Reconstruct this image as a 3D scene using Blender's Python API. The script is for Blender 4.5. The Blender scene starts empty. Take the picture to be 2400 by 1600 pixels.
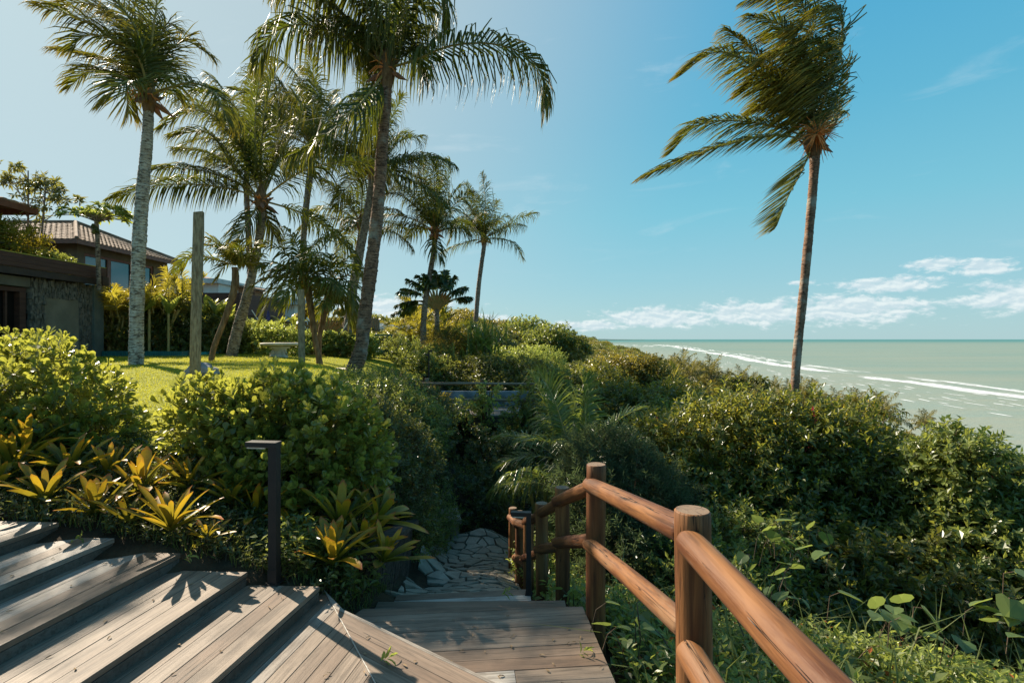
import bpy, math, random
import numpy as np
from mathutils import Vector, Matrix, noise
random.seed(7)
rng = np.random.default_rng(7)
scene = bpy.context.scene
PI = math.pi

# ------------------------------------------------------------------ camera
FPX, CX, CY = 1250.0, 1200.0, 794.0
cam_d = bpy.data.cameras.new('camera')
cam_d.sensor_width = 36.0
cam_d.lens = 36.0 * FPX / 2400.0
cam_d.shift_y = -6.0 / 2400.0
cam_d.clip_start = 0.05
cam_d.clip_end = 60000
cam = bpy.data.objects.new('camera', cam_d)
cam.rotation_euler = (PI / 2, 0, 0)
scene.collection.objects.link(cam)
scene.camera = cam

# ------------------------------------------------------------------ light
SUN_AZ, SUN_EL = math.radians(-50.0), math.radians(36.0)
scene.view_settings.view_transform = 'Standard'
scene.view_settings.look = 'None'
scene.view_settings.exposure = 1.08
scene.view_settings.gamma = 1.0
scene.view_settings.use_curve_mapping = False
sun_vec = Vector((math.sin(SUN_AZ) * math.cos(SUN_EL), math.cos(SUN_AZ) * math.cos(SUN_EL), math.sin(SUN_EL)))
sl = bpy.data.lights.new('sun', 'SUN')
sl.energy = 5.0
sl.angle = math.radians(0.53)
sl.color = (1.0, 0.88, 0.70)
so = bpy.data.objects.new('sun', sl)
so.rotation_euler = sun_vec.to_track_quat('Z', 'Y').to_euler()
scene.collection.objects.link(so)

world = bpy.data.worlds.new('World')
scene.world = world
world.use_nodes = True
wn, wl = world.node_tree.nodes, world.node_tree.links
wn.clear()

class NT:
    """tiny helper to write node trees"""
    def __init__(s, nodes, links): s.n, s.l = nodes, links
    def node(s, t, **kw):
        nd = s.n.new(t)
        for k, v in kw.items(): setattr(nd, k, v)
        return nd
    def setin(s, sock, v):
        if hasattr(v, 'default_value') or isinstance(v, bpy.types.NodeSocket): s.l.new(v, sock)
        else:
            if isinstance(v, (tuple, list)) and len(v) == 3 and sock.type == 'RGBA': v = (*v, 1)
            sock.default_value = v
    def m(s, op, a, b=None, c=None, clamp=False):
        nd = s.node('ShaderNodeMath', operation=op, use_clamp=clamp)
        s.setin(nd.inputs[0], a)
        if b is not None: s.setin(nd.inputs[1], b)
        if c is not None: s.setin(nd.inputs[2], c)
        return nd.outputs[0]
    def mixc(s, f, a, b, mode='MIX'):
        nd = s.node('ShaderNodeMix', data_type='RGBA', blend_type=mode)
        s.setin(nd.inputs[0], f); s.setin(nd.inputs[6], a); s.setin(nd.inputs[7], b)
        return nd.outputs[2]
    def noise(s, vec, scale, detail=4, rough=.55, dist=0, dim='3D'):
        nd = s.node('ShaderNodeTexNoise', noise_dimensions=dim)
        if vec is not None: s.l.new(vec, nd.inputs['Vector'])
        nd.inputs['Scale'].default_value = scale
        nd.inputs['Detail'].default_value = detail
        nd.inputs['Roughness'].default_value = rough
        nd.inputs['Distortion'].default_value = dist
        return nd.outputs[0]
    def voro(s, vec, scale, feature='F1', out=0, rnd=1.0):
        nd = s.node('ShaderNodeTexVoronoi', feature=feature)
        s.l.new(vec, nd.inputs['Vector'])
        nd.inputs['Scale'].default_value = scale
        nd.inputs['Randomness'].default_value = rnd
        return nd.outputs[out]
    def ss(s, v, a, b, c=0.0, d=1.0):
        nd = s.node('ShaderNodeMapRange', interpolation_type='SMOOTHSTEP')
        s.setin(nd.inputs[0], v)
        nd.inputs[1].default_value = a; nd.inputs[2].default_value = b
        nd.inputs[3].default_value = c; nd.inputs[4].default_value = d
        return nd.outputs[0]
    def mapv(s, vec, scale=(1, 1, 1), rot=(0, 0, 0), loc=(0, 0, 0)):
        nd = s.node('ShaderNodeMapping')
        s.l.new(vec, nd.inputs[0])
        nd.inputs['Scale'].default_value = scale
        nd.inputs['Rotation'].default_value = rot
        nd.inputs['Location'].default_value = loc
        return nd.outputs[0]
    def comb(s, x, y, z):
        nd = s.node('ShaderNodeCombineXYZ')
        for i, v in enumerate((x, y, z)): s.setin(nd.inputs[i], v)
        return nd.outputs[0]
    def sep(s, v):
        nd = s.node('ShaderNodeSeparateXYZ'); s.l.new(v, nd.inputs[0]); return nd.outputs

W = NT(wn, wl)
sky = W.node('ShaderNodeTexSky', sky_type='NISHITA')
sky.sun_disc = False
sky.sun_elevation = SUN_EL
sky.sun_rotation = SUN_AZ % (2 * PI)
sky.altitude = 30
sky.air_density = 1.0
sky.dust_density = 0.6
sky.ozone_density = 2.0
geo = W.node('ShaderNodeTexCoord').outputs['Generated']
def lin(r, g, b_): return tuple(10 * (((v / 255 + .055) / 1.055) ** 2.4) for v in (r, g, b_))
ramp = W.node('ShaderNodeValToRGB'); W.l.new(W.m('MULTIPLY', W.sep(geo)[2], 1.0, clamp=True), ramp.inputs[0])
els = ramp.color_ramp.elements
stops = [(0.0, (176, 208, 214)), (.10, (152, 203, 217)), (.22, (124, 198, 218)), (.36, (98, 184, 215)), (.55, (72, 168, 212)), (1.0, (45, 125, 190))]
for i, (p_, c_) in enumerate(stops):
    e_ = els[i] if i < 2 else els.new(p_)
    e_.position = p_; e_.color = (*[v / 10 for v in lin(*c_)], 1)
air = W.mixc(1.0, ramp.outputs[0], (10, 10, 10), 'MULTIPLY')
dp = W.node('ShaderNodeVectorMath', operation='DOT_PRODUCT'); W.l.new(geo, dp.inputs[0]); dp.inputs[1].default_value = sun_vec
glow = W.ss(dp.outputs['Value'], .40, .96)
air = W.mixc(W.m('MULTIPLY', glow, .96), air, lin(190, 208, 212))
skyc = W.mixc(1.0, sky.outputs[0], (0.80, 1.06, 1.02), 'MULTIPLY')
skyc = W.mixc(.85, skyc, air)
sx, sy, sz = W.sep(geo)
az = W.m('ARCTAN2', sx, sy)
el = W.m('ARCSINE', sz)
def deg(v): return W.m('MULTIPLY', v, 180 / PI)
azd, eld = deg(az), deg(el)
def cloud_coord(sa, se, seed):
    return W.comb(W.m('MULTIPLY', azd, sa), W.m('MULTIPLY', eld, se), seed)
def ell(ca, ce, ra, re):
    a = W.m('DIVIDE', W.m('SUBTRACT', azd, ca), ra); e = W.m('DIVIDE', W.m('SUBTRACT', eld, ce), re)
    r2 = W.m('ADD', W.m('MULTIPLY', a, a), W.m('MULTIPLY', e, e))
    return W.m('EXPONENT', W.m('MULTIPLY', r2, -1.0))
# cumulus banks: azimuth, elevation, half sizes in degrees
banks = [(15.5, 2.2, 8.0, 1.3), (8, 1.4, 6, .7), (25, 2.5, 6.5, 1.5), (32.5, 2.7, 7.0, 1.8), (44, 3.2, 5.0, 1.5), (35.0, 4.7, 4.5, .9),
         (38.5, 6.2, 2.4, .7), (41.5, 5.7, 2.6, .9), (28.5, 5.3, 1.2, .3), (-12.5, 3.2, 9.0, 1.5), (-5, 2.2, 7, .7), (-36.2, 8.0, 1.2, 1.1),
         (58, 3.5, 9, 1.6), (80, 3.0, 12, 1.5), (110, 3.5, 14, 1.8), (150, 3.2, 18, 1.6), (-60, 3.2, 10, 1.6), (-95, 3.0, 15, 1.5), (-140, 3.4, 20, 1.7)]
tot = None
for b in banks:
    e_ = ell(*b)
    tot = e_ if tot is None else W.m('MAXIMUM', tot, e_)
n1 = W.noise(cloud_coord(.62, 1.45, 3.1), 1.0, 8, .62, .25)
n1b = W.noise(cloud_coord(.62, 1.45, 3.1), 1.0, 8, .62, .25)
cm = W.ss(W.m('ADD', W.m('MULTIPLY', tot, .62), W.m('MULTIPLY', n1, 1.15)), .80, 1.10)
cm = W.m('MULTIPLY', cm, .78)
# light side of the clouds: their tops
n2 = W.noise(cloud_coord(.62, 1.45, 3.1), 1.0, 5, .6, .25)
nd_ = [nd for nd in wn if nd.bl_idname == 'ShaderNodeTexNoise'][-1]
up_off = W.comb(W.m('ADD', W.m('MULTIPLY', azd, .62), -.12), W.m('ADD', W.m('MULTIPLY', eld, 1.45), .35), 3.1)
n3 = W.noise(up_off, 1.0, 5, .6, .25)
shade = W.ss(W.m('SUBTRACT', n2, n3), -.10, .16)
wisp = W.noise(W.comb(W.m('ADD', W.m('MULTIPLY', azd, .05), W.m('MULTIPLY', eld, -.06)), W.m('MULTIPLY', eld, .22), 9.0), 1.6, 6, .6, .5)
wm = W.m('MULTIPLY', W.ss(wisp, .58, .78), W.ss(eld, 3, 12))
wm = W.m('MULTIPLY', wm, .16)
cloudcol = W.mixc(shade, (6.2, 7.4, 8.0), (8.6, 9.2, 9.2))
c1 = W.mixc(wm, skyc, (8.0, 8.6, 8.8))
c2 = W.mixc(cm, c1, cloudcol)
bg = W.node('ShaderNodeBackground')
wl.new(c2, bg.inputs[0])
bg.inputs[1].default_value = 0.05
wo = W.node('ShaderNodeOutputWorld')
wl.new(bg.outputs[0], wo.inputs[0])

# ------------------------------------------------------------------ helpers
def P(px, py, D):
    """point of the place seen at pixel (px, py) of the 2400 wide photograph, D metres ahead"""
    return Vector(((px - CX) / FPX * D, D, (CY - py) / FPX * D))

def mat(name):
    m = bpy.data.materials.new(name); m.use_nodes = True
    m.node_tree.nodes.clear()
    return m, NT(m.node_tree.nodes, m.node_tree.links)

def finish(N, shader):
    o = N.node('ShaderNodeOutputMaterial'); N.l.new(shader, o.inputs[0])

def pbsdf(N, col, rough=.6, spec=.4, bump=None, bstr=.3, bdist=.02, metal=0.0, nrm=None):
    b = N.node('ShaderNodeBsdfPrincipled')
    N.setin(b.inputs['Base Color'], col)
    N.setin(b.inputs['Roughness'], rough)
    b.inputs['Specular IOR Level'].default_value = spec
    b.inputs['Metallic'].default_value = metal
    if bump is not None:
        bn = N.node('ShaderNodeBump'); N.l.new(bump, bn.inputs['Height'])
        bn.inputs['Strength'].default_value = bstr; bn.inputs['Distance'].default_value = bdist
        N.l.new(bn.outputs[0], b.inputs['Normal'])
    return b

def leaf_mat(name, dark, light, trans, tf=.4, rough=.42, spec=.5, tipcol=None, obj_rnd=False):
    m, N = mat(name)
    at = N.node('ShaderNodeAttribute', attribute_name='rnd')
    r = at.outputs['Fac']
    if obj_rnd:
        oi = N.node('ShaderNodeObjectInfo'); r = oi.outputs['Random']
    c = N.mixc(r, dark, light)
    if tipcol is not None:
        t = N.node('ShaderNodeAttribute', attribute_name='tip').outputs['Fac']
        c = N.mixc(t, c, tipcol)
    b = pbsdf(N, c, rough, spec)
    tr = N.node('ShaderNodeBsdfTranslucent')
    tc = N.mixc(r, tuple(x * .8 for x in trans), trans)
    if tipcol is not None:
        tc = N.mixc(t, tc, tuple(min(1, x * 1.15) for x in tipcol))
    N.l.new(tc, tr.inputs[0])
    mx = N.node('ShaderNodeMixShader'); mx.inputs[0].default_value = tf
    N.l.new(b.outputs[0], mx.inputs[1]); N.l.new(tr.outputs[0], mx.inputs[2])
    finish(N, mx.outputs[0])
    return m

def flat_mat(name, c1, c2, scale=6, rough=.7, spec=.3, bstr=.3, stretch=(1, 1, 1), bscale=None, metal=0.0):
    m, N = mat(name)
    co = N.node('ShaderNodeTexCoord').outputs['Object']
    v = N.mapv(co, stretch)
    n = N.noise(v, scale, 6, .6)
    c = N.mixc(N.ss(n, .3, .7), c1, c2)
    n2 = N.noise(v, bscale or scale * 6, 5, .65)
    b = pbsdf(N, c, rough, spec, n2, bstr, .01, metal)
    finish(N, b.outputs[0])
    return m

def link(o): scene.collection.objects.link(o)

def origin(o):
    v = Vector((0, 0, 0))
    while o is not None:
        v += o.location; o = o.parent
    return v

def thing(name, label, cat, loc=(0, 0, 0), group=None):
    o = bpy.data.objects.new(name, None)
    o.empty_display_size = .1
    link(o); o.location = loc
    o['label'] = label; o['category'] = cat
    if group: o['group'] = group
    return o

def tag(o, label=None, cat=None, group=None, kind=None):
    if label: o['label'] = label
    if cat: o['category'] = cat
    if group: o['group'] = group
    if kind: o['kind'] = kind
    return o

def mesh_np(name, verts, tris, mats, rnd=None, tip=None, midx=None, smooth=False):
    me = bpy.data.meshes.new(name)
    verts = np.asarray(verts, dtype=np.float32).reshape(-1, 3)
    tris = np.asarray(tris, dtype=np.int32).reshape(-1, 3)
    nf = len(tris)
    me.vertices.add(len(verts)); me.vertices.foreach_set('co', verts.ravel())
    me.loops.add(nf * 3); me.loops.foreach_set('vertex_index', tris.ravel())
    me.polygons.add(nf); me.polygons.foreach_set('loop_start', np.arange(0, nf * 3, 3, dtype=np.int32))
    for mm in (mats if isinstance(mats, (list, tuple)) else [mats]): me.materials.append(mm)
    if midx is not None: me.polygons.foreach_set('material_index', np.asarray(midx, dtype=np.int32))
    if rnd is not None:
        a = me.attributes.new('rnd', 'FLOAT', 'POINT'); a.data.foreach_set('value', np.asarray(rnd, dtype=np.float32))
    if tip is not None:
        a = me.attributes.new('tip', 'FLOAT', 'POINT'); a.data.foreach_set('value', np.asarray(tip, dtype=np.float32))
    me.polygons.foreach_set('use_smooth', np.full(nf, bool(smooth)))
    me.update(calc_edges=True)
    me.validate()
    return me

def part(name, verts, tris, mats, parent=None, **kw):
    """mesh given in world coordinates, linked under parent (unrotated)"""
    off = origin(parent) if parent is not None else Vector((0, 0, 0))
    v = np.asarray(verts, dtype=np.float64).reshape(-1, 3) - np.array(off)
    loc = kw.pop('at', None)
    if loc is not None: v = v - (np.array(loc) - np.array(off))
    o = bpy.data.objects.new(name, mesh_np(name, v, tris, mats, **kw))
    if loc is not None: o.location = Vector(loc) - off
    o.parent = parent
    link(o)
    return o

def quads_to_tris(q):
    q = np.asarray(q).reshape(-1, 4)
    return np.concatenate([q[:, [0, 1, 2]], q[:, [0, 2, 3]]])

class MB:
    """collects simple solids, world coordinates"""
    def __init__(s): s.v, s.t, s.mi, s.n = [], [], [], 0
    def add(s, v, t, mi=0):
        v = np.asarray(v, dtype=float).reshape(-1, 3); t = np.asarray(t, dtype=int).reshape(-1, 3)
        s.v.append(v); s.t.append(t + s.n); s.mi.append(np.full(len(t), mi)); s.n += len(v)
    def box(s, c, d, rot=None, mi=0):
        d = np.array(d) / 2.0
        v = np.array([[x, y, z] for x in (-1, 1) for y in (-1, 1) for z in (-1, 1)]) * d
        if rot is not None: v = v @ np.array(rot.to_3x3() if hasattr(rot, 'to_3x3') else rot).T
        v = v + np.array(c)
        q = [[0, 1, 3, 2], [4, 6, 7, 5], [0, 4, 5, 1], [2, 3, 7, 6], [0, 2, 6, 4], [1, 5, 7, 3]]
        s.add(v, quads_to_tris(q), mi)
    def bar(s, a, b, w, h, mi=0):
        """box along a->b, width w sideways, height h"""
        a, b = Vector(a), Vector(b); d = b - a; L = d.length; d.normalize()
        up = Vector((0, 0, 1)) if abs(d.z) < .95 else Vector((0, 1, 0))
        sd = d.cross(up).normalized(); u = sd.cross(d)
        R = Matrix((d, sd, u)).transposed()
        s.box((a + b) / 2, (L, w, h), R, mi)
    def prism(s, poly, z0, z1, mi=0):
        poly = [np.array(p[:2], float) for p in poly]; n = len(poly)
        v = [[*p, z0] for p in poly] + [[*p, z1] for p in poly]
        t = [[0, i, i + 1] for i in range(1, n - 1)]; t = [[a, c, b] for a, b, c in t] + [[a + n, b + n, c + n] for a, b, c in t]
        for i in range(n):
            j = (i + 1) % n
            t += [[i, j, j + n], [i, j + n, i + n]]
        s.add(v, t, mi)
    def hexa(s, b, t_, mi=0):
        """eight corners: four of the base, four of the top, same order"""
        v = [list(p) for p in b] + [list(p) for p in t_]
        q = [[3, 2, 1, 0], [4, 5, 6, 7], [0, 1, 5, 4], [1, 2, 6, 5], [2, 3, 7, 6], [3, 0, 4, 7]]
        s.add(v, quads_to_tris(q), mi)
    def tube(s, pts, rad, ns=8, mi=0, cap=True):
        v, t = tube(pts, rad, ns, cap); s.add(v, t, mi)
    def lathe(s, c, prof, ns=24, mi=0):
        v = []; t = []
        for r, z in prof:
            for i in range(ns):
                a = 2 * PI * i / ns; v.append([c[0] + r * math.cos(a), c[1] + r * math.sin(a), c[2] + z])
        for k in range(len(prof) - 1):
            for i in range(ns):
                j = (i + 1) % ns
                t += [[k * ns + i, k * ns + j, (k + 1) * ns + j], [k * ns + i, (k + 1) * ns + j, (k + 1) * ns + i]]
        s.add(v, t, mi)
    def build(s, name, m, parent=None, **kw):
        return part(name, np.concatenate(s.v), np.concatenate(s.t), m, parent, midx=np.concatenate(s.mi), **kw)

def tube(pts, rad, ns=8, cap=True):
    pts = np.asarray([list(p) for p in pts], float); n = len(pts)
    rad = np.broadcast_to(np.asarray(rad, float), (n,))
    T = np.gradient(pts, axis=0); T /= np.linalg.norm(T, axis=1)[:, None] + 1e-9
    ref = np.array([0, 0, 1.0]) if abs(T[0, 2]) < .9 else np.array([1.0, 0, 0])
    V = []
    u = np.cross(T[0], ref); u /= np.linalg.norm(u)
    for i in range(n):
        u = u - T[i] * (u @ T[i]); u /= np.linalg.norm(u) + 1e-9
        w = np.cross(T[i], u)
        a = np.arange(ns) * 2 * PI / ns
        V.append(pts[i] + rad[i] * (np.cos(a)[:, None] * u + np.sin(a)[:, None] * w))
    V = np.concatenate(V); t = []
    k, i = np.meshgrid(np.arange(n - 1), np.arange(ns), indexing='ij'); k = k.ravel(); i = i.ravel(); j = (i + 1) % ns
    t = np.concatenate([np.stack([k * ns + i, k * ns + j, (k + 1) * ns + j], 1), np.stack([k * ns + i, (k + 1) * ns + j, (k + 1) * ns + i], 1)])
    if cap:
        V = np.concatenate([V, pts[:1], pts[-1:]])
        i = np.arange(ns); j = (i + 1) % ns
        t = np.concatenate([t, np.stack([j, i, np.full(ns, n * ns)], 1), np.stack([(n - 1) * ns + i, (n - 1) * ns + j, np.full(ns, n * ns + 1)], 1)])
    return V, t

def spline(pts, n):
    """Catmull-Rom through pts"""
    p = np.asarray([list(q) for q in pts], float)
    p = np.concatenate([[2 * p[0] - p[1]], p, [2 * p[-1] - p[-2]]])
    m = len(p) - 3
    u = np.linspace(0, m - 1e-6, n); k = u.astype(int); t = (u - k)[:, None]
    a, b, c, d = p[k], p[k + 1], p[k + 2], p[k + 3]
    return .5 * ((2 * b) + (c - a) * t + (2 * a - 5 * b + 4 * c - d) * t ** 2 + (3 * b - a - 3 * c + d) * t ** 3)

def nrmz(v): return v / (np.linalg.norm(v, axis=-1, keepdims=True) + 1e-9)

TPL = {
    'diamond': (np.array([[0, 0, 0], [.45, .5, .07], [1, 0, -.12], [.45, -.5, .07]], float), np.array([[0, 2, 1], [0, 3, 2]])),
    'lance': (np.array([[0, 0, 0], [.35, .5, .09], [.75, .33, .02], [1, 0, -.16], [.75, -.33, .02], [.35, -.5, .09], [.5, 0, 0]], float),
              np.array([[0, 6, 1], [1, 6, 2], [2, 6, 3], [3, 6, 4], [4, 6, 5], [5, 6, 0]])),
    'paddle': (np.array([[0, 0, 0], [.4, .20, .03], [.68, .46, .07], [.90, .40, .06], [1, .10, .02], [1, -.10, .02], [.90, -.40, .06], [.68, -.46, .07], [.4, -.20, .03], [.6, 0, 0]], float),
               np.array([[0, 9, 1], [1, 9, 2], [2, 9, 3], [3, 9, 4], [4, 9, 5], [5, 9, 6], [6, 9, 7], [7, 9, 8], [8, 9, 0]])),
    'heart': (np.array([[0, 0, 0], [-.08, .25, .03], [.1, .5, .08], [.45, .48, .06], [.8, .22, 0], [1, 0, -.1], [.8, -.22, 0], [.45, -.48, .06], [.1, -.5, .08], [-.08, -.25, .03], [.4, 0, -.02]], float),
              np.array([[i, 10, i + 1] for i in range(0, 9)] + [[9, 10, 0]])),
}

def leaves_np(pos, d, nr, L, Wd, tpl='diamond', rnd=None):
    V, Fc = TPL[tpl]
    d = nrmz(d); side = nrmz(np.cross(d, nr)); nr = np.cross(side, d)
    L = np.broadcast_to(L, (len(pos),))[:, None, None]; Wd = np.broadcast_to(Wd, (len(pos),))[:, None, None]
    v = pos[:, None] + d[:, None] * (V[None, :, 0:1] * L) + side[:, None] * (V[None, :, 1:2] * Wd) + nr[:, None] * (V[None, :, 2:3] * L)
    n = len(pos); nv = len(V)
    t = (Fc[None] + (np.arange(n) * nv)[:, None, None]).reshape(-1, 3)
    if rnd is None: rnd = rng.random(n)
    return v.reshape(-1, 3), t, np.repeat(rnd, nv)

def lumps(u, seed, f=4.0):
    r = np.random.default_rng(seed)
    a = r.normal(size=(5, 3)) * f; p = r.random(5) * 6.28
    b = r.normal(size=(5, 3)) * f * 2.4; q = r.random(5) * 6.28
    return np.sin(u @ a.T + p).sum(1) / 5 * 1.2 + np.sin(u @ b.T + q).sum(1) / 5 * .8

def shell(blobs, n, seed=1, inner=.35, lump=.22, f=4.0, lowcut=-1.0):
    """n points in the outer part of a union of ellipsoids, with outward normals"""
    B = np.array([[*b[0], *(b[1] if hasattr(b[1], '__len__') else (b[1],) * 3)] for b in blobs], float)
    w = (B[:, 3] * B[:, 4] * B[:, 5]) ** (2 / 3); w /= w.sum()
    out_p, out_n = [], []
    got = 0
    while got < n:
        m = int((n - got) * 1.8) + 50
        k = rng.choice(len(B), m, p=w)
        u = nrmz(rng.normal(size=(m, 3)))
        q = 1 - inner * rng.random(m) ** 1.6
        lf = 1 + lump * lumps(u + B[k, :3] * .7, seed, f)
        pos = B[k, :3] + u * B[k, 3:] * (q * lf)[:, None]
        keep = u[:, 2] > lowcut
        for j in range(len(B)):
            dd = (((pos - B[j, :3]) / B[j, 3:]) ** 2).sum(1)
            keep &= (dd > .5) | (k == j)
        nr = nrmz(u / B[k, 3:])
        out_p.append(pos[keep]); out_n.append(nr[keep]); got += keep.sum()
    return np.concatenate(out_p)[:n], np.concatenate(out_n)[:n]

def sprays(org, dr, k, tl, L, Wd, tpl='diamond', up=.5, spread=.9, curl=0.0, mode='alt', stems=.0, wind=None, hang=0.0):
    """twigs from org in direction dr carrying k leaves each; returns verts, tris, rnd"""
    n = len(org)
    dr = nrmz(dr)
    tl = np.broadcast_to(tl, (n,))
    a = nrmz(np.cross(dr, rng.normal(size=(n, 3)))); b = np.cross(dr, a)
    j = np.arange(k)
    if mode == 'rosette':
        s = .55 + .45 * (j + .5) / k
        phi = j * 2.4
        tilt = np.linspace(1.15, .25, k)
    else:
        s = .15 + .85 * (j + .5) / k
        phi = j * 2.6
        tilt = np.full(k, spread)
    phi = phi[None] + rng.random(n)[:, None] * 6.28 + rng.normal(size=(n, k)) * .3
    tilt = tilt[None] + rng.normal(size=(n, k)) * .2
    pos = org[:, None] + dr[:, None] * (tl[:, None] * s[None])[..., None]
    pos[..., 2] -= curl * (tl[:, None] * s[None]) ** 2
    sidev = a[:, None] * np.cos(phi)[..., None] + b[:, None] * np.sin(phi)[..., None]
    ld = dr[:, None] * np.cos(tilt)[..., None] + sidev * np.sin(tilt)[..., None]
    ld[..., 2] -= hang
    if wind is not None: ld = ld + np.array(wind)
    nr = dr[:, None] * np.sin(tilt)[..., None] - sidev * np.cos(tilt)[..., None]
    nr = nr + np.array([0, 0, up]) + rng.normal(size=(n, k, 3)) * .35
    sz = (1 + rng.normal(size=(n, k)) * .18).clip(.5, 1.5)
    tr = np.clip(rng.random(n)[:, None] * .7 + rng.random((n, k)) * .3, 0, 1)
    v, t, r = leaves_np(pos.reshape(-1, 3), ld.reshape(-1, 3), nr.reshape(-1, 3), (L * sz).ravel(), (Wd * sz).ravel(), tpl, tr.ravel())
    if stems > 0:
        tip = org + dr * tl[:, None]; tip[:, 2] -= curl * tl ** 2
        sv = np.stack([org - a * stems, org + a * stems, tip, org + b * stems], 1).reshape(-1, 3)
        st = (np.array([[0, 1, 2], [1, 3, 2]])[None] + (np.arange(n) * 4)[:, None, None]).reshape(-1, 3)
        return v, t, r, sv, st
    return v, t, r

# ------------------------------------------------------------------ terrain
def I(v, a, b): return np.interp(v, a, b)
CP = np.array([
    (-3.4, .5, -1.6), (-3.4, 2.6, -1.5), (-2, 2.2, -1.9), (-1.2, 2.4, -2.0), (0, 1, -2.1), (0, 3, -2.1), (-.5, 3.3, -2.1),
    (-4.5, 3.2, -1.15), (-3.9, 3.6, -1.14), (-2.9, 3.52, -1.24), (-2.5, 3.48, -1.31), (-2.1, 3.44, -1.39), (-1.7, 3.36, -1.48), (-1.35, 3.36, -1.56), (-3.5, 3.56, -1.20), (-2.9, 3.75, -1.22), (-2.5, 3.7, -1.27), (-2.1, 3.7, -1.33), (-1.7, 3.65, -1.42), (-1.3, 3.65, -1.55), (-1.2, 3.9, -1.72), (-1.2, 5, -1.92), (-.99, 4.4, -2.12), (-.99, 5.2, -2.4),
    (-2.9, 4.6, -1.0), (-2.2, 4.7, -1.08), (-3.6, 6, -.86), (-5, 8.3, -.69), (-7.5, 11, -.52), (-2.6, 8.3, -.75), (-3.3, 11.4, -.78), (-6, 15, -.58), (-10, 10, -.5), (-12, 14, -.5),
    (-6, 5, -.95), (-5.2, 3.8, -1.05), (-1.9, 7, -1.2), (-1.6, 9, -1.6), (-1.35, 6, -1.7), (-1.9, 7.6, -2.0),
    (-.9, 4.35, -2.1), (-.4, 4.35, -2.1), (.1, 4.35, -2.1), (-.5, 5.2, -2.4), (-.5, 6.2, -2.72), (-.5, 7, -2.93), (-.5, 8.5, -3.05), (-.2, 5.4, -2.45), (-.9, 5.4, -2.45), (-.9, 6.3, -2.72), (-.1, 6.3, -2.72), (-.3, 12, -3.5), (-1.2, 8, -3.0), (-1.25, 9, -3.1), (-1.0, 7, -2.93),
    (.85, 2, -2.15), (.85, 3.5, -2.25), (2, 3, -2.2), (2, 4, -2.55), (4, 4, -3.1), (3, 3, -2.35), (1.2, 5, -2.9), (.6, 5, -2.7), (3, 6, -3.6), (4, 8, -4.0), (7, 7, -4.8), (1, 8, -3.6), (2, 12, -4.5), (6, 12, -6.5),
    (0, 15, -3.5), (-1.7, 12.5, -2.4), (-3, 13, -1.25), (-2.5, 16, -1.4), (-4, 20, -.9), (0, -3, -2.1), (-5, -2, -1.4), (4, -3, -2.6), (9, 3, -4), (-12, 4, -.8), (-13, -4, -1)])
_R = lambda ax, ay, bx, by: np.sqrt((ax[..., None] - bx) ** 2 + (ay[..., None] - by) ** 2 + .05)
_n = len(CP); _A = np.zeros((_n + 3, _n + 3)); _A[:_n, :_n] = -_R(CP[:, 0], CP[:, 1], CP[:, 0], CP[:, 1]) - .0 * np.eye(_n)
_A[:_n, _n] = 1; _A[:_n, _n + 1:] = CP[:, :2]; _A[_n, :_n] = 1; _A[_n + 1:, :_n] = CP[:, :2].T
_W = np.linalg.solve(_A, np.concatenate([CP[:, 2], np.zeros(3)]))
def rbf(x, y):
    xs, ys = np.clip(x, -20, 18), np.clip(y, -14, 26)
    return -_R(xs, ys, CP[:, 0], CP[:, 1]) @ _W[:_n] + _W[_n] + xs * _W[_n + 1] + ys * _W[_n + 2]
def shore_x(y): return I(y, [-500, 0, 130, 280, 911, 2000, 4000, 20000], [80, 118, 126, 139, 204, 283, 330, 500])
def ground(x, y):
    x = np.asarray(x, float); y = np.asarray(y, float)
    xe = I(y, [-300, 0, 10, 20, 50, 100, 170, 400, 1000, 2000, 6000], [3, 2, .5, -3, -6, -12, -6, 17, 60, 120, 250])
    xs = shore_x(y)
    zp = I(y, [0, 15, 30, 100, 200, 400, 1000, 3000], [-.6, -.6, -.8, -1.6, -1.8, -4.5, -14, -26])
    t = (x - xe) / (xs - xe)
    f = I(t, [-.2, 0, .06, .25, .6, .85, 1, 1.15, 1.6], [0, .0, .10, .38, .76, .95, 1.0, 1.07, 1.3])
    far = zp + (-35 - zp) * f
    far = far + .5 * np.sin(x * .09 + 1.3) * np.sin(y * .07) * np.clip((y - 20) / 60, 0, 1) * np.clip(1 - t, 0, 1)
    far = np.where(y > 5500, np.minimum(far, -37), far)
    near = rbf(x, y)
    sm = lambda v, a, b: np.clip((v - a) / (b - a), 0, 1) ** 2 * (3 - 2 * np.clip((v - a) / (b - a), 0, 1))
    k = np.maximum.reduce([sm(y, 14, 22), sm(x, 7, 16), sm(-x, 13, 18), sm(-y, 4, 12)])
    return near * (1 - k) + far * k
def gz(x, y): return float(ground(np.array([x]), np.array([y]))[0])
def on_ground(px, D):
    x = (px - CX) / FPX * D
    return Vector((x, D, gz(x, D)))

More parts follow.
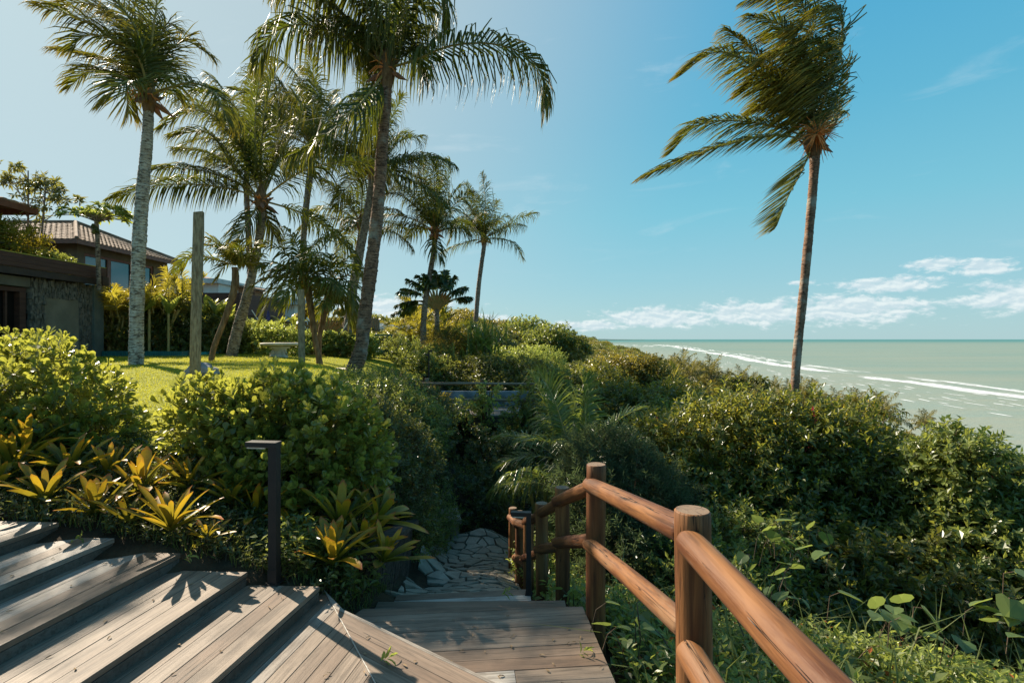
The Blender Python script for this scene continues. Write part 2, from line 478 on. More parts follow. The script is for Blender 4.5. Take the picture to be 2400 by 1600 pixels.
def sinh_axis(lo, hi, k, n):
    a, b = math.asinh(lo / k), math.asinh(hi / k)
    return np.sinh(np.linspace(a, b, n)) * k
gx = sinh_axis(-12000, 20000, 2.2, 260); gy = sinh_axis(-400, 26000, 3.0, 270) + 4
GX, GY = np.meshgrid(gx, gy, indexing='ij')
GZ = ground(GX.ravel(), GY.ravel()).reshape(GX.shape)
nx, ny = GX.shape
ii, jj = np.meshgrid(np.arange(nx - 1), np.arange(ny - 1), indexing='ij'); ii = ii.ravel(); jj = jj.ravel()
gq = np.stack([ii * ny + jj, (ii + 1) * ny + jj, (ii + 1) * ny + jj + 1, ii * ny + jj + 1], 1)
gv = np.stack([GX.ravel(), GY.ravel(), GZ.ravel()], 1)

def lawn_mask(x, y):
    m = (x < I(y, [0, 4, 6, 12, 20, 26], [-9, -2.0, -1.6, -2.4, -3.2, -4])) & (y > I(x, [-12, -6, -4.5, -3, -2], [3.0, 4.1, 4.3, 4.1, 4.1])) & (y < 27) & (x > -14)
    return m
m_ground, N = mat('soil_and_turf')
co = N.node('ShaderNodeNewGeometry').outputs['Position']
at = N.node('ShaderNodeAttribute', attribute_name='rnd').outputs['Fac']
an = N.noise(co, 3.0, 6, .6)
soil = N.mixc(N.ss(an, .35, .65), (.035, .024, .015), (.085, .060, .036))
turf = N.mixc(N.ss(N.noise(co, 14, 5, .7), .3, .7), (.20, .205, .020), (.34, .34, .045))
lawnf = N.ss(N.m('ADD', at, N.m('MULTIPLY', N.m('SUBTRACT', N.noise(co, 5, 4), .5), .5)), .4, .6)
c = N.mixc(lawnf, soil, turf)
gsx, gsy, gsz = N.sep(co)
wood = N.ss(N.m('ADD', gsy, N.m('MULTIPLY', gsx, 1.0)), 16, 30)
c = N.mixc(wood, c, (.035, .045, .012))
sandf = N.ss(N.m('ADD', gsz, N.m('MULTIPLY', N.noise(co, .15, 3), 2.0)), -33.2, -33.9)
c = N.mixc(sandf, c, N.mixc(N.noise(co, .4, 4), (.38, .27, .19), (.52, .40, .30)))
bh = N.noise(co, 30, 5, .7)
b = pbsdf(N, c, .95, .1, bh, .6, .04)
finish(N, b.outputs[0])
g = part('ground', gv, quads_to_tris(gq), m_ground, rnd=lawn_mask(gv[:, 0], gv[:, 1]).astype(float), smooth=True)
tag(g, 'planted soil and lawn falling away to the beach', kind='structure')

# ------------------------------------------------------------------ sea
m_sea, N = mat('sea_water')
co = N.node('ShaderNodeNewGeometry').outputs['Position']
px_, py_, pz_ = N.sep(co)
off = N.m('ADD', N.m('SUBTRACT', px_, N.m('MULTIPLY', py_, .095)), N.m('MULTIPLY', N.noise(N.mapv(co, (.004, .004, 1)), 1, 4), 160))
shal = N.ss(off, 150, 560)
near_c = N.mixc(N.ss(N.noise(N.mapv(co, (.012, .05, 1)), 1.0, 6, .6), .35, .7), (.228, .268, .222), (.270, .272, .208))
deep_c = N.mixc(N.ss(N.noise(N.mapv(co, (.002, .012, 1)), 1.0, 6, .6), .35, .7), (.160, .225, .185), (.215, .245, .190))
c = N.mixc(shal, near_c, deep_c)
farf = N.ss(py_, 2500, 9000)
c = N.mixc(farf, c, (.045, .165, .155))
streak = N.ss(N.noise(N.mapv(co, (.06, .35, 1), rot=(0, 0, .25)), 1.0, 7, .7), .40, .68)
c = N.mixc(N.m('MULTIPLY', streak, .30), c, (.25, .225, .155))
rip = N.noise(N.mapv(co, (.25, .7, 1)), 1.0, 6, .7)
b = pbsdf(N, c, .45, .12, rip, .5, 1.2)
finish(N, b.outputs[0])
sy = np.concatenate([[-2000], sinh_axis(-300, 40000, 100, 60)]); sxx = sinh_axis(-20000, 45000, 200, 60)
SX, SY = np.meshgrid(sxx, sy, indexing='ij'); n1_, n2_ = SX.shape
ii, jj = np.meshgrid(np.arange(n1_ - 1), np.arange(n2_ - 1), indexing='ij'); ii = ii.ravel(); jj = jj.ravel()
sq = np.stack([ii * n2_ + jj, (ii + 1) * n2_ + jj, (ii + 1) * n2_ + jj + 1, ii * n2_ + jj + 1], 1)
s_ = part('sea', np.stack([SX.ravel(), SY.ravel(), np.full(SX.size, -35.0)], 1), quads_to_tris(sq), m_sea)
tag(s_, 'pale green sea with breakers over a reef', kind='structure')

# foam: ragged white sheets lying on the water along the reef and the beach
m_foam = flat_mat('foam', (.50, .53, .53), (.66, .68, .68), 2, .8, .2)
def foam_sheets(rows):
    Vs, Ts, n = [], [], 0
    for (x, y, lx, ly, r) in rows:
        k = 11
        a = np.linspace(0, 2 * PI, k, endpoint=False)
        rr = .55 + .6 * rng.random(k)
        ca, sa = math.cos(r), math.sin(r)
        xx = np.cos(a) * lx * rr; yy = np.sin(a) * ly * rr
        v = np.stack([x + xx * ca - yy * sa, y + xx * sa + yy * ca, np.full(k, -34.9 + rng.random() * .02)], 1)
        Vs.append(np.concatenate([v, [[x, y, -34.88]]])); Ts.append([[n + i, n + (i + 1) % k, n + k] for i in range(k)]); n += k + 1
    return np.concatenate(Vs), np.concatenate(Ts)
ky = [250, 326, 480, 643, 1100, 1700, 2573, 3100]; kx = [300, 313, 327, 343, 450, 580, 775, 830]
rows = []
for i in range(2300):
    y = math.exp(random.uniform(math.log(230), math.log(3100)))
    x = np.interp(y, ky, kx)
    lane = random.choice([0, 0, 0, 0, 0, 1])
    ang = math.atan2(1, .12) if y < 700 else math.atan2(1, .23)
    sp = 5 + y * .006
    wob = 4 * math.sin(y * .013) + 2.5 * math.sin(y * .05)
    if math.sin(y * .021) + math.sin(y * .0067 + 1) + .9 * random.random() < -.95: continue
    x += random.gauss(0, sp * .55) + lane * (26 + y * .01) + wob
    L = random.uniform(3, 16) * (1 + y / 700)
    rows.append((x, y, L * 1.0, random.uniform(.3, 1.0) * (1 + y / 900), ang + random.gauss(0, .07)))
for i in range(130):
    y = random.uniform(2300, 4400); x = np.interp(y, [2300, 4400], [600, 620]) + random.gauss(0, 90)
    rows.append((x, y, random.uniform(10, 40), random.uniform(5, 16), 1.3))
for i in range(150):
    y = math.exp(random.uniform(math.log(240), math.log(1200))); x = np.interp(y, ky, kx) - random.uniform(20, 70) - random.random() * y * .05
    rows.append((x, y, random.uniform(3, 12), random.uniform(.4, 1.2), 1.4 + random.gauss(0, .1)))
for i in range(500):
    y = random.uniform(90, 1500); rows.append((shore_x(y) + random.gauss(4, 1.2), y, random.uniform(4, 10), random.uniform(.4, 1.4), 1.45))
v, t = foam_sheets(rows)
tag(part('sea_foam', v, t, m_foam), 'white foam of waves breaking over the reef', 'foam', kind='stuff')

# far headland on the horizon
m_head = flat_mat('far_woodland', (.07, .10, .08), (.11, .14, .11), .01, .9, .1)
hb = MB()
xs_ = np.linspace(500, 4200, 60); vv = []; tt = []
for i, x in enumerate(xs_):
    h = 22 * min(1, (4200 - x) / 1300.) + 5 * noise.noise((x * .004, 0, 0)) + 4
    y0 = 16000 + x * .2
    vv += [[x, y0, -36], [x, y0 + 60, -35 + h], [x, y0 + 900, -35 + h * 1.1], [x, y0 + 1500, -36]]
    if i:
        for k in range(3):
            a = (i - 1) * 4 + k; tt += [[a, a + 1, a + 5], [a, a + 5, a + 4]]
hb.add(vv, tt)
tag(hb.build('headland', m_head), 'thin wooded headland on the sea horizon', kind='structure')

# ------------------------------------------------------------------ wood
def plank_mat(name, cols, gray=(.30, .29, .27)):
    m, N = mat(name)
    tc = N.node('ShaderNodeTexCoord').outputs['Object']
    oi = N.node('ShaderNodeObjectInfo').outputs['Random']
    sh = N.node('ShaderNodeVectorMath', operation='ADD'); N.l.new(tc, sh.inputs[0]); N.l.new(N.comb(N.m('MULTIPLY', oi, 91), N.m('MULTIPLY', oi, 37), 0), sh.inputs[1])
    v = sh.outputs[0]
    grain = N.noise(N.mapv(v, (2.2, 60, 60)), 1.0, 8, .72, .5)
    broad = N.noise(N.mapv(v, (.9, 9, 9)), 1.0, 5, .6, .6)
    blot = N.noise(N.mapv(v, (2.5, 7, 7)), 1.0, 6, .65)
    c = N.mixc(N.ss(broad, .30, .70), cols[0], cols[1])
    c = N.mixc(N.m('MULTIPLY', N.ss(oi, .60, .80), .65), c, gray)
    c = N.mixc(N.m('MULTIPLY', N.ss(oi, .93, .97), .6), c, tuple(min(1, q * 1.45) for q in gray))
    c = N.mixc(N.m('MULTIPLY', N.ss(oi, .35, .12), .75), c, cols[2])
    c = N.mixc(N.m('MULTIPLY', N.ss(grain, .55, .36), .6), c, tuple(x * .38 for x in cols[0]))
    c = N.mixc(N.m('MULTIPLY', N.ss(blot, .50, .70), .62), c, (.070, .050, .036))
    stain = N.noise(N.node('ShaderNodeNewGeometry').outputs['Position'], 1.7, 5, .6)
    c = N.mixc(N.m('MULTIPLY', N.ss(stain, .52, .68), .45), c, (.085, .060, .042))
    crack = N.ss(N.noise(N.mapv(v, (1.6, 60, 60), loc=(5, 3, 1)), 1.0, 3, .5, .2), .69, .74)
    c = N.mixc(crack, c, (.02, .017, .014))
    h = N.m('SUBTRACT', grain, N.m('MULTIPLY', crack, 1.2))
    b = pbsdf(N, c, .62, .35, h, .45, .006)
    finish(N, b.outputs[0])
    return m
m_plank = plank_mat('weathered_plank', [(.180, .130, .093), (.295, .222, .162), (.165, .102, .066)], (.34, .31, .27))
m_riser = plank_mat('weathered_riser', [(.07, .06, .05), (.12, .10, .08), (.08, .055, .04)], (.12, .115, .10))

def plank_mesh(L, w, h, bev=.002):
    """board along local X, top at z=0, bevelled long edges"""
    y = w / 2 - .0025
    prof = [(-y, -h), (-y, -bev), (-y + bev, 0), (y - bev, 0), (y, -bev), (y, -h)]
    v = [[x, p[0], p[1]] for x in (0, L) for p in prof]
    n = len(prof); t = []
    for i in range(n):
        j = (i + 1) % n
        t += [[i, n + i, n + j], [i, n + j, j]]
    t += [[0, i, i + 1] for i in range(1, n - 1)] + [[n, n + i + 1, n + i] for i in range(1, n - 1)]
    me = mesh_np('plank', v, t, m_plank)
    bm_flip(me)
    return me
def bm_flip(me):
    import bmesh
    b = bmesh.new(); b.from_mesh(me); bmesh.ops.recalc_face_normals(b, faces=b.faces); b.to_mesh(me); b.free()

def plank_poly(poly, h, m, name, parent, ax, at):
    """a board cut to an arbitrary convex outline (world xy), local X along ax"""
    ax = Vector((ax[0], ax[1], 0)).normalized(); ay = Vector((-ax.y, ax.x, 0))
    o_off = Vector(at)
    pts = [(Vector((p[0], p[1], 0)) - Vector((at[0], at[1], 0))) for p in poly]
    loc = [(p.dot(ax), p.dot(ay)) for p in pts]
    cx = sum(p[0] for p in loc) / len(loc); cy = sum(p[1] for p in loc) / len(loc)
    n = len(loc)
    # shrink by the joint, bevel the top
    def shrink(d):
        out = []
        for i in range(n):
            p0, p1, p2 = np.array(loc[i - 1]), np.array(loc[i]), np.array(loc[(i + 1) % n])
            e1 = p1 - p0; e2 = p2 - p1
            e1 = e1 / (np.linalg.norm(e1) + 1e-9); e2 = e2 / (np.linalg.norm(e2) + 1e-9)
            n1 = np.array([-e1[1], e1[0]]); n2 = np.array([-e2[1], e2[0]])
            s = n1 + n2; q = 1 + n1 @ n2
            out.append(p1 + s * d / max(q, .25))
        return out
    area = sum(loc[i - 1][0] * loc[i][1] - loc[i][0] * loc[i - 1][1] for i in range(n))
    if area < 0: loc.reverse()
    a = shrink(.0013); b_ = shrink(.0028)
    v = [[p[0], p[1], -h] for p in a] + [[p[0], p[1], -.0016] for p in a] + [[p[0], p[1], 0] for p in b_]
    t = []
    for k in range(2):
        for i in range(n):
            j = (i + 1) % n
            t += [[k * n + i, k * n + j, (k + 1) * n + j], [k * n + i, (k + 1) * n + j, (k + 1) * n + i]]
    t += [[2 * n, 2 * n + i, 2 * n + i + 1] for i in range(1, n - 1)]
    o = bpy.data.objects.new(name, mesh_np(name, v, t, m))
    o.location = o_off - origin(parent); o.rotation_euler = (0, 0, math.atan2(ax.y, ax.x)); o.parent = parent
    link(o)
    return o

def clip(poly, a, b, c):
    """keep a*x+b*y<=c"""
    out = []
    for i in range(len(poly)):
        p, q = poly[i - 1], poly[i]
        dp, dq = a * p[0] + b * p[1] - c, a * q[0] + b * q[1] - c
        if (dp <= 0) != (dq <= 0):
            s = dp / (dp - dq); out.append((p[0] + (q[0] - p[0]) * s, p[1] + (q[1] - p[1]) * s))
        if dq <= 0: out.append(q)
    return out

def clean(poly, e=1e-4):
    out = []
    for p in poly:
        if not out or math.hypot(p[0] - out[-1][0], p[1] - out[-1][1]) > e: out.append(p)
    if len(out) > 1 and math.hypot(out[0][0] - out[-1][0], out[0][1] - out[-1][1]) < e: out.pop()
    return out
def poly_area(p): return .5 * sum(p[i - 1][0] * p[i][1] - p[i][0] * p[i - 1][1] for i in range(len(p)))

def fill_planks(poly, z, ax, w, parent, m=None, h=.028, off=0.0, split=True):
    """cover a convex outline with boards running along ax"""
    ax = Vector((ax[0], ax[1])).normalized(); nn = (-ax.y, ax.x)
    ds = [p[0] * nn[0] + p[1] * nn[1] for p in poly]
    d = min(ds) + off
    top_ = max(ds); nst = max(1, round((top_ - d) / w)); w = (top_ - d) / nst
    for si in range(nst):
        d = min(ds) + off + si * w
        strip = clip(clip(poly, nn[0], nn[1], d + w), -nn[0], -nn[1], -(d if si else d - off))
        strip = clean(strip)
        if len(strip) >= 3 and abs(poly_area(strip)) > 4e-4:
            ts = [p[0] * ax.x + p[1] * ax.y for p in strip]
            cuts = [min(ts)]
            if split and max(ts) - min(ts) > 1.6 and random.random() < .55: cuts.append(min(ts) + (max(ts) - min(ts)) * random.uniform(.3, .7))
            cuts.append(max(ts))
            for a, b in zip(cuts[:-1], cuts[1:]):
                piece = clean(clip(clip(strip, ax.x, ax.y, b), -ax.x, -ax.y, -a))
                if len(piece) >= 3:
                    at = (piece[0][0], piece[0][1], z + random.uniform(-.0012, .0012))
                    plank_poly(piece, h, m or m_plank, 'plank', parent, ax, at)

# ------------------------------------------------------------------ stairs of the upper deck
U = (math.sin(math.radians(9.1)), math.cos(math.radians(9.1)))       # boards run this way
Vv = (U[1], -U[0])
def uv(u, v): return (U[0] * u + Vv[0] * v, U[1] * u + Vv[1] * v)
stairs = thing('wooden_stairs', 'broad shallow stair of weathered grey brown boards coming down past the bromeliads', 'stairs', (-2.2, 1.5, -1.7))
nose = [-4.0, -3.485, -3.065, -2.615, -2.137, -1.686]                 # v of each nosing, the first out of view
zt = [-1.12, -1.20, -1.28, -1.36, -1.44, -1.52]
farD = [3.55, 3.50, 3.43, 3.39, 3.30, 3.28]
for k in range(6):
    v1 = nose[k]; v0 = v1 - .62 if k else v1 - 2.4
    fl = farD[k]
    # far edge: a line nearly parallel to the picture
    def far_pt(v, D): 
        u = (D - Vv[1] * v) / U[1]; return uv(u, v)
    pA, pB = far_pt(v1, fl), far_pt(v0, fl + .03)
    near_u = -.6
    poly = [uv(near_u, v0), uv(near_u, v1), pA, pB]
    cz = zt[k]
    st = bpy.data.objects.new('step', None); st.parent = stairs; st.location = Vector((pA[0], pA[1], cz)) - stairs.location; link(st)
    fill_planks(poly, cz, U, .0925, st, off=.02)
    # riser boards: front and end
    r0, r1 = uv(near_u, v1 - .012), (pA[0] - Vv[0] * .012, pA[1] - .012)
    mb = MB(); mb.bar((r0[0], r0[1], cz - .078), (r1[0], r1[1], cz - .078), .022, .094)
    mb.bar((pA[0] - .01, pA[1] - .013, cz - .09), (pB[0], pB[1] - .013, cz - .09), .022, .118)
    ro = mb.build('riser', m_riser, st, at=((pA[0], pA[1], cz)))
# lowest step with mitred boards
T_ = P(760, 1383, 1.6 * FPX / 589); N1 = P(805, 1428, 1.6 * FPX / 634)
ndir = Vector((-1718.0 / FPX, 1.0)).normalized()
E0 = (-1.0 * (N1.x), 0)
nose_near = (N1.x - ndir.x * 3.2, N1.y - ndir.y * 3.2)
seam_d = Vector((-761.0 / FPX, 1.0)).normalized()
seam_near = (T_.x - seam_d.x * 3.4, T_.y - seam_d.y * 3.4)
zF = -1.6
st = bpy.data.objects.new('step', None); st.parent = stairs; st.location = Vector((T_.x, T_.y, zF)) - stairs.location; link(st)
left = [uv(-.6, -1.716), seam_near, (T_.x, T_.y)]
fill_planks(left, zF, U, .0925, st, off=.0)
right = [seam_near, nose_near, (N1.x, N1.y), (T_.x, T_.y)]
fill_planks(right, zF + .003, (-ndir.x, -ndir.y), .098, st, off=.0)
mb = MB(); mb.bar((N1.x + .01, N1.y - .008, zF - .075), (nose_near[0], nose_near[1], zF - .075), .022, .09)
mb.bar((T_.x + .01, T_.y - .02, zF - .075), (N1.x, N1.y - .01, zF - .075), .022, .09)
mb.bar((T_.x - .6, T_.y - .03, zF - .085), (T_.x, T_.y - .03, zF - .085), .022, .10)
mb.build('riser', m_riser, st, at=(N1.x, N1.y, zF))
# thin metal strip let into the mitre
m_strip = flat_mat('aluminium_strip', (.45, .42, .38), (.6, .57, .52), 20, .4, .5, metal=.6)
mb = MB(); mb.bar((seam_near[0], seam_near[1], zF + .003), (T_.x, T_.y, zF + .003), .004, .008)
mb.build('mitre_strip', m_strip, st, at=(T_.x, T_.y, zF))

# ------------------------------------------------------------------ landing below
zG = -1.70
landing = thing('wooden_landing', 'weathered board landing beside the log railing, with two short steps to the stone path', 'deck', (.0, 3, zG))
bl = P(850, 1425, -zG * FPX / 631); br = P(1366, 1420, -zG * FPX / 626)
edge_d = Vector((-.055, .75)).normalized()
rn = (br.x + 3.2 * .085, br.y - 3.2)
poly = [(-1.25, 3.0), (-.9, .6), rn, (br.x, br.y), (bl.x, bl.y)]
poly = [(bl.x - .05, bl.y - .12), (-1.2, 2.9), (-.4, .2), rn, (br.x, br.y), (bl.x, bl.y)]
G_ax = (math.cos(math.radians(5.5)), math.sin(math.radians(5.5)))
fill_planks(poly, zG, G_ax, .102, landing, off=.04)
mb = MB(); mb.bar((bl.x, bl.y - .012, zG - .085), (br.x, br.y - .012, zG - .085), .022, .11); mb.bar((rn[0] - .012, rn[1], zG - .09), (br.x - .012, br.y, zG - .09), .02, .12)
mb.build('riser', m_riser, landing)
def short_step(x0, x1, D0, D1, z, sl=.04):
    st = bpy.data.objects.new('step', None); st.parent = landing; st.location = Vector((x1, D1, z)) - landing.location; link(st)
    pl = [(x0, D0), (x1, D0 + sl), (x1, D1 + sl), (x0, D1)]
    fill_planks(pl, z, (1, sl / (x1 - x0)), .098, st, off=.0, split=False)
    mb = MB(); mb.bar((x0, D1 - .012, z - .085), (x1, D1 + sl - .012, z - .085), .022, .11)
    mb.build('riser', m_riser, st)
short_step(-.92, .365, 3.30, 3.66, -1.80, .02)
short_step(-.86, .14, 3.60, 3.97, -1.905, .10)

# ------------------------------------------------------------------ log railing
def log_mat(name, c1, c2, dark, end=(.42, .30, .20)):
    m, N = mat(name)
    tc = N.node('ShaderNodeTexCoord').outputs['Object']
    oi = N.node('ShaderNodeObjectInfo').outputs['Random']
    sh = N.node('ShaderNodeVectorMath', operation='ADD'); N.l.new(tc, sh.inputs[0]); N.l.new(N.comb(N.m('MULTIPLY', oi, 13), N.m('MULTIPLY', oi, 7), N.m('MULTIPLY', oi, 29)), sh.inputs[1])
    v = sh.outputs[0]
    grain = N.noise(N.mapv(v, (45, 45, 2.4)), 1.0, 6, .6, .4)
    broad = N.noise(N.mapv(v, (9, 9, 1.1)), 1.0, 5, .6, .5)
    c = N.mixc(N.ss(broad, .32, .68), c1, c2)
    c = N.mixc(N.m('MULTIPLY', N.ss(grain, .52, .34), .55), c, dark)
    crack = N.m('MULTIPLY', N.ss(N.m('ABSOLUTE', N.m('SUBTRACT', N.noise(N.mapv(v, (20, 20, .55), loc=(4, 9, 2)), 1.0, 4, .5, .2), .5)), .007, .002), N.ss(N.noise(N.mapv(v, (5, 5, 1.5)), 1.0, 2), .48, .54))
    grey = N.ss(N.noise(N.mapv(v, (6, 6, 1.2), loc=(7, 1, 5)), 1.0, 5, .65), .52, .70)
    c = N.mixc(N.m('MULTIPLY', grey, .5), c, (.23, .150, .090))
    c = N.mixc(crack, c, (.018, .009, .005))
    knot = N.ss(N.voro(N.mapv(v, (8, 8, 2.6)), 1.0), .11, .05)
    c = N.mixc(knot, c, (.05, .02, .012))
    nz = N.sep(N.node('ShaderNodeNewGeometry').outputs['Normal'])[2]
    h = N.m('SUBTRACT', N.m('MULTIPLY', grain, .6), N.m('MULTIPLY', crack, 1.5))
    b = pbsdf(N, c, .62, .28, h, .8, .008)
    finish(N, b.outputs[0])
    return m
m_log = log_mat('stained_log', (.085, .026, .009), (.240, .102, .034), (.028, .010, .005))
m_logtop, N = mat('log_end_grain')
tc = N.node('ShaderNodeTexCoord').outputs['Object']
x_, y_, z_ = N.sep(tc)
rr_ = N.m('SQRT', N.m('ADD', N.m('MULTIPLY', x_, x_), N.m('MULTIPLY', y_, y_)))
rr_ = N.m('ADD', rr_, N.m('MULTIPLY', N.noise(tc, 25, 3), .006))
ring = N.m('MULTIPLY', N.m('SINE', N.m('MULTIPLY', rr_, 1700)), .6)
c = N.mixc(N.ss(ring, -.6, .8), (.17, .11, .07), (.30, .21, .14))
c = N.mixc(N.ss(N.noise(tc, 50, 5), .5, .7), c, (.15, .10, .07))
ang = N.m('ARCTAN2', y_, x_)
rad = N.m('ABSOLUTE', N.m('SINE', N.m('ADD', N.m('MULTIPLY', ang, 1.5), N.m('MULTIPLY', N.noise(tc, 18, 2), 1.2))))
ck = N.ss(rad, .075, .02)
c = N.mixc(ck, c, (.03, .018, .012))
b = pbsdf(N, c, .75, .3, N.m('SUBTRACT', ring, N.m('MULTIPLY', ck, 6)), .35, .002)
finish(N, b.outputs[0])

def log_obj(name, a, b, r, parent, m=None, round_ends=True, ns=28, r2=None):
    """a peeled log from a to b, local Z along it"""
    a, b = Vector(a), Vector(b); d = b - a; L = d.length
    n = max(8, int(L / .06)); r2 = r2 or r
    zs = []; rs = []
    if round_ends:
        for s in (0, .25, .5, .75): zs.append(r * .75 * (1 - math.cos(s * PI / 2))); rs.append(r * math.sin(s * PI / 2) * .98 + .002)
        zs += list(np.linspace(r * .75, L - r2 * .75, n)); rs += list(np.linspace(r, r2, n))
        for s in (.75, .5, .25, 0): zs.append(L - r2 * .75 * (1 - math.cos(s * PI / 2))); rs.append(r2 * math.sin(s * PI / 2) * .98 + .002)
    else:
        zs = [0] + list(np.linspace(.002, L - .006, n)) + [L]; rs = [r] + list(np.linspace(r, r2, n)) + [r2 - .006]
    seed = random.random() * 50
    V = []; 
    for z, q in zip(zs, rs):
        for i in range(ns):
            th = 2 * PI * i / ns
            k = 1 + .022 * noise.noise((math.cos(th) * 1.2 + seed, math.sin(th) * 1.2, z * 1.5)) + .018 * noise.noise((math.cos(th) * 4 + seed, math.sin(th) * 4, z * 3))
            V.append((q * k * math.cos(th) + .006 * math.sin(z * 2 + seed), q * k * math.sin(th), z))
    t = []; m_ = len(zs)
    for k in range(m_ - 1):
        for i in range(ns):
            j = (i + 1) % ns
            t += [[k * ns + i, k * ns + j, (k + 1) * ns + j], [k * ns + i, (k + 1) * ns + j, (k + 1) * ns + i]]
    mi = [0] * len(t)
    V += [(0, 0, zs[0]), (0, 0, zs[-1])]
    for i in range(ns):
        j = (i + 1) % ns
        t += [[j, i, m_ * ns], [(m_ - 1) * ns + i, (m_ - 1) * ns + j, m_ * ns + 1]]; mi += [1, 1]
    me = mesh_np(name, V, t, [m or m_log, m_logtop], midx=mi, smooth=True)
    # flat caps
    fl = np.array([x == 0 for x in mi]); me.polygons.foreach_set('use_smooth', fl)
    o = bpy.data.objects.new(name, me); o.rotation_mode = 'QUATERNION'
    o.rotation_quaternion = d.to_track_quat('Z', 'Y'); o.location = a - origin(parent); o.parent = parent
    link(o)
    return o

posts = [P(1625, 1194, 1.78), P(1398, 1087, 3.3), P(1317, 1141, 4.04), P(1271, 1178, 4.58), P(1240, 1206, 5.0), P(1217, 1198, 5.6), P(1202, 1189, 6.3)]
rad_ = [.059, .060, .055, .055, .050, .048, .048]
rail = thing('log_railing', 'railing of red brown stained round logs stepping down along the landing', 'railing', (posts[1].x, posts[1].y, -2.2))
for p, r in zip(posts, rad_):
    log_obj('post', (p.x, p.y, min(gz(p.x, p.y), zG) - .6), (p.x, p.y, p.z), r, rail, round_ends=False)
rx = -.075
def railp(px, py, D, dx=0): q = P(px, py, D); return Vector((q.x + dx, q.y, q.z))
r0a = P(1622, 1300, 1.70)
log_obj('rail', (r0a.x - .0, 1.77, -.665), (.665, -.6, -.69), .046, rail)
log_obj('rail', (r0a.x - .0, 1.76, -1.02), (.68, -.6, -1.05), .045, rail)
log_obj('rail', (.592, 1.80, -.652), (.482, 3.36, -.915), .047, rail)
log_obj('rail', (.592, 1.80, -.98), (.482, 3.36, -1.285), .043, rail)
log_obj('rail', (.50, 3.27, -.90), (.345, 4.10, -1.255), .046, rail)
log_obj('rail', (.50, 3.27, -1.235), (.335, 4.10, -1.565), .044, rail)
log_obj('rail', (.36, 4.02, -1.235), (.225, 4.66, -1.53), .043, rail)
log_obj('rail', (.36, 4.02, -1.56), (.215, 4.66, -1.84), .042, rail)
log_obj('rail', (.25, 4.60, -1.52), (.12, 5.06, -1.74), .040, rail)
log_obj('rail', (.25, 4.60, -1.84), (.11, 5.06, -2.08), .040, rail)
log_obj('rail', (.14, 5.0, -1.76), (.03, 5.66, -1.94), .040, rail)
log_obj('rail', (.14, 5.0, -2.10), (.03, 5.66, -2.32), .040, rail)
log_obj('rail', (.05, 5.6, -1.95), (-.03, 6.36, -2.12), .040, rail)

# ------------------------------------------------------------------ garden lights
m_dark = flat_mat('dark_bronze_metal', (.011, .008, .007), (.020, .014, .012), 14, .55, .5, .15)
m_lens = flat_mat('frosted_glass', (.55, .50, .42), (.66, .62, .54), 40, .35, .5)
def bollard(x, y, z0, h, w, label, ang, hl=.16):
    t = thing('bollard_light', label, 'garden light', (x, y, z0), 'dark metal bollard lights beside the steps')
    R = Matrix.Rotation(ang, 3, 'Z')
    def B(name, c, d, m=m_dark):
        mb = MB(); mb.box(Vector((x, y, z0)) + R @ Vector(c), d, R); return mb.build(name, m, t)
    B('base_plate', (0, 0, .004), (w * 1.55, w * 1.5, .008))
    for sx_ in (-1, 1):
        for sy_ in (-1, 1): B('bolt', (sx_ * w * .62, sy_ * w * .60, .012), (.008, .008, .008))
    B('column', (0, 0, h / 2), (w, w * .95, h - .03))
    B('column_sleeve', (0, 0, .05), (w + .004, w + .002, .09))
    hd = B('lamp_head', (-hl / 2 + w / 2, 0, h), (hl, w * 1.35, .030))
    mb = MB(); mb.box(Vector((x, y, z0)) + R @ Vector((-hl / 2 - w * .12, 0, h - .020)), (hl * .6, w * 1.0, .012), R); mb.build('lens', m_lens, hd)
    return t
bD = 1.52 * FPX / (1366 - 794)
bollard((643 - CX) / FPX * bD, bD + .0, -1.52, .865, .054, 'tall dark metal bollard light standing on the stair end among the bromeliads', -.12, .20)
bollard(.125, 3.98, -1.905, .60, .035, 'thin dark bollard light with flat head beside the log railing posts', -.1, .15)

# ------------------------------------------------------------------ stone path
m_stone, N = mat('quartzite_slab')
tc = N.node('ShaderNodeNewGeometry').outputs['Position']
oi = N.node('ShaderNodeObjectInfo').outputs['Random']
c = N.mixc(N.ss(N.noise(tc, 5, 6, .65), .35, .65), (.20, .175, .13), (.34, .30, .23))
c = N.mixc(N.m('MULTIPLY', N.ss(oi, .45, 1.0), .75), c, (.30, .22, .155))
c = N.mixc(N.ss(N.noise(tc, 26, 6, .7), .56, .72), c, (.10, .095, .075))
b = pbsdf(N, c, .55, .4, N.noise(tc, 60, 6, .7), .5, .006); finish(N, b.outputs[0])
path = bpy.data.objects.new('stone_path', None); path.location = (-.4, 5, gz(-.4, 5)); path['kind'] = 'structure'; path['label'] = 'crazy paving of pale stones sloping down into the shade'; link(path)
def cells(pts, bound):
    out = []
    for i, p in enumerate(pts):
        poly = list(bound)
        for j, q in enumerate(pts):
            if i == j or (p[0] - q[0]) ** 2 + (p[1] - q[1]) ** 2 > .8: continue
            a, b = q[0] - p[0], q[1] - p[1]; cc = (q[0] ** 2 + q[1] ** 2 - p[0] ** 2 - p[1] ** 2) / 2
            poly = clip(poly, a, b, cc)
            if not poly: break
        if poly: out.append(clean(poly, .004))
    return out
pb = [(-.96, 3.99), (.16, 4.02), (.10, 5.2), (0.0, 6.5), (-.05, 9.0), (-1.2, 9.0), (-1.15, 7.6), (-.97, 5.6)]
seeds = []
for yy in np.arange(4.0, 9.0, .172):
    for xx in np.arange(-1.4, .3, .20):
        seeds.append((xx + random.uniform(-.10, .10), yy + random.uniform(-.09, .09)))
mpath = MB()
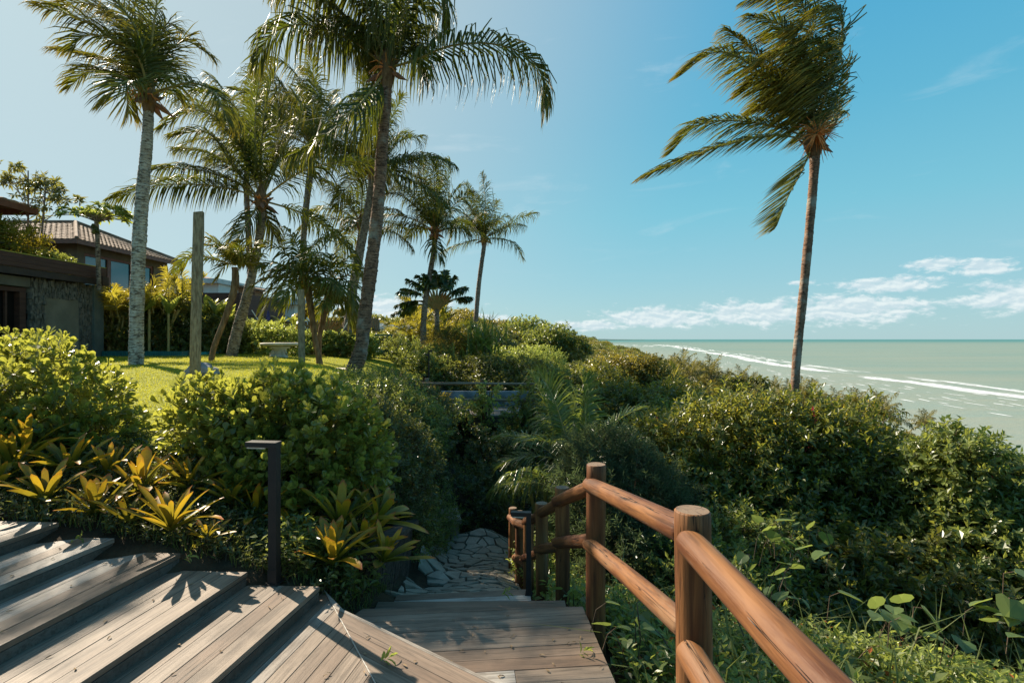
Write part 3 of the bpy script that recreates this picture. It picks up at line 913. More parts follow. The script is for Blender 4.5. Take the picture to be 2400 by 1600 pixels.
for poly in cells(seeds, pb):
    if len(poly) < 3 or abs(poly_area(poly)) < .004: continue
    cx_ = sum(p[0] for p in poly) / len(poly); cy_ = sum(p[1] for p in poly) / len(poly)
    def sh(p, k): 
        d = math.hypot(p[0] - cx_, p[1] - cy_); f = max(.3, 1 - k / d); return (cx_ + (p[0] - cx_) * f, cy_ + (p[1] - cy_) * f)
    dz = random.uniform(-.006, .010)
    zf = lambda x, y: gz(x, y)
    zc = gz(cx_, cy_); gxs = (gz(cx_ + .15, cy_) - gz(cx_ - .15, cy_)) / .3; gys = (gz(cx_, cy_ + .15) - gz(cx_, cy_ - .15)) / .3
    pz = lambda p: zc + (p[0] - cx_) * gxs + (p[1] - cy_) * gys + dz
    a = [sh(p, .007 + random.random() * .009) for p in poly]; b2 = [sh(p, .022) for p in a]
    n = len(poly)
    v = [[p[0], p[1], pz(p) - .02] for p in a] + [[p[0], p[1], pz(p) + .018] for p in a] + [[sh(p, .006)[0], sh(p, .006)[1], pz(p) + .026] for p in a]
    t = []
    for k in range(2):
        for i in range(n):
            j = (i + 1) % n
            t += [[k * n + i, k * n + j, (k + 1) * n + j], [k * n + i, (k + 1) * n + j, (k + 1) * n + i]]
    t += [[2 * n, 2 * n + i, 2 * n + i + 1] for i in range(1, n - 1)]
    part('stone', v, t, m_stone, path, at=(cx_, cy_, zc))
# raised square stone slab further down
sl_ = thing('stone_slab', 'square pale stone slab lying raised beside the dark path', 'slab', P(1042, 1212, 8.6))
p0 = P(1042, 1210, 8.6)
mb = MB(); mb.box(p0, (.48, .62, .07), Matrix.Rotation(.2, 3, 'Z')); mb.box(p0 - Vector((0, 0, .14)), (.40, .52, .22), Matrix.Rotation(.2, 3, 'Z'))
mb.build('slab_block', m_stone, sl_)

# ------------------------------------------------------------------ low retaining wall with diagonal slats
m_slat = flat_mat('dark_split_wood', (.045, .030, .022), (.13, .09, .065), 10, .8, .3, .6, (1, 1, 4))
m_darkwall = flat_mat('dark_render', (.025, .02, .017), (.05, .04, .034), 8, .9, .2)  # very dark brown base for the wall core and house body
rw = thing('retaining_wall', 'low dark planter wall of diagonal split slats below the bromeliads', 'wall', (-1.05, 4.6, -2.1))
q0, q1 = Vector((-1.02, 3.86, 0)), Vector((-1.00, 5.45, 0))
zt0, zt1, zb0, zb1 = -1.56, -1.85, -2.1, -2.5
mb = MB()
mb.hexa([(q0.x - .45, q0.y, zb0 - .3), (q0.x - .03, q0.y, zb0 - .3), (q1.x - .03, q1.y, zb1 - .3), (q1.x - .45, q1.y, zb1 - .3)],
        [(q0.x - .45, q0.y, zt0 - .03), (q0.x - .03, q0.y, zt0 - .03), (q1.x - .03, q1.y, zt1 - .03), (q1.x - .45, q1.y, zt1 - .03)])
mb.build('core', m_darkwall, rw)
mb = MB(); mb.bar((q0.x - .03, q0.y, zt0 - .01), (q1.x - .03, q1.y, zt1 - .01), .16, .05); mb.build('coping', m_slat, rw)
slat_me = None
Lw = 1.59
for i in range(34):
    y = 3.70 + i * .056
    # each slat leans away as it rises
    f = (y - q0.y) / Lw
    zt_ = lambda yy: zt0 + (yy - q0.y) / Lw * (zt1 - zt0) - .03
    y1 = y; z1 = zb0 + (y - q0.y) / Lw * (zb1 - zb0) - .05
    y2 = y + .33; z2 = z1 + .52
    zz = zt_(y2)
    if z2 > zz: s = (zz - z1) / (z2 - z1); y2 = y1 + (y2 - y1) * s; z2 = zz
    if y2 > q1.y or y1 < q0.y - .2 or z2 - z1 < .05: continue
    mb = MB(); mb.bar((q0.x - .01 + random.uniform(-.006, .006), y1, z1), (q0.x - .01, y2, z2), .03, .034)
    mb.build('slat', m_slat, rw)
# front face towards the stair
for i in range(14):
    x = -1.62 + i * .05
    x2 = x + .22; z1 = -2.05; z2 = zt0 - .04
    if x2 > q0.x: s = (q0.x - x) / (x2 - x); z2 = z1 + (z2 - z1) * s; x2 = q0.x
    if x2 - x < .03: continue
    mb = MB(); mb.bar((x, q0.y - .02, z1), (x2, q0.y - .02, z2), .03, .034); mb.build('slat', m_slat, rw)

# ------------------------------------------------------------------ palms
def bark_mat(name, c1, c2, ring_dark, moss=None, scale=1.0, band=9.0):
    m, N = mat(name)
    tc = N.node('ShaderNodeNewGeometry').outputs['Position']
    x_, y_, z_ = N.sep(tc)
    wob = N.noise(tc, 7, 4, .6)
    zz = N.m('ADD', N.m('MULTIPLY', z_, band * 2.0), N.m('MULTIPLY', wob, 2.2))
    ring = N.m('FRACT', zz)
    rl = N.ss(ring, .18, .02)
    pat = N.noise(N.mapv(tc, (9, 9, 5)), 1.0 * scale, 7, .7)
    patch = N.noise(N.mapv(tc, (9, 9, 26)), 1.0 * scale, 6, .68)
    c = N.mixc(N.ss(pat, .38, .62), c1, c2)
    c = N.mixc(N.ss(patch, .50, .60), c, ring_dark)
    c = N.mixc(N.m('MULTIPLY', rl, .75), c, tuple(q * .6 for q in ring_dark))
    if moss: c = N.mixc(N.ss(N.noise(tc, 2.2, 4, .6), .5, .68), c, moss)
    h = N.m('SUBTRACT', N.m('MULTIPLY', patch, .8), N.m('MULTIPLY', rl, .6))
    b = pbsdf(N, c, .85, .2, h, .8, .025)
    finish(N, b.outputs[0])
    return m
m_bark_white = bark_mat('pale_lichen_bark', (.54, .49, .42), (.38, .33, .27), (.13, .10, .075))
m_bark_brown = bark_mat('brown_ringed_bark', (.32, .185, .115), (.20, .115, .072), (.08, .045, .030), moss=(.36, .31, .25))
m_bark_grey = bark_mat('grey_ringed_bark', (.36, .29, .225), (.22, .165, .12), (.07, .05, .038))
m_fibre = flat_mat('brown_palm_fibre', (.12, .065, .03), (.28, .17, .09), 18, .9, .2, .6, (1, 1, .3))
m_frond = leaf_mat('palm_leaflet', (.016, .032, .009), (.052, .080, .016), (.22, .28, .022), .22, .50, .26, tipcol=(.46, .30, .025))
m_rachis = flat_mat('palm_midrib', (.24, .20, .05), (.40, .28, .09), 8, .5, .4)
m_flower = flat_mat('orange_palm_blossom', (.70, .20, .045), (.82, .34, .10), 30, .7, .3)
m_husk = flat_mat('dry_sheath', (.20, .09, .06), (.36, .20, .13), 12, .8, .2)

def frond_mesh(path, name='frond', npair=70, leafL=.75, leafW=.036, grav=.55, wind=(-.25, 0, 0), base_skip=.14, rr=.028, yellow=.25, spread=1.15, lift=.25, jit=.08, mats=None, two=True):
    """path: rachis points in world coordinates"""
    path = np.asarray(path, float)
    n = len(path); cum = np.concatenate([[0], np.cumsum(np.linalg.norm(np.diff(path, axis=0), axis=1))]); Lr = cum[-1]
    t = np.linspace(base_skip, 1.0, npair) ; t = 1 - (1 - t) ** 1.05
    s = t * Lr
    base = np.stack([np.interp(s, cum, path[:, k]) for k in range(3)], 1)
    Tn = np.gradient(path, axis=0); Tn = nrmz(Tn)
    T = nrmz(np.stack([np.interp(s, cum, Tn[:, k]) for k in range(3)], 1))
    up = np.array([0, 0, 1.0]) + rng.normal(size=3) * .18
    S = np.cross(T, up); 
    for i in range(len(S)):
        if np.linalg.norm(S[i]) < .25: S[i] += (S[i - 1] if i else np.array([1.0, 0, 0])) * .6
        if i and S[i] @ S[i - 1] < 0: S[i] *= -1
    S = nrmz(S); Nn = np.cross(S, T)
    tt = (t - base_skip) / (1 - base_skip)
    prof = np.interp(tt, [0, .12, .35, .7, .9, 1], [.55, .95, 1.0, .90, .62, .30])
    V = []; Tr = []; R = []; Tip = []; nv = 0
    fy = rng.random() ** 2 * .5
    for sd in (-1, 1):
        al = spread * np.interp(tt, [0, .5, 1], [1.0, .78, .28]) + rng.normal(size=npair) * jit
        d = T * np.cos(al)[:, None] + sd * S * np.sin(al)[:, None] + Nn * (lift + rng.normal(size=npair) * jit)[:, None]
        d = nrmz(d)
        L = leafL * prof * (1 + rng.normal(size=npair) * .10)
        drop = (np.array([0, 0, -1.0]) * grav + np.array(wind))[None] * (1 + rng.normal(size=(npair, 1)) * .3)
        wv = nrmz(T - d * (T * d).sum(1)[:, None]) 
        wv = nrmz(wv + Nn * .5 * rng.normal(size=(npair, 1)))
        p0 = base
        p1 = base + d * (L * .38)[:, None] + drop * (L * .38)[:, None] * .22
        p2 = base + nrmz(d + drop * .8) * (L * .74)[:, None] + drop * (L)[:, None] * .12
        p3 = base + nrmz(d + drop * 1.7) * (L * 1.02)[:, None] + drop * L[:, None] * .14
        w = leafW * (.75 + .25 * prof)
        a0, b0 = p0 - wv * w[:, None] * .25, p0 + wv * w[:, None] * .25
        a1, b1 = p1 - wv * w[:, None] * .5, p1 + wv * w[:, None] * .5
        a2, b2 = p2 - wv * w[:, None] * .33, p2 + wv * w[:, None] * .33
        V.append(np.stack([a0, b0, a1, b1, a2, b2, p3], 1).reshape(-1, 3))
        f = np.array([[0, 1, 3], [0, 3, 2], [2, 3, 5], [2, 5, 4], [4, 5, 6]])
        Tr.append((f[None] + (np.arange(npair) * 7)[:, None, None] + nv).reshape(-1, 3)); nv += npair * 7
        r = rng.random(npair); R.append(np.repeat(r, 7))
        ty = np.clip(yellow * (.15 + fy + .55 * tt)[:, None] * np.array([.1, .1, .35, .35, .9, .9, 1.9])[None] + rng.normal(size=(npair, 1)) * .05 * yellow, 0, 1)
        Tip.append(ty.ravel())
    rp = path[::max(1, n // 14)]
    if not np.allclose(rp[-1], path[-1]): rp = np.concatenate([rp, path[-1:]])
    rv, rt = tube(rp, np.linspace(rr, .005, len(rp)), 5)
    V.append(rv); Tr.append(rt + nv); R.append(np.full(len(rv), .5)); Tip.append(np.zeros(len(rv)))
    mi = np.concatenate([np.zeros(npair * 5 * 2, int), np.ones(len(rt), int)])
    return np.concatenate(V), np.concatenate(Tr), np.concatenate(R), np.concatenate(Tip), mi

def grow(c, az, elv, L, bend=.9, wind=(-.3, 0, 0), n=18):
    """rachis leaving the crown with azimuth (0 = right, 90 = away) and elevation, bending down and downwind"""
    a, e = math.radians(az), math.radians(elv)
    d = np.array([math.cos(e) * math.cos(a), math.cos(e) * math.sin(a), math.sin(e)])
    p = np.array(c, float); out = [p.copy()]
    for i in range(n):
        k = (i + 1) / n
        d = d + (np.array([0, 0, -1.0]) * bend + np.array(wind)) * (k * 1.9) / n
        d /= np.linalg.norm(d)
        p = p + d * L / n; out.append(p.copy())
    return np.array(out)

def palm(label, trunk, D, w, crown, explicit=(), auto=(), leafL=.8, leafW=.036, wind=(-.25, 0, 0), grav=.55, npair=70, bark=None, yellow=.25, seed=0, name='coconut_palm', flower=True, group=None, rr=.03, boots=True, cat='palm tree', lift=.25, trunk_top=None):
    """trunk: pixel points base to top; w: widths in pixels; fronds: pixel paths with a depth swing"""
    random.seed(seed); global rng; keep = rng; rng = np.random.default_rng(seed + 100)
    Ds = D if hasattr(D, '__len__') else [D] * len(trunk)
    pts = [P(p[0], p[1], d) for p, d in zip(trunk, Ds)]
    c = P(crown[0], crown[1], Ds[-1])
    t = thing(name, label, cat, pts[0], group)
    base = pts[0].copy(); base.z = min(base.z, gz(base.x, base.y)) - .35
    sp = spline([base] + pts + [c + Vector((0, 0, .05))], 60)
    rads = np.interp(np.linspace(0, 1, 60), np.linspace(0, 1, len(w) + 1), [w[0] * 1.25] + list(w)) / FPX * Ds[0] / 2 / math.sqrt(1 + ((trunk[0][0] - CX) / FPX) ** 2)
    dz = np.arange(60)
    # ringed, slightly swollen trunk
    spf = np.stack([np.interp(np.linspace(0, 59, 240), np.arange(60), sp[:, k]) for k in range(3)], 1)
    rf = np.interp(np.linspace(0, 59, 240), np.arange(60), rads)
    rf = rf * (1 + .035 * ((np.arange(240) % 3) == 0) - .015 + .03 * np.sin(np.arange(240) * .21 + seed))
    tv, tt_ = tube(spf, rf, 14)
    tv = tv + rng.normal(size=tv.shape) * rads[0] * .022
    part('trunk', tv, tt_, bark or m_bark_grey, t, smooth=True)
    r0 = rads[-1]
    # fibrous crown base with old leaf stubs
    mb = MB(); prof = [(r0 * .9, -.35), (r0 * 1.35, -.15), (r0 * 1.75, .05), (r0 * 1.6, .22), (r0 * 1.0, .40), (r0 * .35, .60), (.005, .75)]
    if boots:
        mb.lathe(c, prof, 12)
        for k in range(9):
            a = k * 2.4 + seed; e = random.uniform(.2, 1.0); q0 = c + Vector((math.cos(a) * r0, math.sin(a) * r0, random.uniform(-.15, .2)))
            q1 = q0 + Vector((math.cos(a) * math.cos(e), math.sin(a) * math.cos(e), math.sin(e))) * random.uniform(.12, .3)
            mb.tube([q0, (q0 + q1) / 2, q1], [.035, .045, .012], 5)
        mb.build('crown_shaft', m_fibre, t)
    for k, path in enumerate(explicit):
        bend_d = path[0] if not hasattr(path[0], '__len__') else 0
        pp = [q for q in path if hasattr(q, '__len__')]
        Dn = Ds[-1]; m_ = len(pp)
        wp = []
        for i, q in enumerate(pp):
            f = i / (m_ - 1)
            wp.append(P(q[0], q[1], Dn + bend_d * math.sin(f * PI / 2) * (1 if True else 1)))
        wp = [c + Vector((0, 0, .1))] + wp[1:] if (wp[0] - c).length < .6 else wp
        pth = spline(wp, 30)
        Lr = np.linalg.norm(np.diff(pth, axis=0), axis=1).sum()
        v, tr, r, tp, mi = frond_mesh(pth, npair=int(npair * 1.05 * min(1.3, max(.6, Lr / 3.0))), leafL=leafL * 1.0, leafW=leafW * 1.0, grav=grav, wind=wind, yellow=yellow, rr=rr, lift=lift)
        part('frond', v, tr, [m_frond, m_rachis], t, rnd=r, tip=tp, midx=mi)
    for a in auto:
        az_, el_, L = a[:3]; bend = a[3] if len(a) > 3 else .9
        pth = grow(c + Vector((0, 0, .1)), az_, el_, L, bend, np.array(wind) * 1.1)
        v, tr, r, tp, mi = frond_mesh(pth, npair=int(npair * 1.0 * min(1.3, max(.6, L / 3.0))), leafL=leafL * 1.0, leafW=leafW * 1.0, grav=grav, wind=wind, yellow=yellow, rr=rr, lift=lift)
        part('frond', v, tr, [m_frond, m_rachis], t, rnd=r, tip=tp, midx=mi)
    if flower:
        mb = MB(); nfl = 70 if flower == 'big' else 12
        cc = c + (Vector((-.16, -.42, .16)) if flower == 'big' else Vector((0, -.12, .1)))
        for k in range(nfl):
            a = random.uniform(0, 6.28); e = random.uniform(-1.1, .9)
            d = Vector((math.cos(a) * math.cos(e), math.sin(a) * math.cos(e) * .8, math.sin(e)))
            L = random.uniform(.35, .70) * (1 if flower == 'big' else .55)
            q = cc + d * .06
            mb.tube([q, q + d * L * .5 + Vector((0, 0, .02)), q + d * L + Vector((0, 0, -.10))], [.016, .013, .005], 4)
        mb.build('blossom', m_flower, t)
        mb = MB()
        for k in range(3):
            a = random.uniform(0, 6.28); q = c + Vector((math.cos(a) * r0, math.sin(a) * r0, 0)); d = Vector((math.cos(a), math.sin(a), -.6)).normalized()
            mb.tube([q, q + d * .2, q + d * .42], [.03, .06, .008], 6)
        mb.build('dry_sheath', m_husk, t)
    random.seed(seed + 1); rng = keep
    return t

def z1(*a): return [(x / 2.6137, y / 2.6137) for x, y in a]
def z4(*a): return [(1450 + x / 2.614, y / 2.614) for x, y in a]
def z5(*a): return [(550 + x / 2.24, y / 2.24) for x, y in a]
def z6(*a): return [(350 + x / 2.476, 350 + y / 2.476) for x, y in a]

# tall pale palm at the left
palm('tall leaning coconut palm with pale lichen spotted trunk, in front of the low stone house', [(319, 850), (321, 715), (326, 572), (335, 440), (345, 330), (348, 262)], 10.7, [37, 36, 35, 30, 26, 23], (348, 236),
     explicit=[[-.6] + z1((905, 620), (820, 380), (600, 170), (420, 90), (240, 45)), [.8] + z1((905, 620), (780, 420), (560, 350), (330, 300)), [.4] + z1((905, 620), (850, 300), (700, 90), (500, 20), (370, 40)),
               [-.9] + z1((905, 620), (860, 250), (720, 20), (500, -80), (380, -60)), [.5] + z1((905, 620), (890, 250), (800, -60), (640, -200)), [-.3] + z1((905, 620), (930, 250), (960, 0), (930, -200)),
               [.7] + z1((920, 600), (980, 400), (1060, 290), (1150, 255), (1290, 345)), [-.6] + z1((920, 600), (1030, 540), (1180, 510), (1320, 580), (1400, 760)), [.9] + z1((900, 620), (760, 470), (560, 430), (420, 540)),
               [-1.0] + z1((900, 620), (820, 500), (740, 520), (650, 620)), [.3] + z1((905, 610), (830, 480), (780, 560), (790, 690)), [.8] + z1((920, 610), (980, 470), (1040, 500), (1090, 600)), [-.9] + z1((905, 600), (850, 360), (690, 240), (520, 220), (440, 300)),
               [.2] + z1((905, 600), (960, 300), (1020, 150), (1090, 180)), [.9] + z1((905, 600), (870, 330), (780, 150), (640, 90))],
     auto=[(100, 75, 2.0, .6)], leafL=.74, leafW=.032, wind=(-.22, .1, 0), grav=.25, npair=74, bark=m_bark_white, yellow=.7, seed=11)
# big palm of the middle
palm('tallest brown trunked coconut palm, one long frond drooping far to the right', [(822, 885), (845, 822), (857, 725), (872, 610), (886, 480), (897, 330), (906, 225)], 11.4, [40, 33, 32, 31, 28, 24, 23], (908, 172),
     explicit=[[-.9] + z5((830, 400), (950, 315), (1120, 245), (1330, 228), (1510, 280), (1610, 390), (1625, 560)), [.6] + z5((760, 370), (650, 235), (510, 165), (340, 130), (190, 185), (112, 335)),
               [-.8] + z5((770, 430), (700, 500), (600, 600), (440, 740), (290, 820)), [.5] + z5((770, 330), (640, 150), (500, 30), (340, -60), (210, -30)), [.2] + z5((800, 330), (800, 0), (815, -260)),
               [-.6] + z5((810, 330), (890, 60), (980, -70), (1070, -50), (1100, 100)), [.9] + z5((830, 350), (900, 265), (960, 290), (985, 400)), [-.5] + z5((790, 320), (700, 30), (560, -100), (390, -150)),
               [.6] + z5((800, 300), (880, 0), (980, -160)), [-.2] + z5((790, 320), (710, 100), (620, -60), (470, -150)), [1.0] + z5((780, 440), (740, 500), (700, 600), (705, 720)), [.4] + z5((790, 330), (690, 180), (560, 130), (420, 180)),
               [1.0] + z5((810, 320), (870, 120), (960, 30), (1040, 60))],
     auto=[(60, 60, 2.2)], leafL=1.0, leafW=.044, wind=(-.06, 0, 0), grav=.85, npair=72, bark=m_bark_brown, yellow=.38, seed=22, flower='mid')
# windswept palm at the right, above the sea
palm('lone windswept coconut palm with orange blossom standing against the sea', [(1859, 985), (1862, 920), (1869, 820), (1880, 714), (1891, 600), (1902, 480), (1909, 385)], 15, [23, 22, 22, 22, 22, 23, 30], (1908, 340),
     explicit=[[-.5] + z4((1190, 880), (960, 830), (650, 890), (400, 980), (150, 1085)), [.8] + z4((1180, 840), (1000, 785), (700, 740), (480, 770), (325, 930)), [-.6] + z4((1170, 760), (950, 520), (720, 345), (560, 330), (385, 460)),
               [.6] + z4((1180, 740), (1000, 520), (840, 330), (660, 180)), [-.7] + z4((1180, 740), (1290, 450), (1370, 210), (1335, 75), (1200, 85), (1050, 260)), [.5] + z4((1200, 740), (1335, 420), (1365, 90), (1240, -40), (1000, -60), (770, 5)),
               [.2] + z4((1180, 740), (1200, 300), (1100, 0), (850, -100)), [-.4] + z4((1180, 740), (1120, 400), (1000, 160), (800, 100)), [-.4] + z4((1180, 900), (1120, 1050), (1040, 1200), (970, 1380)),
               [.9] + z4((1200, 840), (1290, 720), (1345, 560), (1370, 400), (1300, 250)), [-.8] + z4((1190, 760), (1270, 560), (1300, 380), (1220, 260), (1080, 300)), [.1] + z4((1180, 760), (1060, 560), (900, 480), (760, 560)),
               [.8] + z4((1190, 740), (1160, 420), (1060, 240), (900, 220)), [-.9] + z4((1190, 760), (1180, 500), (1080, 330), (960, 330), (860, 400)), [.7] + z4((1190, 840), (1100, 700), (960, 620), (820, 680)), [1.0] + z4((1210, 830), (1280, 800), (1330, 700), (1380, 690))],
     auto=[], leafL=1.0, leafW=.038, wind=(-.95, 0, -.15), grav=.55, npair=88, bark=m_bark_brown, yellow=.60, seed=33, flower='big')
# leaning palm with wide crown
palm('dark trunked coconut palm leaning right out of the lawn with a wide low crown', [(540, 850), (556, 775), (580, 690), (600, 600), (613, 515)], 14.5, [29, 27, 22, 20, 19], (612, 478),
     explicit=[[-.5] + z1((1580, 1260), (1450, 1165), (1200, 1130), (950, 1140), (690, 1215)), [.8] + z1((1580, 1240), (1450, 1120), (1250, 1050), (1050, 1030), (910, 1045)), [-.7] + z1((1600, 1200), (1500, 950), (1340, 740), (1180, 680), (990, 780)),
               [.3] + z1((1600, 1200), (1600, 900), (1640, 600), (1690, 420)), [-.4] + z1((1600, 1200), (1560, 800), (1590, 450)), [-.8] + z1((1640, 1250), (1750, 1110), (1900, 1030), (2110, 990), (2330, 1010), (2430, 1110)),
               [.7] + z1((1650, 1310), (1810, 1290), (1970, 1370), (2120, 1500), (2210, 1690)), [-.5] + z1((1580, 1310), (1500, 1390), (1430, 1520)), [.4] + z1((1630, 1320), (1680, 1440)), [.9] + z1((1570, 1200), (1400, 1000), (1250, 930), (1080, 910)),
               [.6] + z1((1640, 1200), (1750, 900), (1850, 700), (1790, 560)), [-.9] + z1((1600, 1200), (1480, 880), (1330, 600), (1200, 560)), [1.0] + z1((1620, 1200), (1700, 850), (1700, 620)), [-.3] + z1((1590, 1230), (1440, 1040), (1280, 820), (1060, 830))],
     auto=[(70, 70, 2.4)], leafL=.85, leafW=.038, wind=(-.10, 0, 0), grav=.5, npair=78, bark=m_bark_grey, yellow=.4, seed=44)
def ring(n, L, seed, e0=-5, e1=80, skip=()):
    n = int(n * .8); r = random.Random(seed); out = []
    for i in range(n):
        f = (i + .5) / n
        out.append(((i * 137.5 + r.uniform(-15, 15)) % 360, e0 + (e1 - e0) * f + r.uniform(-8, 8), L * r.uniform(.85, 1.1), .75 + .25 * r.random()))
    return out
palm('slim straight coconut palm standing behind the leaning one, crown hidden among its fronds', [(596, 790), (590, 690), (583, 560), (578, 450)], 22, [17, 16, 14, 13], (578, 345), auto=ring(18, 3.4, 5), leafL=.9, leafW=.042, wind=(-.2, 0, 0), npair=54, bark=m_bark_brown, yellow=.5, seed=55)
palm('dark slim coconut palm rising between two bigger palms, brown spathes in its crown', [(708, 830), (708, 640), (716, 500), (730, 385)], 20, [16, 15, 16, 15], (733, 352),
     explicit=[[.4] + z1((1900, 880), (1860, 620), (1820, 470), (1700, 370), (1580, 400)), [-.5] + z1((1900, 880), (1780, 680), (1660, 520), (1560, 430)), [.6] + z1((1920, 880), (1960, 640), (1920, 480), (1850, 420))],
     auto=ring(18, 3.2, 6, 0, 85), leafL=.85, leafW=.042, wind=(-.25, 0, 0), npair=56, bark=m_bark_grey, yellow=.45, seed=66, flower='mid')
palm('coconut palm whose pale leaning trunk crosses behind the tallest palm', [(812, 800), (826, 690), (850, 560), (872, 430)], 19, [22, 20, 17, 15], (874, 405), explicit=[[.3] + z5((720, 930), (800, 820), (870, 740), (985, 715)), [-.4] + z5((730, 950), (820, 900), (900, 850), (945, 840))], auto=ring(20, 3.1, 7, -10, 80), leafL=.9, leafW=.042, wind=(-.1, 0, 0), npair=54, bark=m_bark_grey, yellow=.3, seed=77)
palm('small crowned coconut palm between the thatch palm and the tallest trunk', [(806, 795), (818, 700), (836, 600), (846, 540)], 23, [14, 13, 12, 11], (846, 530), explicit=[[.3] + z6((1225, 450), (1120, 360), (1020, 345), (925, 370)), [-.4] + z6((1225, 460), (1100, 480), (980, 540), (905, 610))],
     auto=ring(16, 3.0, 8, -20, 85), leafL=.8, leafW=.042, wind=(-.15, 0, 0), npair=48, bark=m_bark_grey, yellow=.6, seed=88)
palm('upright coconut palm with light trunk beside the fan shaped travellers palm', [(994, 835), (992, 770), (998, 700), (1010, 630), (1018, 575)], 21, [16, 14, 13, 12, 12], (1019, 548),
     explicit=[[.4] + z6((1655, 460), (1560, 350), (1460, 270), (1370, 260)), [-.4] + z6((1640, 470), (1540, 440), (1430, 440), (1335, 500)), [.5] + z6((1670, 460), (1740, 430), (1800, 450), (1860, 500)), [-.3] + z6((1655, 460), (1600, 250), (1590, 30)), [.3] + z6((1665, 460), (1720, 260), (1745, 60)), [-.6] + z6((1650, 470), (1600, 260), (1560, 150)), [.1] + z6((1660, 470), (1670, 250), (1660, 60)), [-.3] + z6((1650, 490), (1660, 560), (1690, 640))],
     auto=ring(15, 2.5, 9, 10, 85), leafL=.8, leafW=.040, wind=(-.08, 0, 0), npair=52, bark=m_bark_grey, yellow=.35, seed=99)
palm('coconut palm farthest right of the garden row, thin dark trunk on the hill edge', [(1112, 800), (1116, 740), (1123, 660), (1132, 595), (1135, 572)], 27, [11, 11, 10, 10, 9], (1134, 563),
     explicit=[[.4] + z6((1940, 520), (2040, 470), (2140, 400), (2245, 370)), [-.4] + z6((1950, 540), (2040, 520), (2120, 550), (2165, 630)), [.3] + z6((1930, 550), (1860, 535), (1780, 560), (1700, 595)), [-.4] + z6((1940, 530), (1950, 300), (1930, 140)), [.5] + z6((1930, 540), (1880, 430), (1800, 400), (1740, 540)), [-.3] + z6((1940, 530), (1980, 450), (2040, 400), (2080, 390)), [.2] + z6((1930, 520), (1880, 350), (1840, 200)), [-.5] + z6((1930, 520), (1900, 400), (1830, 300), (1790, 280))],
     auto=ring(10, 2.2, 10, 30, 85), leafL=.75, leafW=.042, wind=(-.1, 0, 0), npair=46, bark=m_bark_grey, yellow=.45, seed=111)

# ------------------------------------------------------------------ houses
def box_poly(mb, x0, x1, y0, y1, z0, z1, mi=0): mb.box(((x0 + x1) / 2, (y0 + y1) / 2, (z0 + z1) / 2), (abs(x1 - x0), abs(y1 - y0), abs(z1 - z0)), None, mi)
m_render = flat_mat('olive_grey_render', (.12, .105, .075), (.17, .15, .11), 2.5, .9, .15)
m_render2 = flat_mat('weathered_grey_render', (.10, .095, .08), (.17, .16, .13), 2.2, .9, .15)
m_green_wall = flat_mat('grey_green_paint', (.11, .13, .115), (.15, .17, .15), 3, .8, .2)
m_fascia = flat_mat('dark_brown_boards', (.055, .024, .018), (.085, .040, .028), 4, .6, .35, .3, (1, .3, 4))
m_fascia_d = flat_mat('dark_steel_edge', (.03, .022, .02), (.05, .035, .03), 4, .6, .35)  # dark brown grey steel, one even tone
m_redwood = flat_mat('red_brown_frame', (.13, .045, .025), (.20, .075, .04), 6, .5, .4)
m_moss = flat_mat('yellow_moss', (.30, .30, .05), (.42, .38, .10), 20, .95, .1)
m_white = flat_mat('white_paint', (.66, .64, .60), (.76, .74, .70), 1.5, .7, .2)
m_whiteroof = flat_mat('weathered_white_roofing', (.50, .49, .46), (.66, .64, .60), 1.5, .7, .2)
m_orange = flat_mat('orange_brown_render', (.38, .20, .11), (.46, .26, .15), 1.2, .85, .15)
m_tile = flat_mat('clay_roof_tile', (.17, .105, .070), (.34, .22, .145), 3, .85, .2, .5)
m_soffit = flat_mat('dark_soffit_boards', (.07, .045, .03), (.11, .07, .05), 5, .8, .2, .3, (1, .1, 1))
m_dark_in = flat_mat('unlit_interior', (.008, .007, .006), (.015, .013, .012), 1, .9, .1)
m_glass, N = mat('blue_tinted_glass')
b = pbsdf(N, (.03, .13, .16), .06, .9); b.inputs['Metallic'].default_value = .35
finish(N, b.outputs[0])

def roof_rows(mb, a0, a1, b0, b1, rows, th=.04, seed=0, per=.28):
    """courses of clay tiles between eave a0-a1 and top b0-b1: every tile its own small tilted slab"""
    r = random.Random(seed)
    a0, a1, b0, b1 = map(Vector, (a0, a1, b0, b1))
    nrm = (a1 - a0).cross(b0 - a0 if (b0 - a0).length > .01 else b1 - a0).normalized()
    if nrm.z < 0: nrm = -nrm
    for k in range(rows):
        f0, f1 = k / rows, (k + 1.12) / rows
        l0, r0 = a0.lerp(b0, f0), a1.lerp(b1, f0); l1, r1 = a0.lerp(b0, min(1, f1)), a1.lerp(b1, min(1, f1))
        nt = max(1, int((r0 - l0).length / per))
        for i in range(nt):
            g0, g1 = (i + .03) / nt, (i + .97) / nt
            j = r.uniform(-.006, .006)
            p = [l0.lerp(r0, g0), l0.lerp(r0, g1), l1.lerp(r1, g1), l1.lerp(r1, g0)]
            up0 = nrm * (th + j); up1 = nrm * .008
            mid0 = (p[0] + p[1]) / 2 + nrm * (th * 1.6 + j); mid1 = (p[2] + p[3]) / 2 + nrm * (th * .7)
            v = [p[0], p[0] + up0 * .6, mid0, p[1] + up0 * .6, p[1], p[2] + up1, mid1, p[3] + up1]
            mb.add([list(q) for q in v], [[0, 4, 3], [0, 3, 2], [0, 2, 1], [1, 2, 6], [1, 6, 7], [2, 3, 5], [2, 5, 6]])

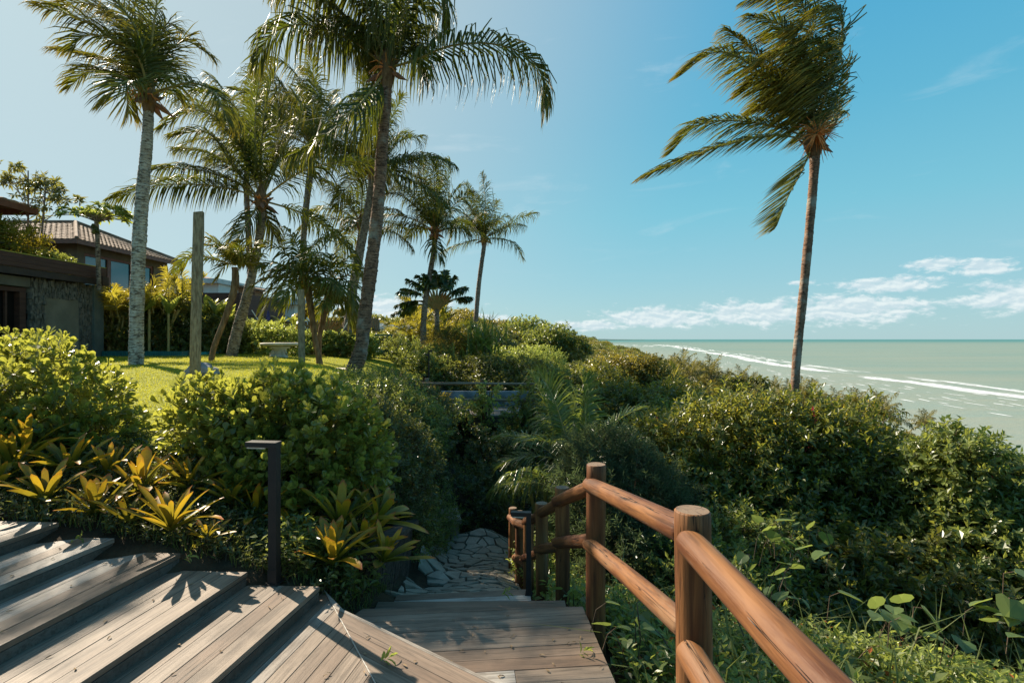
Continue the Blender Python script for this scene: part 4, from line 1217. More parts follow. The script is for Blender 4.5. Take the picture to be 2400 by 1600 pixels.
house = thing('villa', 'two storey house with low hipped clay tile roof and a long blue window band', 'house', (-20, 23, -.6))
hx0, hx1, hy0, hy1 = -29.0, -16.8, 20.6, 26.0
zE = 3.72
def wall_with(mb, axis, c, a0, a1, z0, z1, holes, th=.2):
    """wall across axis ('x': plane x=c running in y) with rectangular openings (a,b,z0,z1)"""
    cuts = sorted(set([a0, a1] + [h[0] for h in holes] + [h[1] for h in holes]))
    for u0, u1 in zip(cuts[:-1], cuts[1:]):
        hs = [h for h in holes if h[0] <= u0 + 1e-6 and h[1] >= u1 - 1e-6]
        segs = [(z0, z1)]
        for h in hs: segs = [(z0, h[2]), (h[3], z1)]
        for s0, s1 in segs:
            if s1 - s0 < .01: continue
            if axis == 'x': box_poly(mb, c - th, c, u0, u1, s0, s1)
            else: box_poly(mb, u0, u1, c, c + th, s0, s1)
mb = MB()
wall_with(mb, 'x', hx1, hy0, hy1, -.8, zE, [(20.95, 25.0, 1.2, 3.38)])
wall_with(mb, 'y', hy0, hx0, hx1 - .2, -.8, zE, [(-18.0, -17.35, 2.6, 3.3), (-20.5, -18.4, 1.4, 3.3)])
mb.build('wall', m_render, house)
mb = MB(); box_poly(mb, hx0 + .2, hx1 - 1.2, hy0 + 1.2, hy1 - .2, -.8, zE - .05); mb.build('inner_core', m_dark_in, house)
for k in range(3):
    y0 = 20.95 + k * 1.35; wnd = MB()
    for (a, b2, c_, d_) in ((y0, y0 + .10, 1.2, 3.38), (y0 + 1.25, y0 + 1.35, 1.2, 3.38), (y0 + .10, y0 + 1.25, 3.28, 3.38), (y0 + .10, y0 + 1.25, 1.2, 1.3)):
        box_poly(wnd, hx1 - .14, hx1 - .04, a, b2, c_, d_)
    wo_ = wnd.build('window', m_redwood, house)
    mb = MB(); box_poly(mb, hx1 - .105, hx1 - .09, y0 + .1, y0 + 1.25, 1.3, 3.28); mb.build('pane', m_glass, wo_)
for (x0, x1) in ((-18.0, -17.35), (-20.5, -19.45), (-19.45, -18.4)):
    wnd = MB(); z0, z1 = (2.6 if x0 == -18.0 else 1.4), 3.3
    for (a, b2, c_, d_) in ((x0, x0 + .07, z0, z1), (x1 - .07, x1, z0, z1), (x0 + .07, x1 - .07, z1 - .07, z1), (x0 + .07, x1 - .07, z0, z0 + .07)): box_poly(wnd, a, b2, hy0 + .05, hy0 + .14, c_, d_)
    wo_ = wnd.build('window', m_redwood, house)
    mb = MB(); box_poly(mb, x0 + .07, x1 - .07, hy0 + .09, hy0 + .10, z0 + .07, z1 - .07); mb.build('pane', m_glass, wo_)
ex0, ex1, ey0, ey1 = -30, -16.25, 19.9, 26.4
rz = 5.02; rx0, rx1, ry = -27, -18.9, 23.1
mb = MB()
mb.hexa([(ex0, ey0, zE), (ex1, ey0, zE), (ex1, ey1, zE), (ex0, ey1, zE)], [(rx0, ry - .02, rz - .06), (rx1, ry - .02, rz - .06), (rx1, ry + .02, rz - .06), (rx0, ry + .02, rz - .06)])
rf = mb.build('roof', m_soffit, house)
mb = MB(); roof_rows(mb, (ex0, ey0 - .05, zE), (ex1 + .05, ey0 - .05, zE), (rx0, ry, rz), (rx1, ry, rz), 20, .026, 1, .22); roof_rows(mb, (ex1 + .05, ey0 - .05, zE), (ex1 + .05, ey1 + .05, zE), (rx1, ry, rz), (rx1, ry + .01, rz), 20, .026, 2, .22)
tag(mb.build('roof_tiles', m_tile, rf), kind='stuff')
mb = MB(); mb.tube([(ex1, ey0, zE + .06), (rx1, ry, rz + .05)], .07, 6); mb.tube([(rx1, ry, rz + .05), (rx0, ry, rz + .05)], .07, 6); mb.tube([(rx1, ry, rz + .05), (ex1, ey1, zE + .06)], .07, 6)
mb.build('ridge_tiles', m_tile, rf)
mb = MB(); box_poly(mb, ex0, ex1 + .04, ey0 - .05, ey0 - .01, zE - .16, zE + .0); box_poly(mb, ex1 + .0, ex1 + .045, ey0 - .01, ey1, zE - .16, zE + .0); mb.build('fascia', m_redwood, rf)

# overhanging roof corner at the frame's left edge
rc = thing('tiled_pavilion', 'corner of a tiled roof with dark underside jutting in at the left edge', 'roof', (-14.5, 12.5, -.7))
cx0, cx1, cy0, cy1, cz = -20, -12.46, 9.4, 14.0, 3.40
mb = MB(); mb.hexa([(cx0, cy0, cz), (cx1, cy0, cz), (cx1, cy1, cz), (cx0, cy1, cz)], [(cx0, 11.69, cz + .55), (cx1 - 2.2, 11.69, cz + .55), (cx1 - 2.2, 11.71, cz + .55), (cx0, 11.71, cz + .55)])
rr1 = mb.build('roof', m_soffit, rc)
mb = MB(); roof_rows(mb, (cx1 + .04, cy0, cz), (cx1 + .04, cy1 + .04, cz), (cx1 - 2.2, 11.69, cz + .58), (cx1 - 2.2, 11.71, cz + .58), 9, seed=4); roof_rows(mb, (cx0, cy0, cz), (cx1, cy0, cz), (cx0, 11.69, cz + .58), (cx1 - 2.2, 11.69, cz + .58), 9, seed=5)
tag(mb.build('roof_tiles', m_tile, rr1), kind='stuff')
mb = MB(); box_poly(mb, cx1, cx1 + .04, cy0, cy1, cz - .15, cz); box_poly(mb, cx0, cx1, cy1, cy1 + .03, cz - .15, cz); mb.build('fascia', m_redwood, rr1)
mb = MB()
for px_p in ((-14.6, 13.2), (-17.2, 13.2), (-19.6, 13.2), (-14.6, 10), (-19.6, 10)): box_poly(mb, px_p[0] - .1, px_p[0] + .1, px_p[1] - .1, px_p[1] + .1, -.8, cz)
mb.build('pillar', m_redwood, rc)

# low building with stone cladding and roof garden
low = thing('low_house', 'low flat roofed house with dark brown fascia and rough stone framed wall panel', 'house', (-12.5, 12, -.6))
lx = -11.0
mb = MB(); box_poly(mb, -18, lx - .45, 7.0, 14.45, -.9, 1.45); mb.build('wall', m_darkwall, low)
mb = MB(); box_poly(mb, -18.4, lx - .03, 6.8, 14.42, 1.50, 1.56); mb.build('roof_slab', m_fascia_d, low)
mb = MB(); box_poly(mb, lx - .03, lx, 6.8, 14.45, 1.60, 1.90); box_poly(mb, -18.4, lx - .03, 14.42, 14.45, 1.60, 1.90); fa = mb.build('fascia', m_fascia, low)
for k in range(3):
    mb = MB(); box_poly(mb, lx, lx + .012, 6.8, 14.45, 1.61 + k * .097, 1.70 + k * .097); mb.build('board', m_fascia, fa)
mb = MB(); box_poly(mb, lx - .12, lx - .02, 6.8, 14.42, 1.44, 1.595); mb.build('edge_beam', m_fascia_d, low)
mb = MB(); box_poly(mb, lx - .06, lx + .015, 6.8, 14.45, 1.905, 1.925); mb.build('mossy_coping', m_moss, low)
mb = MB(); box_poly(mb, lx - .0, lx + .10, 14.2, 14.42, 1.42, 1.66); mb.build('downpipe_head', m_fascia_d, low)
# corner pier
mb = MB(); box_poly(mb, lx - .45, lx - .16, 14.25, 14.58, -.9, 1.44); mb.build('corner_pier', m_green_wall, low)
# plaster panel and stone frame around it
mb = MB(); box_poly(mb, lx - .45, lx - .25, 12.78, 13.85, -.9, 1.02); mb.build('plaster_panel', flat_mat('pale_olive_plaster', (.17, .155, .12), (.25, .225, .175), 2.0, .9, .15), low)
mb = MB(); box_poly(mb, lx - .45, lx - .20, 10.2, 12.40, 1.20, 1.42); mb.build('lintel', m_render2, low)
m_clad = flat_mat('rough_grey_stone', (.085, .08, .068), (.19, .175, .15), 9, .9, .2, .6)
mb = MB(); rs = random.Random(9)
def clad(y0, y1, z0, z1):
    y = y0
    while y < y1:
        w = rs.uniform(.035, .07); z = z0 + rs.uniform(-.05, 0)
        while z < z1:
            h = rs.uniform(.07, .18)
            c_ = Vector((lx - .30 + rs.uniform(-.02, .035), y + w / 2, z + h / 2)); a = rs.uniform(-.25, .25)
            mb.box(c_, (.14, w * .95, h * .95), Matrix.Rotation(a, 3, 'X') @ Matrix.Rotation(rs.uniform(-.3, .3), 3, 'Z'))
            z += h
        y += w
clad(12.45, 12.78, -.85, 1.38); clad(13.85, 14.22, -.85, 1.38); clad(12.78, 13.85, 1.02, 1.38)
tag(mb.build('stone_cladding', m_clad, low), kind='stuff')
# dark doorway with frame
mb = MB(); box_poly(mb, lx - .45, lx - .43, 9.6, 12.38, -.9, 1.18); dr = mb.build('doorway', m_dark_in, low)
mb = MB(); box_poly(mb, lx - .43, lx - .30, 12.24, 12.40, -.9, 1.18); box_poly(mb, lx - .43, lx - .30, 9.6, 12.24, 1.08, 1.18); box_poly(mb, lx - .41, lx - .36, 11.95, 12.0, -.9, 1.08); mb.build('door_frame', m_fascia, dr)
# roof railing
rg = thing('roof_railing', 'thin grey wooden railing among the plants on the flat roof', 'railing', (-12.2, 13, 1.9))
m_greywood = flat_mat('silver_grey_wood', (.20, .17, .13), (.32, .28, .22), 10, .8, .2, .3, (1, 1, 3))
for i, y in enumerate((11.2, 12.4, 13.6)):
    mb = MB(); mb.bar((-12.2 - i * .05, y, 1.5), (-12.2 - i * .05, y, 2.35), .06, .06); mb.build('post', m_greywood, rg)
for z in (2.32, 2.12):
    mb = MB(); mb.bar((-12.17, 10.4, z), (-12.28, 13.65, z), .05, .05); mb.build('rail', m_greywood, rg)
mb = MB(); mb.bar((-12.28, 13.62, 2.30), (-14.5, 13.62, 2.30), .05, .05); mb.build('rail', m_greywood, rg)

# second low building with brown fascia
lb = thing('garden_pavilion', 'dark brown flat roof edge and grey wall behind the yellow shrubs', 'house', (-12, 21, -.6))
a = P(468, 690, 20); b_ = P(562, 694, 20)
mb = MB(); box_poly(mb, -14.6, b_.x, 20, 24, .9, P(0, 686, 20).z); fb = mb.build('fascia', m_fascia, lb)
mb = MB(); box_poly(mb, -14.4, b_.x - .05, 20.3, 23.5, -.7, .88); mb.build('wall', m_render2, lb)
mb = MB(); box_poly(mb, b_.x - .12, b_.x - .02, 19.96, 20.0, .86, 1.15); mb.build('downpipe_head', m_fascia_d, lb)

# white and orange house beyond
wh = thing('white_house', 'white and orange brown house with pale flat roofs seen between the palm trunks', 'house', P(560, 790, 38))
def facebox(mb, x0, y0, x1, y1, D, depth, mi=0):
    p, q = P(x0, y0, D), P(x1, y1, D)
    box_poly(mb, p.x, q.x, D, D + depth, q.z, p.z, mi)
mb = MB(); facebox(mb, 395, 660, 512, 800, 34, 6); facebox(mb, 512, 690, 600, 800, 37, 6); facebox(mb, 590, 712, 690, 800, 38, 6); mb.build('wall', m_white, wh)
mb = MB(); facebox(mb, 392, 652, 510, 663, 33.6, 7); facebox(mb, 585, 700, 700, 713, 37.5, 7); rfw = mb.build('roof', m_whiteroof, wh)
mb = MB()
p0, p1, p2, p3 = P(480, 655, 36), P(508, 664, 34.5), P(617, 683, 36.2), P(617, 697, 36.2)
mb.hexa([P(508, 690, 36.5), P(617, 697, 36.5), P(617, 697, 40) , P(508, 690, 40)], [P(508, 664, 36.5), P(617, 684, 36.5), P(617, 684, 40), P(508, 664, 40)])
mb.build('gable', m_orange, wh)
mb = MB(); mb.hexa([P(470, 653, 36.2), P(622, 684, 36.2), P(622, 681, 41), P(470, 650, 41)], [P(470, 649, 36.2), P(622, 680, 36.2), P(622, 677, 41), P(470, 646, 41)]); mb.build('roof', m_tile, wh)
for (x0, x1) in ((420, 440), (455, 475)):
    mb = MB(); facebox(mb, x0, 672, x1, 690, 33.96, .05); wq = mb.build('window', m_redwood, wh); mb = MB(); facebox(mb, x0 + 2, 674, x1 - 2, 688, 33.93, .02); mb.build('pane', m_glass, wq)
for (x0, x1) in ((618, 634), (648, 664)):
    mb = MB(); facebox(mb, x0, 722, x1, 742, 37.96, .05); wq = mb.build('window', m_fascia_d, wh); mb = MB(); facebox(mb, x0 + 1.5, 724, x1 - 1.5, 740, 37.93, .02); mb.build('pane', m_glass, wq)
# small pale villas farther off
v2 = thing('far_villa', 'small cream villa with flat roof in front of the wooded ridge', 'house', P(915, 790, 48))
mb = MB(); facebox(mb, 890, 770, 938, 800, 48, 5); mb.build('wall', m_white, v2)
mb = MB(); facebox(mb, 886, 764, 942, 770, 47.7, 5.6); mb.build('roof', m_whiteroof, v2)
mb = MB(); facebox(mb, 886, 757, 906, 764, 49, 3); mb.build('roof_tank', m_white, v2)
mb = MB(); facebox(mb, 912, 776, 926, 788, 47.95, .05); wq = mb.build('window', m_fascia_d, v2); mb = MB(); facebox(mb, 913.5, 778, 924.5, 787, 47.92, .02); mb.build('pane', m_glass, wq)
aw = thing('fabric_canopy', 'arched cream canopy showing between the yellow palm fronds', 'canopy', P(950, 790, 46))
vv = []; tt2 = []
for i in range(11):
    f = i / 10; p = P(930 + 44 * f, 778 - 14 * math.sin(f * PI) , 45); vv += [list(p), [p.x, p.y + 3, p.z + .2], [p.x, p.y, p.z - .06], [p.x, p.y + 3, p.z + .14]]
    if i:
        o_ = (i - 1) * 4; tt2 += [[o_, o_ + 4, o_ + 5], [o_, o_ + 5, o_ + 1], [o_ + 2, o_ + 3, o_ + 7], [o_ + 2, o_ + 7, o_ + 6], [o_, o_ + 2, o_ + 6], [o_, o_ + 6, o_ + 4]]
part('cover', vv, tt2, m_white, aw)
mb = MB()
for px_p in (932, 972): q = P(px_p, 778, 45); mb.bar(q, (q.x, q.y, -1.0), .08, .08)
mb.build('pole', m_greywood, aw)

# bamboo fence
m_bamboo = flat_mat('weathered_bamboo', (.12, .085, .045), (.26, .19, .10), 6, .8, .25, .4, (1, 1, .3))
bf = thing('bamboo_fence', 'tall fence of brown upright poles behind the hedge and hammocks', 'fence', P(740, 792, 24))
poles_px = [604 + i * 4.75 for i in range(60)]
for i, q in enumerate(poles_px):
    D = 24.0; top = 752 + random.uniform(-2.5, 2.5) - (6 if q > 800 else 0)
    a = P(q, top, D); 
    v, t = tube([(a.x, a.y + random.uniform(-.03, .03), gz(a.x, a.y) - .1), (a.x + random.uniform(-.02, .02), a.y, (a.z + gz(a.x, a.y)) / 2), (a.x + random.uniform(-.03, .03), a.y, a.z)], .043, 6)
    part('pole', v, t, m_bamboo, bf)
for zz in (765, 782):
    mb = MB(); mb.bar(P(602, zz, 24.06), P(886, zz, 24.06), .05, .07); mb.build('rail', m_bamboo, bf)
# taller grey poles at the fence's right end
for i, q in enumerate((868, 875, 881, 887)):
    a = P(q, 742 + i * 2, 23); v, t = tube([(a.x, a.y, gz(a.x, a.y) - .1), (a.x, a.y, a.z)], .05, 6); part('pole', v, t, m_greywood, bf)

# ------------------------------------------------------------------ garden furniture
m_pole = flat_mat('weathered_square_timber', (.17, .115, .065), (.38, .285, .175), 7, .85, .2, .7, (6, 6, 1.2), 30)
def rough_post(name, label, top, base, D, w, seed, tl=.0):
    t = thing(name, label, 'post', P(base[0], base[1], D), 'rough timber posts on the lawn')
    r = random.Random(seed); a, b2 = P(*base, D), P(*top, D); a.z = gz(a.x, a.y) - .3
    n = 30; V = []; T = []; hw = w / FPX * D / 2 / math.sqrt(1 + ((top[0] - CX) / FPX) ** 2)
    ca, sa = math.cos(.5 * seed), math.sin(.5 * seed)
    prof = [(-1, -.75), (-.8, -1), (.8, -1), (1, -.8), (1, .8), (.8, 1), (-.8, 1), (-1, .75)]
    for i in range(n):
        f = i / (n - 1); c_ = a.lerp(b2, f)
        for (u_, v_) in prof:
            k = hw * (1 + .05 * noise.noise((u_ * 2 + seed, v_ * 2, f * 9)) + .05 * noise.noise((u_ + seed, v_, f * 3)))
            V.append((c_.x + k * (u_ * math.cos(.3) - v_ * math.sin(.3)) * .85, c_.y + k * (u_ * math.sin(.3) + v_ * math.cos(.3)) * .85, c_.z + (.012 * u_ if i == n - 1 else 0)))
        if i:
            for q in range(8):
                j = (q + 1) % 8; T += [[(i - 1) * 8 + q, (i - 1) * 8 + j, i * 8 + j], [(i - 1) * 8 + q, i * 8 + j, i * 8 + q]]
    V.append((b2.x, b2.y, b2.z + .004))
    for q in range(8): T.append([(n - 1) * 8 + q, (n - 1) * 8 + (q + 1) % 8, n * 8])
    part('shaft', V, T, m_pole, t)
    mb = MB(); zc = a.lerp(b2, .62)
    mb.tube([(zc.x - hw * .9, zc.y - hw * .75, zc.z), (zc.x - hw * .9, zc.y - hw * .9, zc.z)], .012, 6); mb.build('nail', m_dark, t)
rough_post('timber_post', 'tall rough grey timber post on the lawn beside the rock', (466, 498), (455, 896), 8.3, 27, 1)
rough_post('timber_post', 'shorter mossy timber post in front of the stone table', (705, 679), (708, 868), 10.4, 18, 2)

def rock(name, label, c, s, seed, m):
    import bmesh
    bm = bmesh.new(); bmesh.ops.create_icosphere(bm, subdivisions=4, radius=1)
    for v in bm.verts:
        n_ = v.co.normalized(); k = 1 + .22 * noise.noise(n_ * 1.4 + Vector((seed, 0, 0))) + .10 * noise.noise(n_ * 4 + Vector((seed, 3, 0))) + .04 * noise.noise(n_ * 11)
        cell = noise.cell(n_ * 2.2 + Vector((seed, 0, 0))) * .08
        v.co = Vector((n_.x * s[0], n_.y * s[1], n_.z * s[2])) * (k + cell * .4)
    me = bpy.data.meshes.new(name); bm.to_mesh(me); bm.free(); me.materials.append(m)
    o = bpy.data.objects.new(name, me); o.location = c; link(o); tag(o, label, 'rock'); return o
m_rock = flat_mat('grey_rock', (.15, .15, .15), (.30, .30, .30), 5, .9, .2, .8)
rp = P(472, 882, 8.9); rp.z = gz(rp.x, rp.y)
rock('rock', 'blue grey boulder lying on the lawn behind the tall timber post', rp, (.27, .22, .20), 4, m_rock)

m_cast = flat_mat('cast_stone', (.50, .46, .38), (.66, .61, .52), 5, .8, .2, .35)
tc_ = P(656, 850, 15.5)
tb = thing('stone_table', 'round cast stone garden table on a sculpted pedestal on the lawn', 'table', tc_)
H_ = P(0, 803, 15.5).z - tc_.z
mb = MB(); mb.lathe(tc_, [(0, H_ - .09), (.44, H_ - .09), (.52, H_ - .065), (.54, H_ - .035), (.52, H_ - .005), (.48, H_), (0, H_)], 40); mb.build('table_top', m_cast, tb, smooth=True)
mb = MB(); mb.lathe(tc_, [(.28, 0), (.29, .05), (.23, .08), (.21, .12), (.23, .2), (.17, .26), (.16, .33), (.20, .42), (.28, H_ - .16), (.30, H_ - .11), (0, H_ - .10)], 24); mb.build('pedestal', m_cast, tb)
for sx_ in (-1, 1):
    mb = MB(); mb.tube([tc_ + Vector((sx_ * .14, -.05, H_ - .2)), tc_ + Vector((sx_ * .22, -.08, H_ - .33)), tc_ + Vector((sx_ * .13, -.10, .34)), tc_ + Vector((sx_ * .20, -.12, .16)), tc_ + Vector((sx_ * .27, -.12, .05))], [.05, .05, .045, .06, .07], 8); mb.build('scroll', m_cast, tb)
# rounded stone seat below
st2 = P(700, 838, 17.5); st2.z = gz(st2.x, st2.y)

# pool edge
m_pooltile, N = mat('turquoise_mosaic')
tc = N.node('ShaderNodeNewGeometry').outputs['Position']
bk = N.node('ShaderNodeTexBrick'); N.l.new(N.mapv(tc, (1, 1, 1), rot=(PI / 2, 0, 0)), bk.inputs[0]); bk.offset = 0
bk.inputs['Scale'].default_value = 9; bk.inputs['Color1'].default_value = (.04, .20, .19, 1); bk.inputs['Color2'].default_value = (.03, .13, .14, 1); bk.inputs['Mortar'].default_value = (.015, .05, .05, 1)
bk.inputs['Brick Width'].default_value = .5; bk.inputs['Row Height'].default_value = .5; bk.inputs['Mortar Size'].default_value = .03
b = pbsdf(N, bk.outputs[0], .2, .5); finish(N, b.outputs[0])
pl = thing('swimming_pool', 'low turquoise mosaic edge of a pool in front of the dark hedge', 'pool', P(380, 838, 14.5))
a, b2 = P(250, 830, 14.6), P(436, 830, 14.2)
zz = gz(-8.5, 14.4)
mb = MB(); mb.bar((a.x, a.y, zz + .05), (b2.x, b2.y, zz + .05), .3, .16); mb.build('tiled_rim', m_pooltile, pl)
m_water, N = mat('pool_water'); b = pbsdf(N, (.05, .32, .34), .05, .5); finish(N, b.outputs[0])
mb = MB(); mb.prism([(a.x, a.y + .2), (b2.x, b2.y + .2), (b2.x, b2.y + 1.6), (a.x, a.y + 1.6)], zz - .2, zz + .09); mb.build('water', m_water, pl)
mb = MB(); q0, q1 = P(560, 828, 17.6), P(652, 828, 17.6); zq = gz(q0.x, 17.6)
mb.bar((q0.x, q0.y, zq + .04), (q1.x, q1.y, zq + .04), .5, .12)
tag(mb.build('pool_coping', m_white, None), 'pale strip of pool coping behind the leaning palm trunk', 'coping')
mb = MB(); q0 = P(830, 858, 12.4)
mb.box((P(803, 855, 12.8).x, 12.8, gz(P(803, 855, 12.8).x, 12.8) + .02), (.62, .7, .07))
tag(mb.build('paving_slab', m_cast, None), 'flat grey paving slab on the lawn left of the tallest trunk', 'slab')

# hammocks
m_net = flat_mat('white_cotton_netting', (.66, .62, .54), (.78, .75, .68), 30, .9, .1)
def hammock(label, a, m_, b2, D, w=.5):
    t = thing('hammock', label, 'hammock', P(*m_, D), 'white hammocks tied between the palms')
    pts = spline([P(*a, D), P((a[0] + m_[0]) / 2 - 1, (a[1] + m_[1]) / 2 + 6, D), P(*m_, D), P((b2[0] + m_[0]) / 2 + 1, (b2[1] + m_[1]) / 2 + 6, D), P(*b2, D)], 24)
    V = []; T = []
    for i, p in enumerate(pts):
        f = i / 23; ww = w * math.sin(f * PI) ** .8 + .03
        for k in range(7):
            s = (k / 6 - .5) * 2; V.append((p[0], p[1] + s * ww / 2, p[2] + .18 * s * s * math.sin(f * PI)))
        if i:
            for k in range(6): a_ = (i - 1) * 7 + k; T += [[a_, a_ + 1, a_ + 8], [a_, a_ + 8, a_ + 7]]
    part('net', V, T, m_net, t)
    for e, pe in ((pts[0], pts[1]), (pts[-1], pts[-2])):
        mb = MB(); d = Vector(e) - Vector(pe); mb.tube([e, Vector(e) + d * 2.5], .02, 5); mb.build('rope', m_net, t)
hammock('white net hammock tied to the left palm, sagging behind the hedge', (600, 742), (648, 800), (690, 757), 19.5)
hammock('white net hammock between the thatch palm and the pale leaning trunk', (716, 768), (765, 822), (806, 770), 18.5)
m_blue = flat_mat('faded_blue_cloth', (.08, .08, .22), (.14, .13, .32), 9, .9, .1)
cl = MB(); q = P(629, 738, 21); cl.hexa([P(622, 752, 21), P(634, 750, 21), P(634, 750, 21.2), P(622, 752, 21.2)], [P(627, 728, 21), P(631, 728, 21), P(631, 728, 21.1), P(627, 728, 21.1)])
tag(cl.build('hanging_cloth', m_blue, None), 'dark blue cloth hanging by the bamboo fence', 'cloth')

# green garden swing
m_green = flat_mat('dark_green_enamel', (.02, .10, .085), (.03, .14, .12), 9, .4, .5)
sw = thing('garden_swing', 'small dark green metal swing seat in its frame beyond the palm trunk', 'garden swing', P(900, 838, 19))
mb = MB()
for px_p in (877, 918): 
    q = P(px_p, 786, 19); g_ = gz(q.x, 19)
    mb2 = MB(); mb2.bar((q.x, 19, g_), (q.x, 19, q.z), .05, .05); mb2.build('leg', m_green, sw)
mb.bar(P(875, 785, 19), P(920, 785, 19), .05, .05); mb.build('top_bar', m_green, sw)
mb = MB(); p = P(898, 824, 18.9)
mb.lathe((p.x, p.y, p.z - .12), [(.02, 0), (.22, .02), (.26, .12), (.20, .26), (.15, .30), (0, .31)], 16); mb.build('seat', m_green, sw)
mb = MB(); mb.bar(P(890, 815, 18.9), P(888, 787, 19), .02, .02); mb.bar(P(906, 815, 18.9), P(908, 787, 19), .02, .02); mb.build('hanger', m_green, sw)
# lamp post thin, in the garden
for (px_, yt, yb, D, lab) in ((1005, 822, 872, 16, 'thin black garden pole with two small lamps on the slope'),):
    a, b2 = P(px_, yt, D), P(px_, yb, D); t = thing('garden_lamp', lab, 'lamp', b2)
    mb = MB(); mb.tube([(b2.x, b2.y, b2.z - .5), a], .025, 6); mb.build('pole', m_dark, t)
    for k, dzz in enumerate((.0, -.12)):
        mb = MB(); mb.box((a.x + (-.05 if k else .05), a.y, a.z + dzz), (.09, .09, .06)); mb.build('lamp_head', m_dark, t)

# sloping concrete edge below the palms
m_conc = flat_mat('grey_concrete', (.20, .185, .16), (.30, .28, .245), 3, .9, .2)
cw = MB()
def slab(pts_top, drop, th, D):
    for (a, b2) in zip(pts_top[:-1], pts_top[1:]):
        A, B_ = P(a[0], a[1], a[2]), P(b2[0], b2[1], b2[2])
        cw.hexa([(A.x, A.y, A.z - drop), (B_.x, B_.y, B_.z - drop), (B_.x - .1, B_.y + th, B_.z - drop), (A.x - .1, A.y + th, A.z - drop)], [A, B_, (B_.x - .1, B_.y + th, B_.z), (A.x - .1, A.y + th, A.z)])
slab([(915, 862, 15.5), (958, 880, 14.6), (1006, 906, 13.6), (1012, 912, 13.2)], .75, .18, 14)
cwo = cw.build('garden_wall', m_conc, None); tag(cwo, 'low grey concrete wall sloping down from the lawn to the platform', 'wall')

# ------------------------------------------------------------------ viewing platform
m_deckdark = plank_mat('platform_board', [(.16, .13, .10), (.24, .20, .16), (.15, .10, .07)], (.22, .21, .19))  # boards a little greyer than those of the stairs
pf = thing('viewing_platform', 'small overgrown wooden platform with round log railing over the dark path', 'platform', (-.9, 13.6, -3.4))
x0, x1, y0, y1, zp_ = -2.55, 1.15, 12.45, 15.2, -1.80
k = y0
while k < y1:
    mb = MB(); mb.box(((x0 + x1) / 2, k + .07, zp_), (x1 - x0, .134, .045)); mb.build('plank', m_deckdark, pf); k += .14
for y in (y0 + .05, (y0 + y1) / 2, y1 - .1):
    mb = MB(); mb.bar((x0, y, zp_ - .12), (x1, y, zp_ - .12), .09, .16); mb.build('beam', m_slat, pf)
m_log2 = log_mat('faded_log', (.22, .14, .09), (.33, .24, .17), (.10, .06, .04))
pps = [(1006, 905, 12.5), (1131, 889, 12.45), (1279, 898, 12.45)]
for (a, b2, D) in pps:
    q = P(a, b2, D); log_obj('post', (q.x, q.y, -3.9), (q.x, q.y, q.z), .062, pf, m_log2 if a != 1131 else m_log, round_ends=False, ns=12)
for (a, b2) in (((-2.2, 12.40), (1.05, 12.40)),):
    for z in (-1.04, -1.42): log_obj('rail', (a[0], a[1], z), (-.62, 12.40, z + .01), .030, pf, m_log2, ns=10); log_obj('rail', (-.66, 12.38, z), (b2[0], b2[1], z - .01), .030, pf, m_log2, ns=10)
for q in ((-2.4, 15.0), (1.0, 15.0)): log_obj('post', (q[0], q[1], -3.9), (q[0], q[1], -1.1), .06, pf, m_log2, round_ends=False, ns=10)
m_tub = flat_mat('stained_blue_grey_plaster', (.12, .13, .14), (.30, .31, .33), 3.5, .8, .3, .4)
mb = MB(); box_poly(mb, -1.9, .95, 14.2, 14.4, -1.775, -1.40); tag(mb.build('parapet', m_tub, None), 'low stained blue grey parapet at the back of the overgrown platform', 'parapet')

# ------------------------------------------------------------------ shrubs and ground cover
m_clusia = leaf_mat('paddle_leaf', (.065, .085, .020), (.22, .24, .060), (.62, .62, .08), .42, .28, .6)
m_clusia_o = leaf_mat('paddle_leaf_single', (.065, .085, .020), (.22, .24, .060), (.62, .62, .08), .42, .28, .6, obj_rnd=True)
m_small = leaf_mat('small_dark_leaf', (.030, .042, .014), (.095, .11, .032), (.32, .34, .06), .30, .36, .5)
m_olive = leaf_mat('olive_leaf', (.024, .034, .009), (.145, .150, .026), (.50, .40, .05), .36, .38, .5)
m_mid = leaf_mat('mid_green_leaf', (.045, .068, .018), (.17, .205, .050), (.46, .50, .08), .38, .36, .5)
m_weed = leaf_mat('bright_weed_leaf', (.080, .115, .026), (.28, .32, .085), (.62, .68, .12), .42, .34, .5)
m_grey = leaf_mat('narrow_grey_green_leaf', (.045, .065, .035), (.09, .115, .06), (.20, .27, .09), .25, .42, .4)
m_gold = leaf_mat('golden_leaf', (.16, .15, .02), (.30, .24, .03), (.55, .45, .04), .40, .45, .4)
m_hedge = leaf_mat('hedge_leaf', (.034, .048, .012), (.11, .125, .026), (.40, .40, .05), .34, .36, .5)
m_yflower = flat_mat('yellow_flower', (.55, .38, .02), (.70, .55, .05), 20, .8, .1)
m_pink = flat_mat('magenta_bract', (.50, .03, .06), (.62, .08, .12), 20, .8, .1)
m_redleaf = leaf_mat('red_weed_leaf', (.28, .07, .02), (.40, .14, .03), (.5, .2, .04), .35, .5, .3)
m_twig = flat_mat('brown_twig', (.07, .05, .035), (.14, .10, .07), 15, .9, .1)
m_wgrass = leaf_mat('grass_blade', (.06, .085, .02), (.14, .16, .05), (.30, .34, .08), .3, .5, .3)
m_lawn = leaf_mat('lawn_blade', (.22, .24, .022), (.40, .40, .045), (.75, .70, .06), .35, .55, .25)

